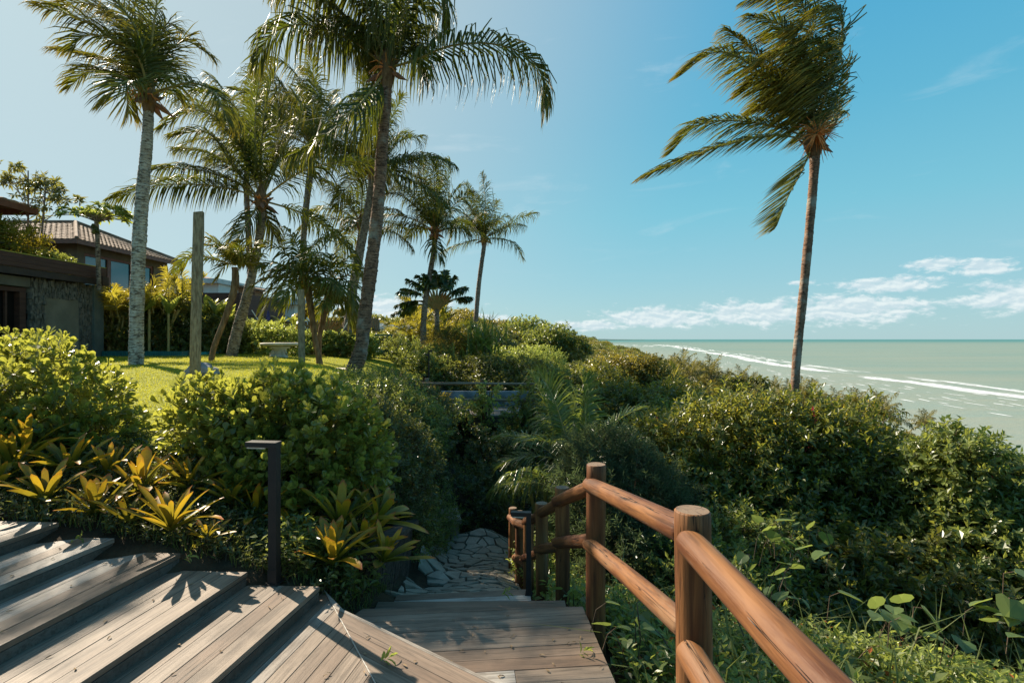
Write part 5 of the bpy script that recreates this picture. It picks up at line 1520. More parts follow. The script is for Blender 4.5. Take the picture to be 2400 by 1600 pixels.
def branches(blobs, base, seed, r0=.03, sub=5):
    rs = random.Random(seed); mb = MB()
    base = Vector(base)
    for b in blobs:
        c = Vector(b[0]); r = b[1] if hasattr(b[1], '__len__') else (b[1],) * 3
        m1 = base.lerp(c, .5) + Vector((rs.uniform(-.1, .1), rs.uniform(-.1, .1), rs.uniform(0, .1))) * r[0]
        mb.tube(spline([base, m1, c], 7), np.linspace(r0, r0 * .45, 7), 5, cap=False)
        for k in range(sub):
            d = Vector((rs.gauss(0, 1), rs.gauss(0, 1), rs.gauss(.4, .8))).normalized()
            e = c + Vector((d.x * r[0], d.y * r[1], d.z * r[2])) * .8; s0 = m1.lerp(c, rs.random())
            mb.tube(spline([s0, s0.lerp(e, .5) + Vector((0, 0, .04)), e], 5), np.linspace(r0 * .4, r0 * .1, 5), 4, cap=False)
    return mb

def bush(name, label, blobs, base, n, k, tl, L, Wd, m, tpl='diamond', cat='shrub', up=.5, spread=.9, mode='alt', inner=.4, lump=.22, f=4.0, seed=1, group=None, upbias=.35, curl=0.0, hang=0.0, stems=.004, extra=None, lowcut=-1.0, r0=.025, wind=None):
    t = thing(name, label, cat, base, group)
    o, nr = shell(blobs, n, seed, inner, lump, f, lowcut)
    d = nr + rng.normal(size=nr.shape) * .45 + np.array([0, 0, upbias])
    v, tr, r, sv, st = sprays(o, d, k, tl * rng.uniform(.7, 1.3, n), L, Wd, tpl, up=up, spread=spread, mode=mode, curl=curl, stems=stems, hang=hang, wind=wind)
    fo = part('foliage', v, tr, m, t, rnd=r); fo['kind'] = 'stuff'
    tw = part('twigs', sv, st, m_twig, t); tw['kind'] = 'stuff'
    branches(blobs, base, seed, r0).build('branches', m_twig, t)
    return t, o, nr

def ground_pt(x, y, dz=0): return (x, y, gz(x, y) + dz)

# two thick leaved shrubs in front
blobsL = [((-4.95, 5.0, -.58), (.60, .6, .48)), ((-4.40, 4.95, -.62), (.46, .5, .46)), ((-4.0, 4.9, -.76), (.36, .4, .36)), ((-3.72, 4.85, -.93), (.22, .25, .24)), ((-5.6, 5.6, -.52), (.7, .6, .5)), ((-4.6, 4.5, -.92), (.55, .32, .24)), ((-4.15, 4.6, -.98), (.36, .28, .20)), ((-5.2, 4.6, -.72), (.5, .4, .38))]
shL, _, _ = bush('clusia_shrub', 'large thick leaved shrub filling the left edge above the bromeliads', blobsL, ground_pt(-4.5, 4.9), 1900, 11, .17, .070, .043, m_clusia, 'paddle', mode='rosette', up=.25, spread=.8, inner=.6, lump=.26, f=4, seed=3, upbias=.8, stems=.003, group='thick leaved shrubs beside the lawn')
blobsC = [((-2.66, 4.65, -.72), (.20, .24, .26)), ((-2.36, 4.6, -.84), (.28, .32, .34)), ((-1.98, 4.6, -.78), (.36, .36, .38)), ((-1.62, 4.6, -.88), (.34, .38, .38)), ((-1.40, 4.7, -1.08), (.25, .32, .32)), ((-1.75, 4.35, -1.12), (.42, .28, .26)), ((-2.15, 4.4, -1.10), (.26, .26, .20))]
shC, _, _ = bush('clusia_shrub', 'thick leaved shrub behind the bollard light with lawn showing at its left', blobsC, ground_pt(-2.0, 4.6), 1550, 11, .16, .068, .042, m_clusia, 'paddle', mode='rosette', up=.25, spread=.8, inner=.6, lump=.28, f=4, seed=4, upbias=.8, stems=.003, group='thick leaved shrubs beside the lawn')
# their nearest big leaves one by one
Vp, Fp = TPL['paddle']
leaf_me = [mesh_np('leaf', Vp * np.array([.074, .074 * .62, .074]) * s_, Fp, m_clusia_o) for s_ in (.85, 1.0, 1.2)]
def single_leaves(t, blobs, n, seed):
    o, nr = shell(blobs, n // 4, seed, .03, .24, 5)
    off = np.array(t.location)
    for p, q in zip(o, nr):
        if q[1] > .45 or p[2] < -1.2: q = np.array([q[0], -abs(q[1]), q[2]])
        p = p + q * .03
        for k in range(4):
            d = Vector(q) * .6 + Vector((random.gauss(0, .6), random.gauss(-.1, .5), random.uniform(.1, .9))); d.normalize()
            nn = Vector((random.gauss(0, .5), random.gauss(-.4, .5), 1)); sd = d.cross(nn).normalized(); nn = sd.cross(d)
            M = Matrix((d, sd, nn)).transposed()
            lo = bpy.data.objects.new('leaf', leaf_me[random.randrange(3)])
            lo.location = Vector(p) + d * .02 - Vector(off); lo.rotation_euler = M.to_euler(); lo.parent = t; link(lo)
single_leaves(shL, blobsL[:5], 260, 5); single_leaves(shC, blobsC, 260, 6)

# small leaved bushes sloping into the dark path
bush('bush', 'dense dark small leaved bush between the thick leaved shrub and the path', [((-1.85, 6.4, -1.05), (.42, .45, .36)), ((-1.5, 6.0, -1.2), (.42, .45, .44)), ((-1.2, 6.0, -1.4), (.30, .4, .42)), ((-1.25, 5.6, -1.7), (.38, .35, .38)), ((-1.5, 5.3, -1.35), (.4, .35, .35))],
     ground_pt(-1.5, 6.1), 2600, 9, .16, .042, .020, m_small, seed=7, inner=.5, lump=.3, f=6)
bush('bush', 'tangled green bush on the bank below the tallest palm trunk', [((-2.5, 8.6, -.98), (.7, .8, .34)), ((-1.9, 8.2, -1.12), (.55, .7, .40)), ((-2.6, 10.4, -.98), (.5, .7, .28)), ((-1.65, 8.6, -1.5), (.5, .8, .5)), ((-2.2, 7.4, -1.18), (.5, .5, .34))],
     ground_pt(-2.2, 8.4), 2600, 9, .20, .055, .028, m_mid, seed=8, inner=.5, lump=.28, f=5)
bush('bush', 'shaded leafy bank along the left side of the sunken path', [((-1.75, 9.6, -1.75), (.55, .9, .7)), ((-2.0, 11, -1.6), (.7, .9, .7)), ((-1.75, 7.5, -2.0), (.35, .8, .55)), ((-1.7, 10.6, -2.7), (.45, 1.2, .8))],
     ground_pt(-1.9, 9.8), 2400, 8, .2, .06, .030, m_small, seed=9, inner=.4, lump=.28)
bush('bush', 'dark foliage hanging under the platform at the end of the path', [((-.3, 14.2, -2.7), (1.9, .8, 1.0)), ((-2.2, 13.2, -2.6), (.7, .8, .9)), ((1.3, 13.0, -2.8), (.8, 1.0, .9))],
     ground_pt(-.3, 14.0), 1500, 8, .25, .09, .045, m_small, seed=10, inner=.4)
bush('bush', 'shadowy low foliage closing the end of the stone path', [((-.9, 9.6, -2.9), (.55, .6, .5)), ((-.2, 10.2, -3.0), (.6, .6, .5)), ((.3, 9.2, -2.9), (.4, .7, .5)), ((-.5, 11.2, -2.7), (.9, .6, .7))],
     ground_pt(-.4, 10.2), 1500, 8, .2, .07, .035, m_small, seed=210, inner=.5, lump=.35)
bush('bush', 'mossy small leaved growth hugging the left border of the stone path', [((-1.2, 6.6, -2.45), (.26, .7, .35)), ((-1.2, 8.0, -2.75), (.3, .8, .35)), ((-1.15, 5.7, -2.2), (.16, .3, .25))],
     ground_pt(-1.3, 7), 1300, 8, .12, .040, .020, m_mid, seed=211, inner=.6, lump=.35)
bush('bush', 'low fresh weeds along the foot of the far log posts', [((.25, 6.2, -2.6), (.2, .7, .3)), ((.4, 5.2, -2.45), (.18, .4, .28))],
     ground_pt(.3, 6), 500, 8, .14, .045, .022, m_weed, seed=212, inner=.7, lump=.4)
# vines over the platform
def vine(label, blobs, n, seed, m=m_mid, L=.085, Wd=.045):
    return bush('vine', label, blobs, ground_pt(blobs[0][0][0], blobs[0][0][1]), n, 8, .22, L, Wd, m, cat='vine', seed=seed, inner=.8, lump=.4, f=6, upbias=-.1, hang=.35, curl=.6, group='vines climbing over the platform')
vine('leafy vine swallowing the right end of the platform railing', [((.55, 12.25, -1.30), (.42, .25, .42)), ((.95, 12.2, -1.05), (.35, .25, .30)), ((.2, 12.25, -1.65), (.35, .2, .22)), ((.9, 12.1, -1.8), (.4, .3, .45))], 480, 12)
vine('brown green vine wrapped around the left end of the platform railing', [((-2.15, 12.2, -1.45), (.42, .25, .38)), ((-1.7, 12.2, -1.6), (.35, .22, .26)), ((-2.5, 12.1, -1.2), (.3, .25, .4))], 420, 13, m_olive)
vine('small vine climbing the middle post of the platform', [((-.52, 12.3, -1.22), (.14, .12, .22)), ((-1.0, 12.2, -1.62), (.25, .15, .22)), ((-.62, 12.3, -1.5), (.1, .1, .2))], 130, 14, m_weed)
vine('dark vine trailing below the platform floor in the middle', [((-.35, 12.0, -2.2), (.45, .3, .45)), ((.1, 11.9, -2.4), (.5, .35, .4)), ((-1.9, 11.9, -2.3), (.5, .3, .45)), ((.2, 11.5, -2.9), (.3, .3, .3))], 420, 15, m_mid)

# behind the platform
bush('hedge', 'dark glossy leafed hedge standing right behind the platform', [((-2.3, 17.5, -1.45), (1.2, .9, .72)), ((-.9, 17.6, -1.35), (1.2, .9, .72)), ((.5, 17.2, -1.5), (1.0, .9, .72)), ((-1.2, 16.6, -1.9), (2.2, .6, .6))], ground_pt(-1, 17.4), 3200, 8, .25, .10, .05, m_hedge, cat='hedge', seed=16, inner=.3, lump=.18, f=6, hang=.3)
bush('bush', 'brown olive feathery bush on the slope beside the garden pole', [((-2.4, 20, -.25), (.8, .8, .65)), ((-1.9, 20.5, -.45), (.7, .7, .6)), ((-2.9, 19.5, -.9), (.6, .7, .6))], ground_pt(-2.3, 20), 1500, 9, .28, .085, .022, m_olive, seed=17, inner=.6, lump=.35)
bush('bush', 'bright yellow green shrub right of the spiky pandanus', [((.4, 21, -1.15), (.9, .9, .7)), ((1.2, 22, -1.3), (.9, .9, .8)), ((-.6, 21, -1.0), (.6, .7, .5))], ground_pt(.4, 21), 1500, 8, .25, .10, .045, m_weed, seed=18, inner=.5, lump=.3)
bush('bush', 'low leafy shrub row around the thin garden pole', [((-3.3, 17.5, -.62), (.55, .6, .42)), ((-2.7, 16.6, -1.0), (.6, .6, .5)), ((-3.9, 18.5, -.45), (.5, .6, .42)), ((-2.6, 18.5, -.8), (.5, .6, .5))], ground_pt(-3.2, 17.4), 1300, 8, .22, .08, .04, m_mid, seed=19, inner=.6, lump=.35)
# right of the platform: taller trees growing up the cliff
def slope_tree(label, cx, cy, top, r, D, n, seed, m, L=.12, Wd=.055, k=9, name='tree', parts=3, group=None):
    """a leafy tree whose crown centre is seen at pixel cx, cy"""
    c = P(cx, cy, D); rs = random.Random(seed)
    bl = [((c.x, c.y, c.z), (r, r, r * .8))]
    for i in range(parts + 2):
        a = rs.uniform(0, 6.28); q = r * rs.uniform(.6, .95)
        bl.append(((c.x + q * math.cos(a), c.y + q * math.sin(a) * .7, c.z + rs.uniform(-.5, .35) * r), (r * rs.uniform(.45, .7),) * 3))
    base = (c.x, c.y, gz(c.x, c.y) - .3)
    t = thing(name, label, 'tree', base, group)
    o, nr = shell(bl, n, seed, .45, .3, 5)
    d = nr + rng.normal(size=nr.shape) * .5 + np.array([0, 0, .3])
    v, tr, rr_2, sv, st = sprays(o, d, k, .3 * rng.uniform(.7, 1.3, n), L, Wd, 'diamond', stems=.006, hang=.15)
    part('crown', v, tr, m, t, rnd=rr_2)['kind'] = 'stuff'
    mb = branches(bl, (c.x, c.y, min(c.z - r, base[2] + max(.5, (c.z - base[2]) * .5))), seed, .07)
    mb.tube(spline([base, (c.x + .1, c.y, (base[2] + c.z) / 2), (c.x, c.y, c.z)], 8), np.linspace(.13, .05, 8), 7)
    mb.build('trunk', m_twig, t)
slope_tree('dark broadleaf tree just right of the platform, its top above the railing', 1400, 950, 0, 1.25, 18, 2600, 21, m_hedge)
slope_tree('taller leafy tree with yellowish sprays between platform and the sea', 1478, 905, 0, 1.15, 20, 2400, 22, m_olive)
slope_tree('rounded dark tree behind the feathery palm, below the platform level', 1350, 1035, 0, .9, 14.5, 1800, 23, m_small)
slope_tree('dark green tree on the cliff edge left of the yellow flowered bush', 1540, 1000, 0, 1.1, 13, 2200, 24, m_hedge)
slope_tree('bushy low tree with reddish blossom behind the log railing', 1630, 1040, 0, .95, 11.5, 2200, 25, m_mid, .095, .05)

# narrow leaved bush behind the log post
bush('bush', 'soft grey green narrow leaved bush right behind the middle log post', [((1.15, 6.6, -1.55), (.50, .45, .40)), ((1.45, 6.3, -1.85), (.45, .45, .48)), ((.95, 6.2, -1.95), (.40, .45, .5)), ((1.75, 6.5, -2.2), (.5, .5, .5)), ((1.2, 5.7, -2.35), (.5, .4, .45))],
     ground_pt(1.3, 6.3), 2400, 12, .17, .075, .012, m_grey, seed=26, inner=.5, lump=.25, upbias=.7, spread=.75)
bush('bush', 'dark weedy bush filling the gap beneath the lower rail', [((1.9, 5.4, -2.55), (.6, .5, .42)), ((1.3, 4.9, -2.75), (.4, .4, .3)), ((2.5, 6.0, -2.5), (.7, .5, .5))], ground_pt(1.8, 5.4), 1500, 9, .18, .065, .032, m_mid, seed=27, inner=.5, lump=.3)
bush('bush', 'deep green broadleaf bush between the near weeds and the yellow flowered bush', [((2.6, 6.5, -2.85), (.8, .5, .55)), ((3.6, 6.4, -3.0), (.8, .6, .65)), ((4.7, 6.2, -3.2), (.9, .6, .7)), ((5.6, 5.8, -3.3), (.8, .6, .6)), ((3.0, 5.6, -3.2), (.8, .5, .45))],
     ground_pt(3.8, 6.3), 3600, 9, .22, .095, .048, m_hedge, seed=127, inner=.6, lump=.4, f=5, hang=.2)
# big flowering bushes on the cliff edge
blobsR = [((2.35, 8.6, -2.05), (.75, .7, .75)), ((3.35, 8.2, -1.80), (.75, .75, .72)), ((4.25, 8.2, -1.58), (.55, .7, .55)), ((5.0, 8.4, -1.68), (.62, .7, .60)), ((5.55, 8.3, -2.15), (.50, .6, .6)), ((3.2, 7.7, -2.7), (1.1, .7, .85)), ((4.7, 7.8, -2.65), (1.15, .8, .9)), ((2.2, 7.9, -2.8), (.7, .7, .7)), ((5.8, 7.7, -3.1), (.8, .7, .8))]
m_flb = leaf_mat('flowering_bush_leaf', (.018, .034, .009), (.16, .18, .034), (.48, .48, .06), .34, .34, .55)
tR, oR, nR = bush('flowering_bush', 'wide dense bush dotted with yellow flowers around the right palm trunk', blobsR, ground_pt(4, 8), 10500, 9, .24, .088, .042, m_flb, seed=28, inner=.55, lump=.50, f=6, upbias=.4)
sel = (nR[:, 2] > .1) & (oR[:, 2] > -2.6) & (lumps(oR * .5, 77, 4) > .15)
fo = oR[sel][rng.random(sel.sum()) < .62] + nR[sel][:1] * .02
v, tr, r = sprays(fo + np.array([0, 0, .04]), np.tile([0, 0, 1.0], (len(fo), 1)) + rng.normal(size=(len(fo), 3)) * .4, 9, .11, .022, .020, 'diamond', up=.2)
part('yellow_blossom', v, tr, m_yflower, tR)['kind'] = 'stuff'
blobsR2 = [((5.85, 7.0, -1.85), (.62, .6, .55)), ((6.35, 7.1, -2.15), (.55, .6, .6)), ((6.9, 7.3, -2.5), (.6, .6, .65)), ((5.9, 6.6, -2.7), (.9, .6, .75)), ((6.9, 6.7, -3.0), (.9, .7, .7)), ((7.6, 7.4, -2.8), (.6, .6, .6))]
tR2, oR2, nR2 = bush('bougainvillea', 'tall rambling bush with magenta tips against the water at the right edge', blobsR2, ground_pt(6.2, 7), 6400, 9, .24, .082, .046, m_mid, seed=29, inner=.55, lump=.45, f=5, upbias=.3, curl=.4)
def pink(t, o, n, seed):
    rs = np.random.default_rng(seed); k = rs.choice(len(o), n, replace=False)
    c = o[k]; pts = np.repeat(c, 5, 0) + rs.normal(size=(n * 5, 3)) * .05
    v, tr, r = sprays(pts, rs.normal(size=(len(pts), 3)) + np.array([0, 0, .6]), 4, .03, .035, .03, 'diamond')
    part('magenta_blossom', v, tr, m_pink, t)['kind'] = 'stuff'
pink(tR, oR[(oR[:, 2] > -1.6)], 7, 3); pink(tR2, oR2[oR2[:, 2] > -1.7], 4, 5)
# long free shoots above the bushes
def shoots(t, pts, m, seed, L=.07, Wd=.035, name='shoot'):
    rs = random.Random(seed)
    for (px_, py_, D, dx, dy) in pts:
        a = P(px_, py_, D); b2 = P(px_ + dx, py_ + dy, D - .1); mid = a.lerp(b2, .5) + Vector((0, 0, .06))
        sp = spline([a, mid, b2], 16)
        org = sp[2:]; d = nrmz(np.gradient(sp, axis=0)[2:])
        v, tr, r = sprays(org, d, 3, .03, L, Wd, 'lance', up=.4, spread=1.0)
        mb = MB(); mb.tube(sp, np.linspace(.006, .002, 16), 4); V2, T2 = np.concatenate(mb.v), np.concatenate(mb.t)
        n0 = len(v)
        part(name, np.concatenate([v, V2]), np.concatenate([tr, T2 + n0]), [m, m_twig], t, rnd=np.concatenate([r, np.zeros(len(V2))]), midx=np.concatenate([np.zeros(len(tr), int), np.ones(len(T2), int)]))
shoots(tR2, [(2120, 1060, 7.6, 90, -22), (2200, 1050, 7.2, -70, -15), (2330, 1090, 7.1, 60, -10), (2280, 1060, 7.1, 50, -40), (2240, 1045, 7, -20, -30), (2350, 1110, 7, 40, 20)], m_mid, 5)
shoots(tR, [(1880, 965, 8, 10, -42), (1990, 975, 8.2, 15, -38), (2040, 985, 8.2, 30, -15), (1840, 970, 8.2, -25, -30), (1700, 1000, 8.4, -20, -26), (1600, 1010, 8.8, -15, -25), (1930, 975, 8.2, 10, -25)], m_olive, 6)

# weeds in front at the right
def scatter_plants(name, label, cat, region, n, h, k, L, Wd, m, seed, tpl='diamond', curl=.3, dens=None, up=.6, spread=1.0):
    r_ = np.random.default_rng(seed)
    pts = []
    while len(pts) < n:
        x = r_.uniform(region[0], region[1]); y = r_.uniform(region[2], region[3])
        if dens is None or r_.random() < dens(x, y): pts.append((x, y))
    pts = np.array(pts); z = ground(pts[:, 0], pts[:, 1])
    o = np.stack([pts[:, 0], pts[:, 1], z], 1)
    d = np.stack([r_.normal(size=n) * .35, r_.normal(size=n) * .35, np.ones(n)], 1)
    v, tr, r, sv, st = sprays(o, d, k, h * r_.uniform(.5, 1.3, n), L, Wd, tpl, up=up, spread=spread, curl=curl, stems=.004)
    nv = len(v)
    o_ = part(name, np.concatenate([v, sv]), np.concatenate([tr, st + nv]), [m, m_twig], None, rnd=np.concatenate([r, np.zeros(len(sv))]), midx=np.concatenate([np.zeros(len(tr), int), np.ones(len(st), int)]))
    tag(o_, label, cat, kind='stuff'); return o_
right_ok = lambda x, y: 1.0 if x > .72 + max(0, (3 - y)) * .05 else 0
scatter_plants('undergrowth', 'dense low green weeds on the bank right of the log railing', 'weeds', (.66, 6.5, 1.2, 5.0), 6200, .46, 11, .062, .028, m_weed, 31, dens=right_ok)
scatter_plants('undergrowth', 'darker leafy creepers mixed among the bright weeds', 'weeds', (.66, 7.5, 1.6, 6.4), 4200, .40, 10, .075, .042, m_mid, 32, dens=right_ok)
scatter_plants('undergrowth', 'sparse reddish brown leaves among the weeds', 'weeds', (.8, 6.5, 1.6, 5.8), 330, .50, 8, .05, .024, m_redleaf, 33, dens=right_ok)
def blades(name, label, region, n, L, w, m, seed, dens=None, lean=.5):
    r_ = np.random.default_rng(seed); x = r_.uniform(region[0], region[1], n * 2); y = r_.uniform(region[2], region[3], n * 2)
    if dens is not None: q = dens(x, y) > r_.random(n * 2); x, y = x[q], y[q]
    x, y = x[:n], y[:n]; n = len(x); z = ground(x, y) - .01
    a = r_.uniform(0, 6.28, n); l = L * r_.uniform(.5, 1.2, n); le = lean * r_.uniform(.2, 1.2, n)
    dx, dy = np.cos(a), np.sin(a); ww = w / 2
    b0 = np.stack([x - dy * ww, y + dx * ww, z], 1); b1 = np.stack([x + dy * ww, y - dx * ww, z], 1)
    mx, my, mz = x + dx * l * le * .35, y + dy * l * le * .35, z + l * .62
    m0 = np.stack([mx - dy * ww * .7, my + dx * ww * .7, mz], 1); m1 = np.stack([mx + dy * ww * .7, my - dx * ww * .7, mz], 1)
    tp = np.stack([x + dx * l * le, y + dy * l * le, z + l * (1 - .35 * le)], 1)
    V = np.stack([b0, b1, m0, m1, tp], 1).reshape(-1, 3); f = np.array([[0, 1, 3], [0, 3, 2], [2, 3, 4]])
    T = (f[None] + (np.arange(n) * 5)[:, None, None]).reshape(-1, 3)
    o_ = part(name, V, T, m, None, rnd=np.repeat(r_.random(n), 5)); tag(o_, label, 'grass', kind='stuff')
blades('tall_grass', 'long thin grass blades arching out of the weeds', (.75, 6, 1.4, 5.5), 1500, .75, .011, m_wgrass, 34, lean=.9)
blades('tall_grass', 'short dark grass and weeds along the edge of the steps', (-4.5, -.95, 3.3, 4.15), 3600, .14, .006, m_wgrass, 35, lean=.9, dens=lambda x, y: (y > np.interp(x, [-4, -2.9, -2.1, -1.2], [3.6, 3.5, 3.44, 3.33])) * 1.0)
blades('lawn_grass', 'short mown grass of the sunny lawn', (-13, -1.4, 4.0, 22), 110000, .05, .009, m_lawn, 36, lean=.8, dens=lambda x, y: lawn_mask(x, y) * np.clip(10 / y ** 1.15, 0, 1))
scatter_plants('ground_cover', 'low dark leaves and litter on the soil around the bromeliads', 'ground cover', (-5.5, -1.05, 3.33, 4.9), 2600, .13, 7, .040, .020, m_small, 37, dens=lambda x, y: 1.0 if y > np.interp(x, [-4, -2.9, -2.1, -1.2], [3.6, 3.5, 3.44, 3.33]) else 0)
scatter_plants('ground_cover', 'green weeds around the foot of the bollard light', 'weeds', (-1.55, -1.0, 3.42, 3.95), 170, .26, 8, .055, .026, m_mid, 38)
scatter_plants('ground_cover', 'leafy weeds beside the posts of the log railing', 'weeds', (.16, .75, 3.9, 6.0), 420, .34, 9, .06, .03, m_weed, 39, dens=lambda x, y: 1.0 if x > .47 - (y - 3.4) * .12 else 0)
scatter_plants('undergrowth', 'dark undergrowth covering the cliff behind the bushes', 'undergrowth', (-1, 14, 7.5, 18), 9000, .55, 9, .14, .07, m_small, 40, dens=lambda x, y: 1.0 if (x > .4 or y > 15.5) else 0)

# large heart shaped leaves of creepers, leaf by leaf
m_big = leaf_mat('large_heart_leaf', (.075, .12, .035), (.13, .17, .055), (.36, .44, .09), .35, .42, .4, obj_rnd=True)
Vh, Fh = TPL['heart']
heart = mesh_np('leaf', Vh * np.array([.13, .135, .13]), Fh, m_big)
def creeper(label, px_, py_, D, n, seed, spreadr=.22, s=1.0):
    rs = random.Random(seed); c = P(px_, py_, D)
    t = thing('large_leaved_creeper', label, 'creeper', (c.x, c.y, gz(c.x, c.y)), 'creepers with large heart shaped leaves')
    mb = MB()
    for i in range(n):
        p = c + Vector((rs.gauss(0, spreadr), rs.gauss(0, spreadr * .6), rs.gauss(0, spreadr * .7)))
        d = Vector((rs.gauss(0, 1), rs.gauss(-.4, .7), rs.gauss(-.1, .5))).normalized(); nn = Vector((rs.gauss(-.2, .4), rs.gauss(-.5, .3), 1)); sd = d.cross(nn).normalized(); nn = sd.cross(d)
        lo = bpy.data.objects.new('leaf', heart); k = s * rs.uniform(.6, 1.15)
        lo.location = p - t.location; lo.rotation_euler = Matrix((d, sd, nn)).transposed().to_euler(); lo.scale = (k, k, k); lo.parent = t; link(lo)
        mb = MB(); mb.tube([p, p - d * .06 - Vector((0, 0, .05)), p - d * .10 - Vector((rs.gauss(0, .05), 0, .22))], [.002, .003, .003], 4, cap=False)
        mb.build('stem', m_twig, t)
creeper('pale creeper with one huge lobed leaf rising behind the near rail', 2062, 1445, 3.3, 9, 1, .13, 1.15)
creeper('upright creeper stem with broad leaves against the dark bush', 1825, 1255, 4.6, 14, 2, .16)
creeper('two round leaves low among the weeds near the right corner', 2200, 1475, 3.2, 5, 3, .12)
creeper('large veined leaves cut by the right edge of the picture', 2385, 1420, 3.4, 8, 4, .16, 1.2)
creeper('broad leaves sprouting just right of the near log post', 1790, 1370, 3.6, 16, 5, .20)
creeper('big leaves at the foot of the second log post', 1345, 1390, 3.9, 9, 6, .10, .8)
creeper('scattered broad leaves at the bottom between the lower rails', 1500, 1500, 3.0, 14, 7, .22, .8)

# ------------------------------------------------------------------ bromeliads
m_brom = mat('bromeliad_leaf')
N = m_brom[1]
tpn = N.node('ShaderNodeAttribute', attribute_name='tip').outputs['Fac']
oi = N.node('ShaderNodeObjectInfo').outputs['Random']
co = N.node('ShaderNodeTexCoord').outputs['Object']
nz_ = N.noise(co, 14, 4, .6)
f1 = N.ss(N.m('ADD', N.m('ADD', tpn, N.m('MULTIPLY', N.m('SUBTRACT', oi, .5), .55)), N.m('MULTIPLY', N.m('SUBTRACT', nz_, .5), .4)), .35, 1.05)
cg = N.mixc(oi, (.065, .080, .010), (.13, .12, .012))
c = N.mixc(f1, cg, (.52, .27, .014))
c = N.mixc(N.ss(N.m('ADD', tpn, N.m('MULTIPLY', nz_, .2)), .98, 1.10), c, (.40, .10, .02))
sp_ = N.ss(N.noise(co, 22, 5, .75), .60, .72)
c = N.mixc(N.m('MULTIPLY', sp_, .7), c, (.09, .045, .015))
b = pbsdf(N, c, .42, .4, N.noise(N.mapv(co, (3, 90, 90)), 1, 3), .15, .002)
tr_ = N.node('ShaderNodeBsdfTranslucent'); N.l.new(N.mixc(.35, c, (.95, .72, .05)), tr_.inputs[0])
mx = N.node('ShaderNodeMixShader'); mx.inputs[0].default_value = .34
N.l.new(b.outputs[0], mx.inputs[1]); N.l.new(tr_.outputs[0], mx.inputs[2]); finish(N, mx.outputs[0])
m_brom = m_brom[0]
def brom_leaf(L, W_, arch, twist=0):
    n = 9; V = []; T = []; tip = []
    for i in range(n):
        t_ = i / (n - 1); s = t_ * L
        w = .98 * W_ * np.interp(t_, [0, .15, .6, .85, .95, 1], [.6, .75, 1.0, .92, .62, .10])
        a = .12 + arch * t_ ** 1.6
        x = L * (t_ - .18 * arch * t_ ** 3); z = -arch * .42 * L * t_ ** 2.2
        ch = .30 * w * (1 - .6 * t_)
        for k in (-1, -.5, 0, .5, 1):
            V.append((x, k * w * .5, z + ch * (k * k)))
            tip.append(t_ + .12 * k * k)
        if i:
            for k in range(4): q = (i - 1) * 5 + k; T += [[q, q + 5, q + 6], [q, q + 6, q + 1]]
    return mesh_np('leaf', V, T, m_brom, tip=tip, smooth=True)
brom_me = [brom_leaf(1.0, w_, a_) for w_, a_ in ((.15, .25), (.17, .45), (.14, .7), (.16, .12), (.13, .9), (.18, .35))]
def bromeliad(px_, py_, D, size, n, label, seed, tilt=(0, 0), open_=1.0):
    size *= .86; n = int(n * 1.3); rs = random.Random(seed); c = P(px_, py_, D); c.z = max(c.z, gz(c.x, c.y) - .02) 
    t = thing('bromeliad', label, 'bromeliad', c, 'bromeliads planted along the stairs')
    for i in range(n):
        f = (i + .5) / n
        az_ = i * 2.399 + rs.uniform(-.25, .25); el_ = math.radians(26 + 58 * f ** 1.1 / open_ + rs.uniform(-8, 8))
        L = size * (1.15 - .45 * f) * rs.uniform(.85, 1.15)
        lo = bpy.data.objects.new('leaf', rs.choice(brom_me)); lo.parent = t
        R = Matrix.Rotation(tilt[0], 3, 'X') @ Matrix.Rotation(tilt[1], 3, 'Y') @ Matrix.Rotation(az_, 3, 'Z') @ Matrix.Rotation(-el_, 3, 'Y') @ Matrix.Rotation(rs.uniform(-.25, .25), 3, 'X')
        lo.rotation_euler = R.to_euler(); lo.scale = (L, L * rs.uniform(.9, 1.2), L)
        lo.location = R @ Vector((.02, 0, 0)); link(lo)
bromeliad(400, 1245, 3.50, .42, 15, 'golden bromeliad with one rounded sunlit leaf, in the middle of the row above the stairs', 1)
bromeliad(222, 1210, 3.68, .38, 13, 'bromeliad between the sunlit golden one and the leftmost pair', 2)
bromeliad(105, 1180, 3.76, .40, 14, 'yellow tipped bromeliad second from the left edge above the stairs', 3)
bromeliad(30, 1110, 4.1, .48, 15, 'tall orange bromeliad cut by the left edge', 4)
bromeliad(-30, 1040, 4.4, .50, 13, 'upper orange bromeliad half out of the left edge under the big shrub', 5)
bromeliad(330, 1165, 4.0, .46, 15, 'dark green bromeliad behind the sunlit golden one, tucked under the shrub gap', 6)
bromeliad(484, 1265, 3.52, .20, 9, 'small young bromeliad on the soil left of the bollard light', 7)
bromeliad(445, 1150, 4.1, .44, 13, 'bromeliad with orange edges right of the shrub gap', 8)
bromeliad(300, 1228, 3.60, .30, 10, 'low bromeliad whose leaves lie left under the golden one', 9)
bromeliad(780, 1325, 3.55, .42, 19, 'large fresh green bromeliad with orange tips right of the bollard light', 10)
bromeliad(895, 1318, 3.80, .34, 13, 'green bromeliad leaning over the slatted planter wall', 11, (0, .35))
bromeliad(795, 1240, 4.0, .46, 14, 'tall dark bromeliad rising behind the large green one', 12, (0, .15))
bromeliad(880, 1225, 4.25, .44, 12, 'rear bromeliad with long orange brown leaves reaching toward the path', 13, (0, .5))
bromeliad(600, 1225, 4.0, .40, 11, 'shaded bromeliad just left behind the bollard column', 14)
bromeliad(690, 1260, 3.9, .34, 10, 'shaded bromeliad just right behind the bollard column', 15)
bromeliad(160, 1110, 4.15, .42, 13, 'bromeliad under the large left shrub, behind the yellow tipped one', 16)
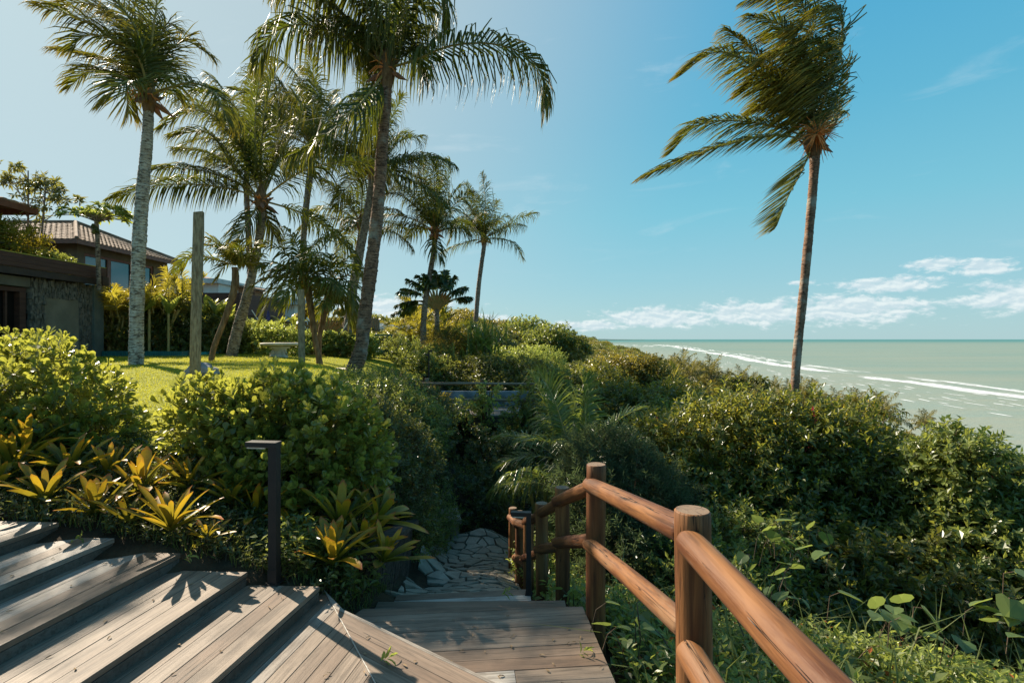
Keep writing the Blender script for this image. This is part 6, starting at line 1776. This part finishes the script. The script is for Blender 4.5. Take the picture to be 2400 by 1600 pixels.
bromeliad(60, 1065, 4.3, .46, 13, 'bright orange bromeliad partly under the left shrub near the frame edge', 17)
bromeliad(-10, 1165, 3.9, .40, 13, 'low golden bromeliad at the very left edge above the first step', 18)
bromeliad(255, 1120, 4.2, .40, 12, 'shaded bromeliad under the right end of the left shrub', 19)
bromeliad(540, 1180, 4.0, .34, 11, 'olive bromeliad below the thick leaved shrub, left of the bollard light', 20)
bromeliad(845, 1285, 3.9, .36, 13, 'orange tipped bromeliad squeezed between the large green one and the planter wall', 21, (0, .2))
# fallen dry leaves, stem lying in the bed
mb = MB(); mb.tube(spline([P(-20, 1168, 3.85), P(60, 1180, 3.8), P(110, 1192, 3.76)], 8), .018, 7)
tag(mb.build('fallen_branch', m_greywood, None), 'pale bare branch lying among the bromeliads at the left edge', 'branch')
m_dry = flat_mat('dry_leaf', (.20, .13, .07), (.34, .24, .14), 20, .8, .2)
for (px_, py_, zz_, lab, mt) in ((440, 1290, -1.355, 'fallen yellow green leaf on the third step', m_gold), (425, 1312, -1.355, 'narrow green leaf lying near the corner of the third step', m_weed), (165, 1268, -1.275, 'withered leaf cluster on the second step', m_weed), (885, 1552, -1.59, 'small star shaped weed on the mitred step', m_weed), (1170, 1395, -1.80, 'thin seedling growing between landing boards', m_weed), (1350, 1535, -1.695, 'tiny grass tuft between the boards of the landing', m_weed)):
    D = -zz_ * FPX / (py_ - CY); q = P(px_, py_, D)
    V_, T_2, r_2 = sprays(np.array([[q.x, q.y, q.z]]), np.array([[.7, .1, .28]]), 6, .07, .055, .014, 'lance', up=1.0)
    tag(part('fallen_leaf', V_, T_2, mt, None, rnd=r_2, at=tuple(q)), lab, 'leaf')

# ------------------------------------------------------------------ garden plants farther back
bush('hedge', 'tall dark hedge with sunlit top behind the pale palm trunk', [((-12.3, 15.8, .15), (1.0, .8, 1.0)), ((-11.2, 15.8, .10), (.9, .8, 1.0)), ((-10.1, 15.9, .0), (.9, .8, .95)), ((-9.1, 16.2, -.1), (.9, .8, .85)), ((-13.2, 15.9, .0), (1, .8, .9))], ground_pt(-11, 15.8), 4600, 8, .28, .13, .055, m_hedge, cat='hedge', seed=41, inner=.3, lump=.25, f=5, upbias=.5)
def areca(name, label, px_, py_, D, n, L, m, seed, leafL=.38, cat='palm', group=None, el=(35, 85), yellow=.5, spreadr=.25, wind=(-.1, 0, 0), npair=26, leafW=.034, grav=.25):
    global m_frond
    rs = random.Random(seed); c = P(px_, py_, D); g_ = gz(c.x, c.y)
    t = thing(name, label, cat, (c.x, c.y, g_), group)
    for i in range(n):
        a = i * 137.5 + rs.uniform(-20, 20); e = rs.uniform(*el)
        o_ = (c.x + rs.gauss(0, spreadr), c.y + rs.gauss(0, spreadr), c.z)
        pth = grow(o_, a, e, L * rs.uniform(.75, 1.1), .9, wind, 14)
        v, tr, r, tp, mi = frond_mesh(pth, npair=npair, leafL=leafL, leafW=leafW, grav=grav, wind=wind, yellow=yellow, rr=.014, base_skip=.22, lift=.35)
        part('frond', v, tr, [m, m_rachis], t, rnd=r, tip=tp, midx=mi)
    for i in range(4):
        mb = MB(); mb.tube([(c.x + rs.gauss(0, spreadr * .5), c.y, g_ - .1), (c.x + rs.gauss(0, spreadr), c.y, c.z + .1)], [.035, .025], 6)
        mb.build('stem', m_rachis, t)
    return t
m_yel_frond = leaf_mat('yellow_palm_leaflet', (.085, .10, .014), (.22, .185, .02), (.60, .52, .05), .42, .4, .4, tipcol=(.45, .32, .03))
m_mdfrond = leaf_mat('fresh_green_palm_leaflet', (.05, .08, .022), (.13, .17, .045), (.36, .44, .07), .36, .32, .55, tipcol=(.28, .26, .05))
m_dkfrond = leaf_mat('deep_green_palm_leaflet', (.022, .045, .014), (.05, .08, .022), (.16, .24, .04), .28, .32, .55, tipcol=(.20, .17, .03))
ga = 'golden cane palms in front of the houses'
for (px_, py_, D, n, L, sd, lab) in ((268, 745, 15.0, 12, 1.0, 1, 'golden cane palm at the left of the pale trunk, above the dark hedge'), (372, 735, 15.2, 13, 1.0, 2, 'golden cane palm right of the pale trunk under the villa'), (420, 725, 16.5, 12, 1.25, 3, 'brightest yellow cane palm beside the tall timber post'), (320, 745, 15.4, 10, .9, 4, 'golden cane palm hidden partly behind the pale trunk')):
    areca('cane_palm', lab, px_, py_, D, n, L, m_yel_frond, sd, group=ga)
# broad upright banana like leaves
m_banana = leaf_mat('broad_yellow_green_leaf', (.12, .16, .03), (.24, .26, .05), (.5, .52, .08), .4, .35, .4, obj_rnd=True)
def strap_me(L, W_, arch):
    V = []; T = []
    for i in range(8):
        t_ = i / 7; w = W_ * math.sin(PI * (.08 + .92 * t_) ** .9) + .004
        for k in (-1, 0, 1): V.append((L * (t_ - .15 * arch * t_ ** 3), k * w / 2, -arch * .4 * L * t_ ** 2.2 + .15 * w * abs(k)))
        if i:
            for k in range(2): q = (i - 1) * 3 + k; T += [[q, q + 3, q + 4], [q, q + 4, q + 1]]
    return V, T
bme = [mesh_np('leaf', *strap_me(1, .3, a_), m_banana) for a_ in (.3, .6, .9)]
def bananas(label, pts, seed, s=.8):
    rs = random.Random(seed); c0 = P(*pts[0]); t = thing('broad_leaved_plant', label, 'plant', (c0.x, c0.y, gz(c0.x, c0.y)))
    mb = MB()
    for p in pts:
        c = P(*p)
        for k in range(6):
            lo = bpy.data.objects.new('leaf', rs.choice(bme)); R = Matrix.Rotation(k * 2.4 + rs.random(), 3, 'Z') @ Matrix.Rotation(-math.radians(rs.uniform(40, 80)), 3, 'Y')
            lo.rotation_euler = R.to_euler(); l_ = s * rs.uniform(.6, 1.1); lo.scale = (l_, l_, l_); lo.location = c - t.location; lo.parent = t; link(lo)
        mb = MB(); mb.tube([(c.x, c.y, gz(c.x, c.y) - .1), c], [.04, .03], 6)
        mb.build('stem', m_rachis, t)
bananas('upright yellow green broad leaves between the tall timber post and the leaning trunk', [(492, 730, 16.5), (510, 745, 16), (478, 760, 16), (528, 765, 16)], 3)
bananas('broad pale leaves rising above the hedge right of the pale palm trunk', [(395, 735, 14.8), (350, 725, 14.8), (330, 740, 14.6)], 4, .7)
bananas('yellowish broad leaves behind the stone table', [(660, 762, 18), (690, 765, 18.3), (633, 768, 18.5)], 5, .55)
bush('bush', 'bushy shrubs between the timber post and the leaning palm', [((-9.2, 16.5, -.05), (.8, .6, .62)), ((-8.2, 16.8, -.15), (.8, .6, .55)), ((-7.4, 17.2, -.2), (.7, .6, .5))], ground_pt(-8.3, 16.7), 1500, 8, .22, .10, .05, m_weed, seed=42, inner=.5, lump=.3)
gh = 'clipped shrubs in a row along the back of the lawn'
for i, (px_, D, lab) in enumerate(((575, 18.2, 'first clipped shrub, just right of the leaning palm'), (620, 18.4, 'clipped shrub left of the stone table'), (668, 18.6, 'clipped shrub directly behind the stone table'), (712, 18.3, 'clipped shrub between timber post and thatch palm'), (765, 18.2, 'clipped shrub right of the thatch palm'), (806, 18, 'clipped shrub at the foot of the pale leaning palm trunk'), (858, 17.8, 'clipped shrub just right of the tallest trunk'), (893, 21, 'clipped shrub behind the green swing'))):
    q = on_ground(px_, D); bush('shrub', lab, [((q.x, q.y, q.z + .38), (.36, .36, .34)), ((q.x + .1, q.y - .1, q.z + .55), (.25, .25, .22))], tuple(q), 420, 8, .12, .08, .045, m_weed if i % 2 == 0 else m_mid, seed=50 + i, inner=.6, lump=.3, group=gh, r0=.02, upbias=.5)
bush('hedge', 'long sunlit hedge right of the villa beneath the travellers palm', [((-5.3, 22.5, -.35), (.9, .7, .5)), ((-4.2, 22.5, -.4), (.9, .7, .5)), ((-6.0, 23, -.3), (.8, .7, .5)), ((-3.4, 22, -.6), (.6, .6, .5))], ground_pt(-4.8, 22.5), 2200, 8, .22, .10, .05, m_hedge, cat='hedge', seed=60, inner=.4, lump=.25)

# palm standing just left of the frame: its crown shades the lower left steps
palm('coconut palm standing just beyond the left edge, its crown shading the steps', [(-380, 860), (-375, 500), (-360, 100), (-350, 0)], 8.8, [36, 32, 28, 24], (-350, -60), auto=ring(14, 1.5, 15, 0, 75), leafL=.5, leafW=.04, wind=(-.1, 0, 0), npair=34, bark=m_bark_brown, yellow=.4, seed=131)
# short feathery palms on the lawn
palm('short young palm with hairy trunk and windblown fronds right of the tall timber post', [(492, 880), (500, 820), (530, 740), (546, 690), (552, 655)], 11.5, [15, 14, 17, 20, 15], (550, 632),
     explicit=[[-.3] + [(550, 640), (500, 608), (450, 596), (405, 640)], [.3] + [(550, 640), (480, 602), (440, 610), (412, 655)], [.2] + [(552, 635), (570, 605), (572, 612)], [-.3] + [(550, 635), (540, 608), (548, 598)], [.2] + [(550, 640), (530, 620), (510, 650)]],
     auto=[(20, 50, .7), (70, 60, .7), (140, 55, .8), (250, 45, .7), (300, 35, .7), (340, 30, .8), (200, 60, .8), (100, 30, .6), (45, 20, .6), (320, 60, .6)], leafL=.36, leafW=.036, wind=(-.15, 0, 0), grav=.35, npair=34, bark=m_fibre, yellow=.7, seed=120, flower=False, boots=False, rr=.014, name='short_palm')
def ring2(n, L, seed): return ring(n, L, seed, -25, 70)
palm('bushy dark thatch palm, its left crown, behind the short mossy post', [(752, 862), (742, 815), (735, 770), (728, 720), (722, 680)], 12.5, [14, 13, 15, 18, 16], (716, 662),
     explicit=[[-.4] + [(716, 662), (680, 640), (640, 670), (612, 722)], [.4] + [(716, 662), (670, 660), (630, 705), (612, 750)], [.2] + [(716, 660), (700, 630), (670, 625), (650, 640)]],
     auto=ring2(20, 1.25, 3), leafL=.5, leafW=.05, wind=(-.15, 0, 0), grav=.5, npair=30, bark=m_fibre, yellow=.30, seed=121, flower=False, boots=False, rr=.018, name='thatch_palm')
palm('bushy thatch palm with yellow tips, its right crown leaning to the tallest trunk', [(748, 800), (755, 760), (762, 725), (768, 700)], 12.9, [12, 14, 16, 14], (772, 690),
     explicit=[[-.4] + [(772, 690), (800, 670), (825, 690), (832, 725)], [.4] + [(772, 690), (805, 690), (822, 720), (820, 760)]],
     auto=ring2(16, 1.1, 4), leafL=.5, leafW=.05, wind=(0, 0, 0), grav=.5, npair=28, bark=m_fibre, yellow=.45, seed=122, flower=False, boots=False, rr=.018, name='thatch_palm')

# travellers palm: flat fan of stalks
def fan_palm(label, px_, py_, base, D, R_, n, m, seed, a0=20, a1=160, blade=.9, rot=0):
    rs = random.Random(seed); c = P(px_, py_, D); b0 = P(base[0], base[1], D); b0.z = gz(b0.x, b0.y)
    t = thing('travellers_palm', label, 'palm', b0)
    if (c - b0).length > .3:
        v, tr = tube(spline([b0 - Vector((0, 0, .2)), b0.lerp(c, .5), c], 20), np.linspace(.12, .09, 20), 10); part('trunk', v, tr, m_bark_grey, t)
    fr = np.array([math.cos(rot), math.sin(rot), 0])
    for i in range(n):
        a = math.radians(a0 + (a1 - a0) * (i + .5) / n + rs.uniform(-2, 2)); d = fr * math.cos(a) + np.array([0, 0, math.sin(a)])
        s0 = np.array(c) + d * .1; bend = rs.uniform(.02, .12)
        side = 1 if math.cos(a) > 0 else -1
        pts = [s0 + d * R_ * f + np.array([0, 0, -bend * R_ * f ** 3 * 2]) + np.array([0, rs.uniform(-.08, .08) * f, 0]) for f in np.linspace(0, 1, 8)]
        V, T = tube(pts, np.linspace(.055, .015, 8), 5)
        # torn blade beyond the stalk
        P0 = pts[-1]; dd = nrmz(pts[-1] - pts[-2]); L = blade * rs.uniform(.8, 1.1)
        path = [P0 + dd * L * f + np.array([-.10 * L * f * f, 0, -.25 * L * f * f]) for f in np.linspace(0, 1, 12)]
        v2, t2, r2, tp2, mi2 = frond_mesh(np.array(path), npair=16, leafL=.36, leafW=.13, grav=.5, wind=(-.1, 0, 0), base_skip=.02, yellow=.1, rr=.015, spread=.95, lift=.1)
        n0 = len(V)
        part('frond', np.concatenate([V, v2]), np.concatenate([T, t2 + n0]), [m, m_rachis], t, rnd=np.concatenate([np.full(n0, .5), r2]), tip=np.concatenate([np.zeros(n0), tp2]), midx=np.concatenate([np.ones(len(T), int), mi2]))
    # overlapping sheaths at the heart of the fan
    mb = MB()
    for i in range(11):
        a = math.radians(35 + 110 * (i + .5) / 11); d = Vector(fr * math.cos(a) + np.array([0, 0, math.sin(a)]))
        mb.tube([c - Vector((0, 0, .12)), c + d * .25, c + d * .75], [.05, .08, .03], 6)
    mb.build('sheath', m_sheath, t)
m_sheath = flat_mat('orange_green_sheath', (.20, .16, .04), (.42, .20, .07), 5, .6, .3)
fan_palm('travellers palm with flat fan of stalks and dark torn blades, beside the light palm trunk', 1024, 725, (1024, 838), 21, .82, 21, m_dkfrond, 7, 28, 165, .85)
fan_palm('low fan shaped young travellers palm in front of the bamboo fence', 762, 792, (762, 800), 20.5, 1.05, 17, m_yel_frond, 8, 15, 165, .35)

# feathery palm behind the railing, young palms farther back
areca('cane_palm', 'feathery green cane palm growing from the dark hollow behind the log posts', 1345, 1085, 8.0, 18, 1.35, m_mdfrond, 11, leafL=.42, el=(15, 88), yellow=.35, spreadr=.10, npair=36, leafW=.024, wind=(-.05, 0, 0), grav=.3)
areca('cane_palm', 'drooping fronds of a small palm hanging above the lowest log posts', 1290, 1140, 7.4, 8, 1.1, m_mdfrond, 12, leafL=.36, el=(-10, 55), yellow=.2, spreadr=.12, npair=32, leafW=.020, grav=.7)
areca('young_palm', 'yellow green young coconut palm left of the travellers palm', 985, 800, 23, 13, 2.0, m_yel_frond, 13, leafL=.55, el=(20, 85), yellow=.5, npair=34, leafW=.04)
areca('young_palm', 'green young palm right behind the travellers palm trunk', 1040, 800, 24, 11, 1.9, m_frond, 14, leafL=.55, el=(15, 80), yellow=.5, npair=32, leafW=.045)
areca('young_palm', 'low yellow arching palm beneath the cream canopy', 935, 805, 26, 8, 1.6, m_yel_frond, 15, leafL=.5, el=(10, 60), yellow=.4, npair=28, leafW=.045)
areca('young_palm', 'broad sunlit palm on the cliff with long arching fronds left of the right palm', 1600, 985, 22, 13, 2.2, m_yel_frond, 16, leafL=.6, el=(15, 85), yellow=.2, npair=34, leafW=.045)
# pandanus
def pandanus(label, px_, py_, D, n, L, seed):
    rs = random.Random(seed); c = P(px_, py_, D); t = thing('pandanus', label, 'plant', (c.x, c.y, gz(c.x, c.y)))
    V, T, k0 = [], [], 0; R = []
    for i in range(n):
        a = rs.uniform(0, 6.28); e = math.radians(rs.uniform(15, 88)); o_ = c + Vector((rs.gauss(0, .3), rs.gauss(0, .3), rs.uniform(-.5, .2)))
        p = grow(o_, math.degrees(a), math.degrees(e), L * rs.uniform(.6, 1.1), .9, (-.1, 0, 0), 7)
        Tn = nrmz(np.gradient(p, axis=0)); S = nrmz(np.cross(Tn, [0, 0, 1.0]))
        w = np.array([.03, .035, .035, .03, .025, .02, .012, .002])[:, None]
        vv = np.concatenate([p - S * w, p + S * w])
        m_ = len(p); tt3 = []
        for j in range(m_ - 1): tt3 += [[j, m_ + j, m_ + j + 1], [j, m_ + j + 1, j + 1]]
        V.append(vv); T.append(np.array(tt3) + k0); k0 += len(vv); R += [rs.random()] * len(vv)
    part('blades', np.concatenate(V), np.concatenate(T), m_mid, t, rnd=np.array(R))['kind'] = 'stuff'
    for q in (-.25, 0, .3):
        mb = MB(); mb.tube([(c.x + q, c.y, t.location.z - .3), (c.x + q * .6, c.y, c.z)], [.07, .05], 7)
        mb.build('stem', m_twig, t)
pandanus('spiky pandanus with long strap leaves at the foot of the farthest right palm', 1133, 808, 19.5, 190, 1.25, 3)
pandanus('strappy green clump on the slope left of the pandanus', 1080, 845, 19, 60, .7, 4)

# roof garden
bush('shrub', 'golden palm like shrub on the flat roof at the left edge', [((-12.4, 13.2, 2.35), (.5, .5, .42)), ((-13.2, 13.0, 2.3), (.6, .5, .45))], (-12.6, 13.1, 1.56), 520, 9, .3, .16, .03, m_gold, seed=70, inner=.7, lump=.35, upbias=.5)
bush('shrub', 'green planting along the roof edge behind the thin railing', [((-12.2, 13.7, 1.95), (.5, .3, .22)), ((-11.6, 13.6, 1.9), (.3, .3, .14)), ((-13.0, 13.6, 2.0), (.5, .3, .25))], (-12.2, 13.6, 1.56), 500, 8, .16, .09, .04, m_mid, seed=71, inner=.7, lump=.3)
def cecropia(label, base, top, D, seed, crown_px, z0=1.56):
    rs = random.Random(seed); b0 = P(base[0], base[1], D); b0.z = z0; t = thing('slender_tree', label, 'tree', b0, 'slender trees on the roof garden')
    tp_ = P(top[0], top[1], D); mb = MB()
    mb.tube(spline([b0, b0.lerp(tp_, .5) + Vector((.04, 0, 0)), tp_], 14), np.linspace(.035, .014, 14), 6)
    org = []; dr = []
    for (x, y) in crown_px:
        q = P(x, y, D) + Vector((0, rs.uniform(-.3, .3), 0)); s0 = b0.lerp(tp_, rs.uniform(.55, .95))
        mb.tube(spline([s0, s0.lerp(q, .6) - Vector((0, 0, .05)), q], 7), np.linspace(.014, .006, 7), 4, cap=False)
        for k in range(4): org.append([q.x + rs.gauss(0, .06), q.y + rs.gauss(0, .06), q.z + rs.gauss(0, .07)]); dr.append([rs.gauss(0, .5), rs.gauss(0, .5), rs.uniform(-.3, .8)])
    mb.build('trunk', m_barkpink, t)
    v, tr, r = sprays(np.array(org), np.array(dr), 9, .07, .17, .042, 'diamond', up=.2, spread=1.35, hang=.35)
    part('crown', v, tr, m_weed2, t, rnd=r)['kind'] = 'stuff'
m_barkpink = flat_mat('smooth_pinkish_bark', (.22, .15, .13), (.33, .24, .21), 6, .7, .3)
m_weed2 = leaf_mat('pale_hanging_leaf', (.09, .10, .03), (.20, .19, .06), (.42, .40, .08), .35, .4, .4)
cecropia('leftmost slender tree on the roof garden with upright crown', (58, 590), (66, 400), 14, 1, [(66, 395), (45, 400), (85, 405), (30, 418), (12, 415), (60, 425), (80, 425), (40, 440), (95, 440), (70, 455), (20, 432)])
cecropia('second slender tree on the roof garden, leaning right', (82, 585), (108, 425), 14, 2, [(108, 420), (92, 428), (125, 430), (135, 445), (150, 455), (165, 460), (120, 460), (100, 470), (85, 450), (140, 470), (110, 490), (90, 505)])
def papaya():
    D = 14.0; b0 = P(232, 625, D); c = P(226, 520, D); t = thing('papaya_tree', 'papaya tree with flat leafy crown in front of the tiled villa roof', 'tree', b0)
    mb = MB(); mb.tube(spline([b0 - Vector((0, 0, .6)), b0.lerp(c, .5), c], 12), np.linspace(.055, .05, 12), 8)
    rs = random.Random(5); org = []; dr = []
    for i in range(34):
        a = rs.uniform(0, 6.28); R_ = rs.uniform(.25, 1.0); q = c + Vector((R_ * math.cos(a), R_ * .6 * math.sin(a), .30 - .18 * R_ ** 2 + rs.uniform(-.10, .10)))
        mb.tube(spline([c, c.lerp(q, .5) + Vector((0, 0, .08)), q], 5), [.012, .010, .008, .007, .005], 4, cap=False)
        for k in range(2): org.append(list(q)); dr.append([math.cos(a) * .5, math.sin(a) * .5, .6])
    mb.build('trunk', m_bark_grey, t)
    v, tr, r = sprays(np.array(org), np.array(dr), 9, .05, .17, .07, 'lance', up=1.0, spread=1.4)
    part('crown', v, tr, m_weed, t, rnd=r)['kind'] = 'stuff'
    for k in range(5):
        q = c + Vector((rs.uniform(-.09, .09), rs.uniform(-.09, .0), -rs.uniform(.1, .38))); mb = MB(); mb.lathe(q, [(.001, -.08), (.045, -.04), (.05, 0), (.03, .05), (.001, .07)], 8); mb.build('fruit', m_mid, t)
papaya()

# ------------------------------------------------------------------ wooded slope
def crown_variant(seed, nb, n, L, Wd, m):
    rs = random.Random(seed); bl = [((0, 0, 0), (.62, .62, .45))]
    for i in range(nb):
        a = i * 2.4 + rs.random(); q = rs.uniform(.4, .75)
        bl.append(((q * math.cos(a), q * math.sin(a), rs.uniform(-.25, .25)), (rs.uniform(.28, .42),) * 2 + (rs.uniform(.22, .34),)))
    o, nr = shell(bl, n, seed, .3, .25, 5, lowcut=-.5)
    v, tr, r = sprays(o, nr + rng.normal(size=nr.shape) * .4 + np.array([0, 0, .4]), 5, .09, L, Wd, up=.7)
    return mesh_np('crown', v, tr, m, rnd=r)
fm = [m_olive, m_hedge, m_mid, m_olive, m_small]
var = [crown_variant(200 + i, 7, 900, .085, .05, fm[i]) for i in range(5)]
tv, tt_ = tube([(0, 0, -1.6), (.05, 0, -.7), (0, 0, 0)], [.06, .045, .02], 6, cap=False)
trunk_me = mesh_np('trunk', tv, tt_, m_twig)
rs = random.Random(77)
near_trees = []; far_pts = []
y = 24.0
while y < 3200:
    s = 3.4 + .017 * y
    x0 = -.33 * y - 4; x1 = float(shore_x(y)) - 9
    x = x0 + rs.random() * s
    while x < x1:
        px_ = x + rs.uniform(-.4, .4) * s; py_ = y + rs.uniform(-.4, .4) * s
        if not (px_ < -2.5 - (py_ - 24) * .02 and py_ < 52) and not (px_ < -.22 * py_ and py_ < 90):
            R_ = s * rs.uniform(.55, .95) * (1 if y > 60 else .8)
            if y < 55 and px_ < 6: R_ *= .6
            near_trees.append((px_, py_, R_)) if y < 78 and -.1 * y - 4 < px_ < y * 1.0 else far_pts.append((px_, py_, R_))
        x += s
    y += s * .85
print('trees', len(near_trees), 'forest', len(far_pts))
kinds = ('olive', 'dark glossy', 'mid green', 'brownish olive', 'dark leaved')  # leaf colour of each crown shape
for (x, y, R_) in near_trees:
    g_ = gz(x, y); k = rs.randrange(5); h = R_ * rs.uniform(.7, 1.45)
    qx = CX + x / y * FPX
    zone = 'on the ridge behind the travellers palm' if qx < 1130 else 'on the slope beyond the platform' if qx < 1450 else 'on the slope left of the windswept palm' if qx < 1850 else 'on the slope right of the windswept palm'
    t = thing('hillside_tree', '%s %s tree %s, %s' % ('broad' if R_ > 2.6 else 'small', kinds[k], zone, 'near' if y < 38 else 'halfway down' if y < 58 else 'farther off'), 'tree', (x, y, g_), 'trees growing down the wooded slope')
    for nm, me in (('trunk', trunk_me), ('crown', var[k])):
        o = bpy.data.objects.new(nm, me); o.parent = t; o.location = (0, 0, h); o.scale = (R_, R_, R_); o.rotation_euler = (0, 0, rs.random() * 6.28); link(o)
fp = np.array(far_pts); fz = ground(fp[:, 0], fp[:, 1])
fme = bpy.data.meshes.new('far_forest'); fme.from_pydata([(a, b2, z + r * .75) for (a, b2, r), z in zip(far_pts, fz)], [], [])
a = fme.attributes.new('sc', 'FLOAT', 'POINT'); a.data.foreach_set('value', fp[:, 2].astype(np.float32))
a = fme.attributes.new('rz', 'FLOAT', 'POINT'); a.data.foreach_set('value', (rng.random(len(fp)) * 6.28).astype(np.float32))
fo = bpy.data.objects.new('far_forest', fme); link(fo); tag(fo, 'continuous woodland covering the coastal slope into the distance', 'forest', kind='stuff')
vcol = bpy.data.collections.new('crown_shapes')
for i, me in enumerate(var): vcol.objects.link(bpy.data.objects.new('crown_shape', me))
ng = bpy.data.node_groups.new('scatter', 'GeometryNodeTree')
ng.interface.new_socket('Geometry', in_out='INPUT', socket_type='NodeSocketGeometry'); ng.interface.new_socket('Geometry', in_out='OUTPUT', socket_type='NodeSocketGeometry')
gi, go = ng.nodes.new('NodeGroupInput'), ng.nodes.new('NodeGroupOutput')
iop = ng.nodes.new('GeometryNodeInstanceOnPoints'); ci = ng.nodes.new('GeometryNodeCollectionInfo'); ci.inputs[0].default_value = vcol; ci.inputs[1].default_value = True; ci.inputs[2].default_value = True
na = ng.nodes.new('GeometryNodeInputNamedAttribute'); na.data_type = 'FLOAT'; na.inputs[0].default_value = 'sc'
nb = ng.nodes.new('GeometryNodeInputNamedAttribute'); nb.data_type = 'FLOAT'; nb.inputs[0].default_value = 'rz'
cx = ng.nodes.new('ShaderNodeCombineXYZ')
ng.links.new(gi.outputs[0], iop.inputs['Points']); ng.links.new(ci.outputs[0], iop.inputs['Instance']); iop.inputs['Pick Instance'].default_value = True
ng.links.new(na.outputs[0], iop.inputs['Scale']); ng.links.new(nb.outputs[0], cx.inputs[2]); ng.links.new(cx.outputs[0], iop.inputs['Rotation'])
ng.links.new(iop.outputs[0], go.inputs[0])
md = fo.modifiers.new('scatter', 'NODES'); md.node_group = ng

# palms of the grove above the beach: one built, the others copied
def low_palm():
    t = thing('beach_palm', 'coconut palm of the grove above the beach below the cliff', 'palm tree', (0, 0, 0), 'coconut palms of the grove above the beach')
    v, tr = tube(spline([(0, 0, -1), (.3, 0, 3), (.2, 0, 7)], 8), np.linspace(.22, .14, 8), 6, cap=False); tk = part('trunk', v, tr, m_bark_grey, t)
    V, T, R, TP, MI, n0 = [], [], [], [], [], 0
    for (az_, el_, L, bd) in ring(15, 3.6, 3, -15, 85):
        v, tr, r, tp, mi = frond_mesh(grow((.2, 0, 7), az_, el_, L, bd, (-.1, 0, 0), 8), npair=14, leafL=1.0, leafW=.16, grav=.6, wind=(-.15, 0, 0), yellow=.3, rr=.05)
        V.append(v); T.append(tr + n0); R.append(r); TP.append(tp); MI.append(mi); n0 += len(v)
    part('crown', np.concatenate(V), np.concatenate(T), [m_pfar, m_rachis], t, rnd=np.concatenate(R), tip=np.concatenate(TP), midx=np.concatenate(MI))
    return t
m_pfar = leaf_mat('far_palm_leaflet', (.06, .065, .02), (.12, .11, .03), (.34, .30, .05), .35, .45, .4, tipcol=(.32, .24, .06))
lp = low_palm(); kids = list(lp.children)
spots = []
for i in range(95):
    D = math.exp(rs.uniform(math.log(150), math.log(850))); x = float(shore_x(D)) - rs.uniform(5, 34)
    spots.append((x, D))
for i in range(26):
    D = rs.uniform(115, 200); x = rs.uniform(.25, .72) * D
    if x < shore_x(D) - 10: spots.append((x, D))
for i, (x, D) in enumerate(spots):
    if i == 0: o = lp
    else:
        o = lp.copy(); link(o)
        for ch in kids: c_ = ch.copy(); link(c_); c_.parent = o
    s_k = rs.uniform(1.1, 1.8); o.location = (x, D, gz(x, D)); o.rotation_euler = (0, 0, rs.uniform(-.5, .5)); o.scale = (s_k,) * 3
    o['label'] = '%s coconut palm of the grove above the beach, %s' % ('tall' if s_k > 1.5 else 'medium' if s_k > 1.28 else 'low', 'far along the shore' if D > 500 else 'midway along the shore' if D > 260 else 'nearest the viewer')
# spreading flat topped tree by the beach
slope_tree('flat topped spreading tree beside the beach palms, left of the right palm trunk', 1735, 925, 0, 6.0, 165, 1500, 88, m_hedge, L=.7, Wd=.4, k=8, parts=6)

# dry leaf litter blown onto the boards
litter = []
for i in range(150):
    if random.random() < .5: x, y = random.uniform(-.9, .45), random.uniform(1.9, 3.3); z = zG
    else:
        k = random.randrange(1, 6); u_ = random.uniform(1.2, 3.2); v_ = nose[k] - random.uniform(.03, .40); x, y = uv(u_, v_); z = zt[k]
        if y > farD[k] - .05: continue
    if z == zG and (y < N1.y + (x - N1.x) * (ndir.y / ndir.x) + .05): z = zF + .003
    litter.append((x, y, z + .004))
litter = np.array(litter); n_l = len(litter); aa = rng.uniform(0, 6.28, n_l)
v, t, r = leaves_np(litter, np.stack([np.cos(aa), np.sin(aa), np.zeros(n_l)], 1), np.tile([0, .1, 1.0], (n_l, 1)), rng.uniform(.015, .04, n_l), rng.uniform(.006, .014, n_l), 'lance')
v[:, 2] += .003
tag(part('leaf_litter', v, t, m_dry, None, rnd=r), 'tiny dry leaves and bits scattered over the boards', 'litter', kind='stuff')
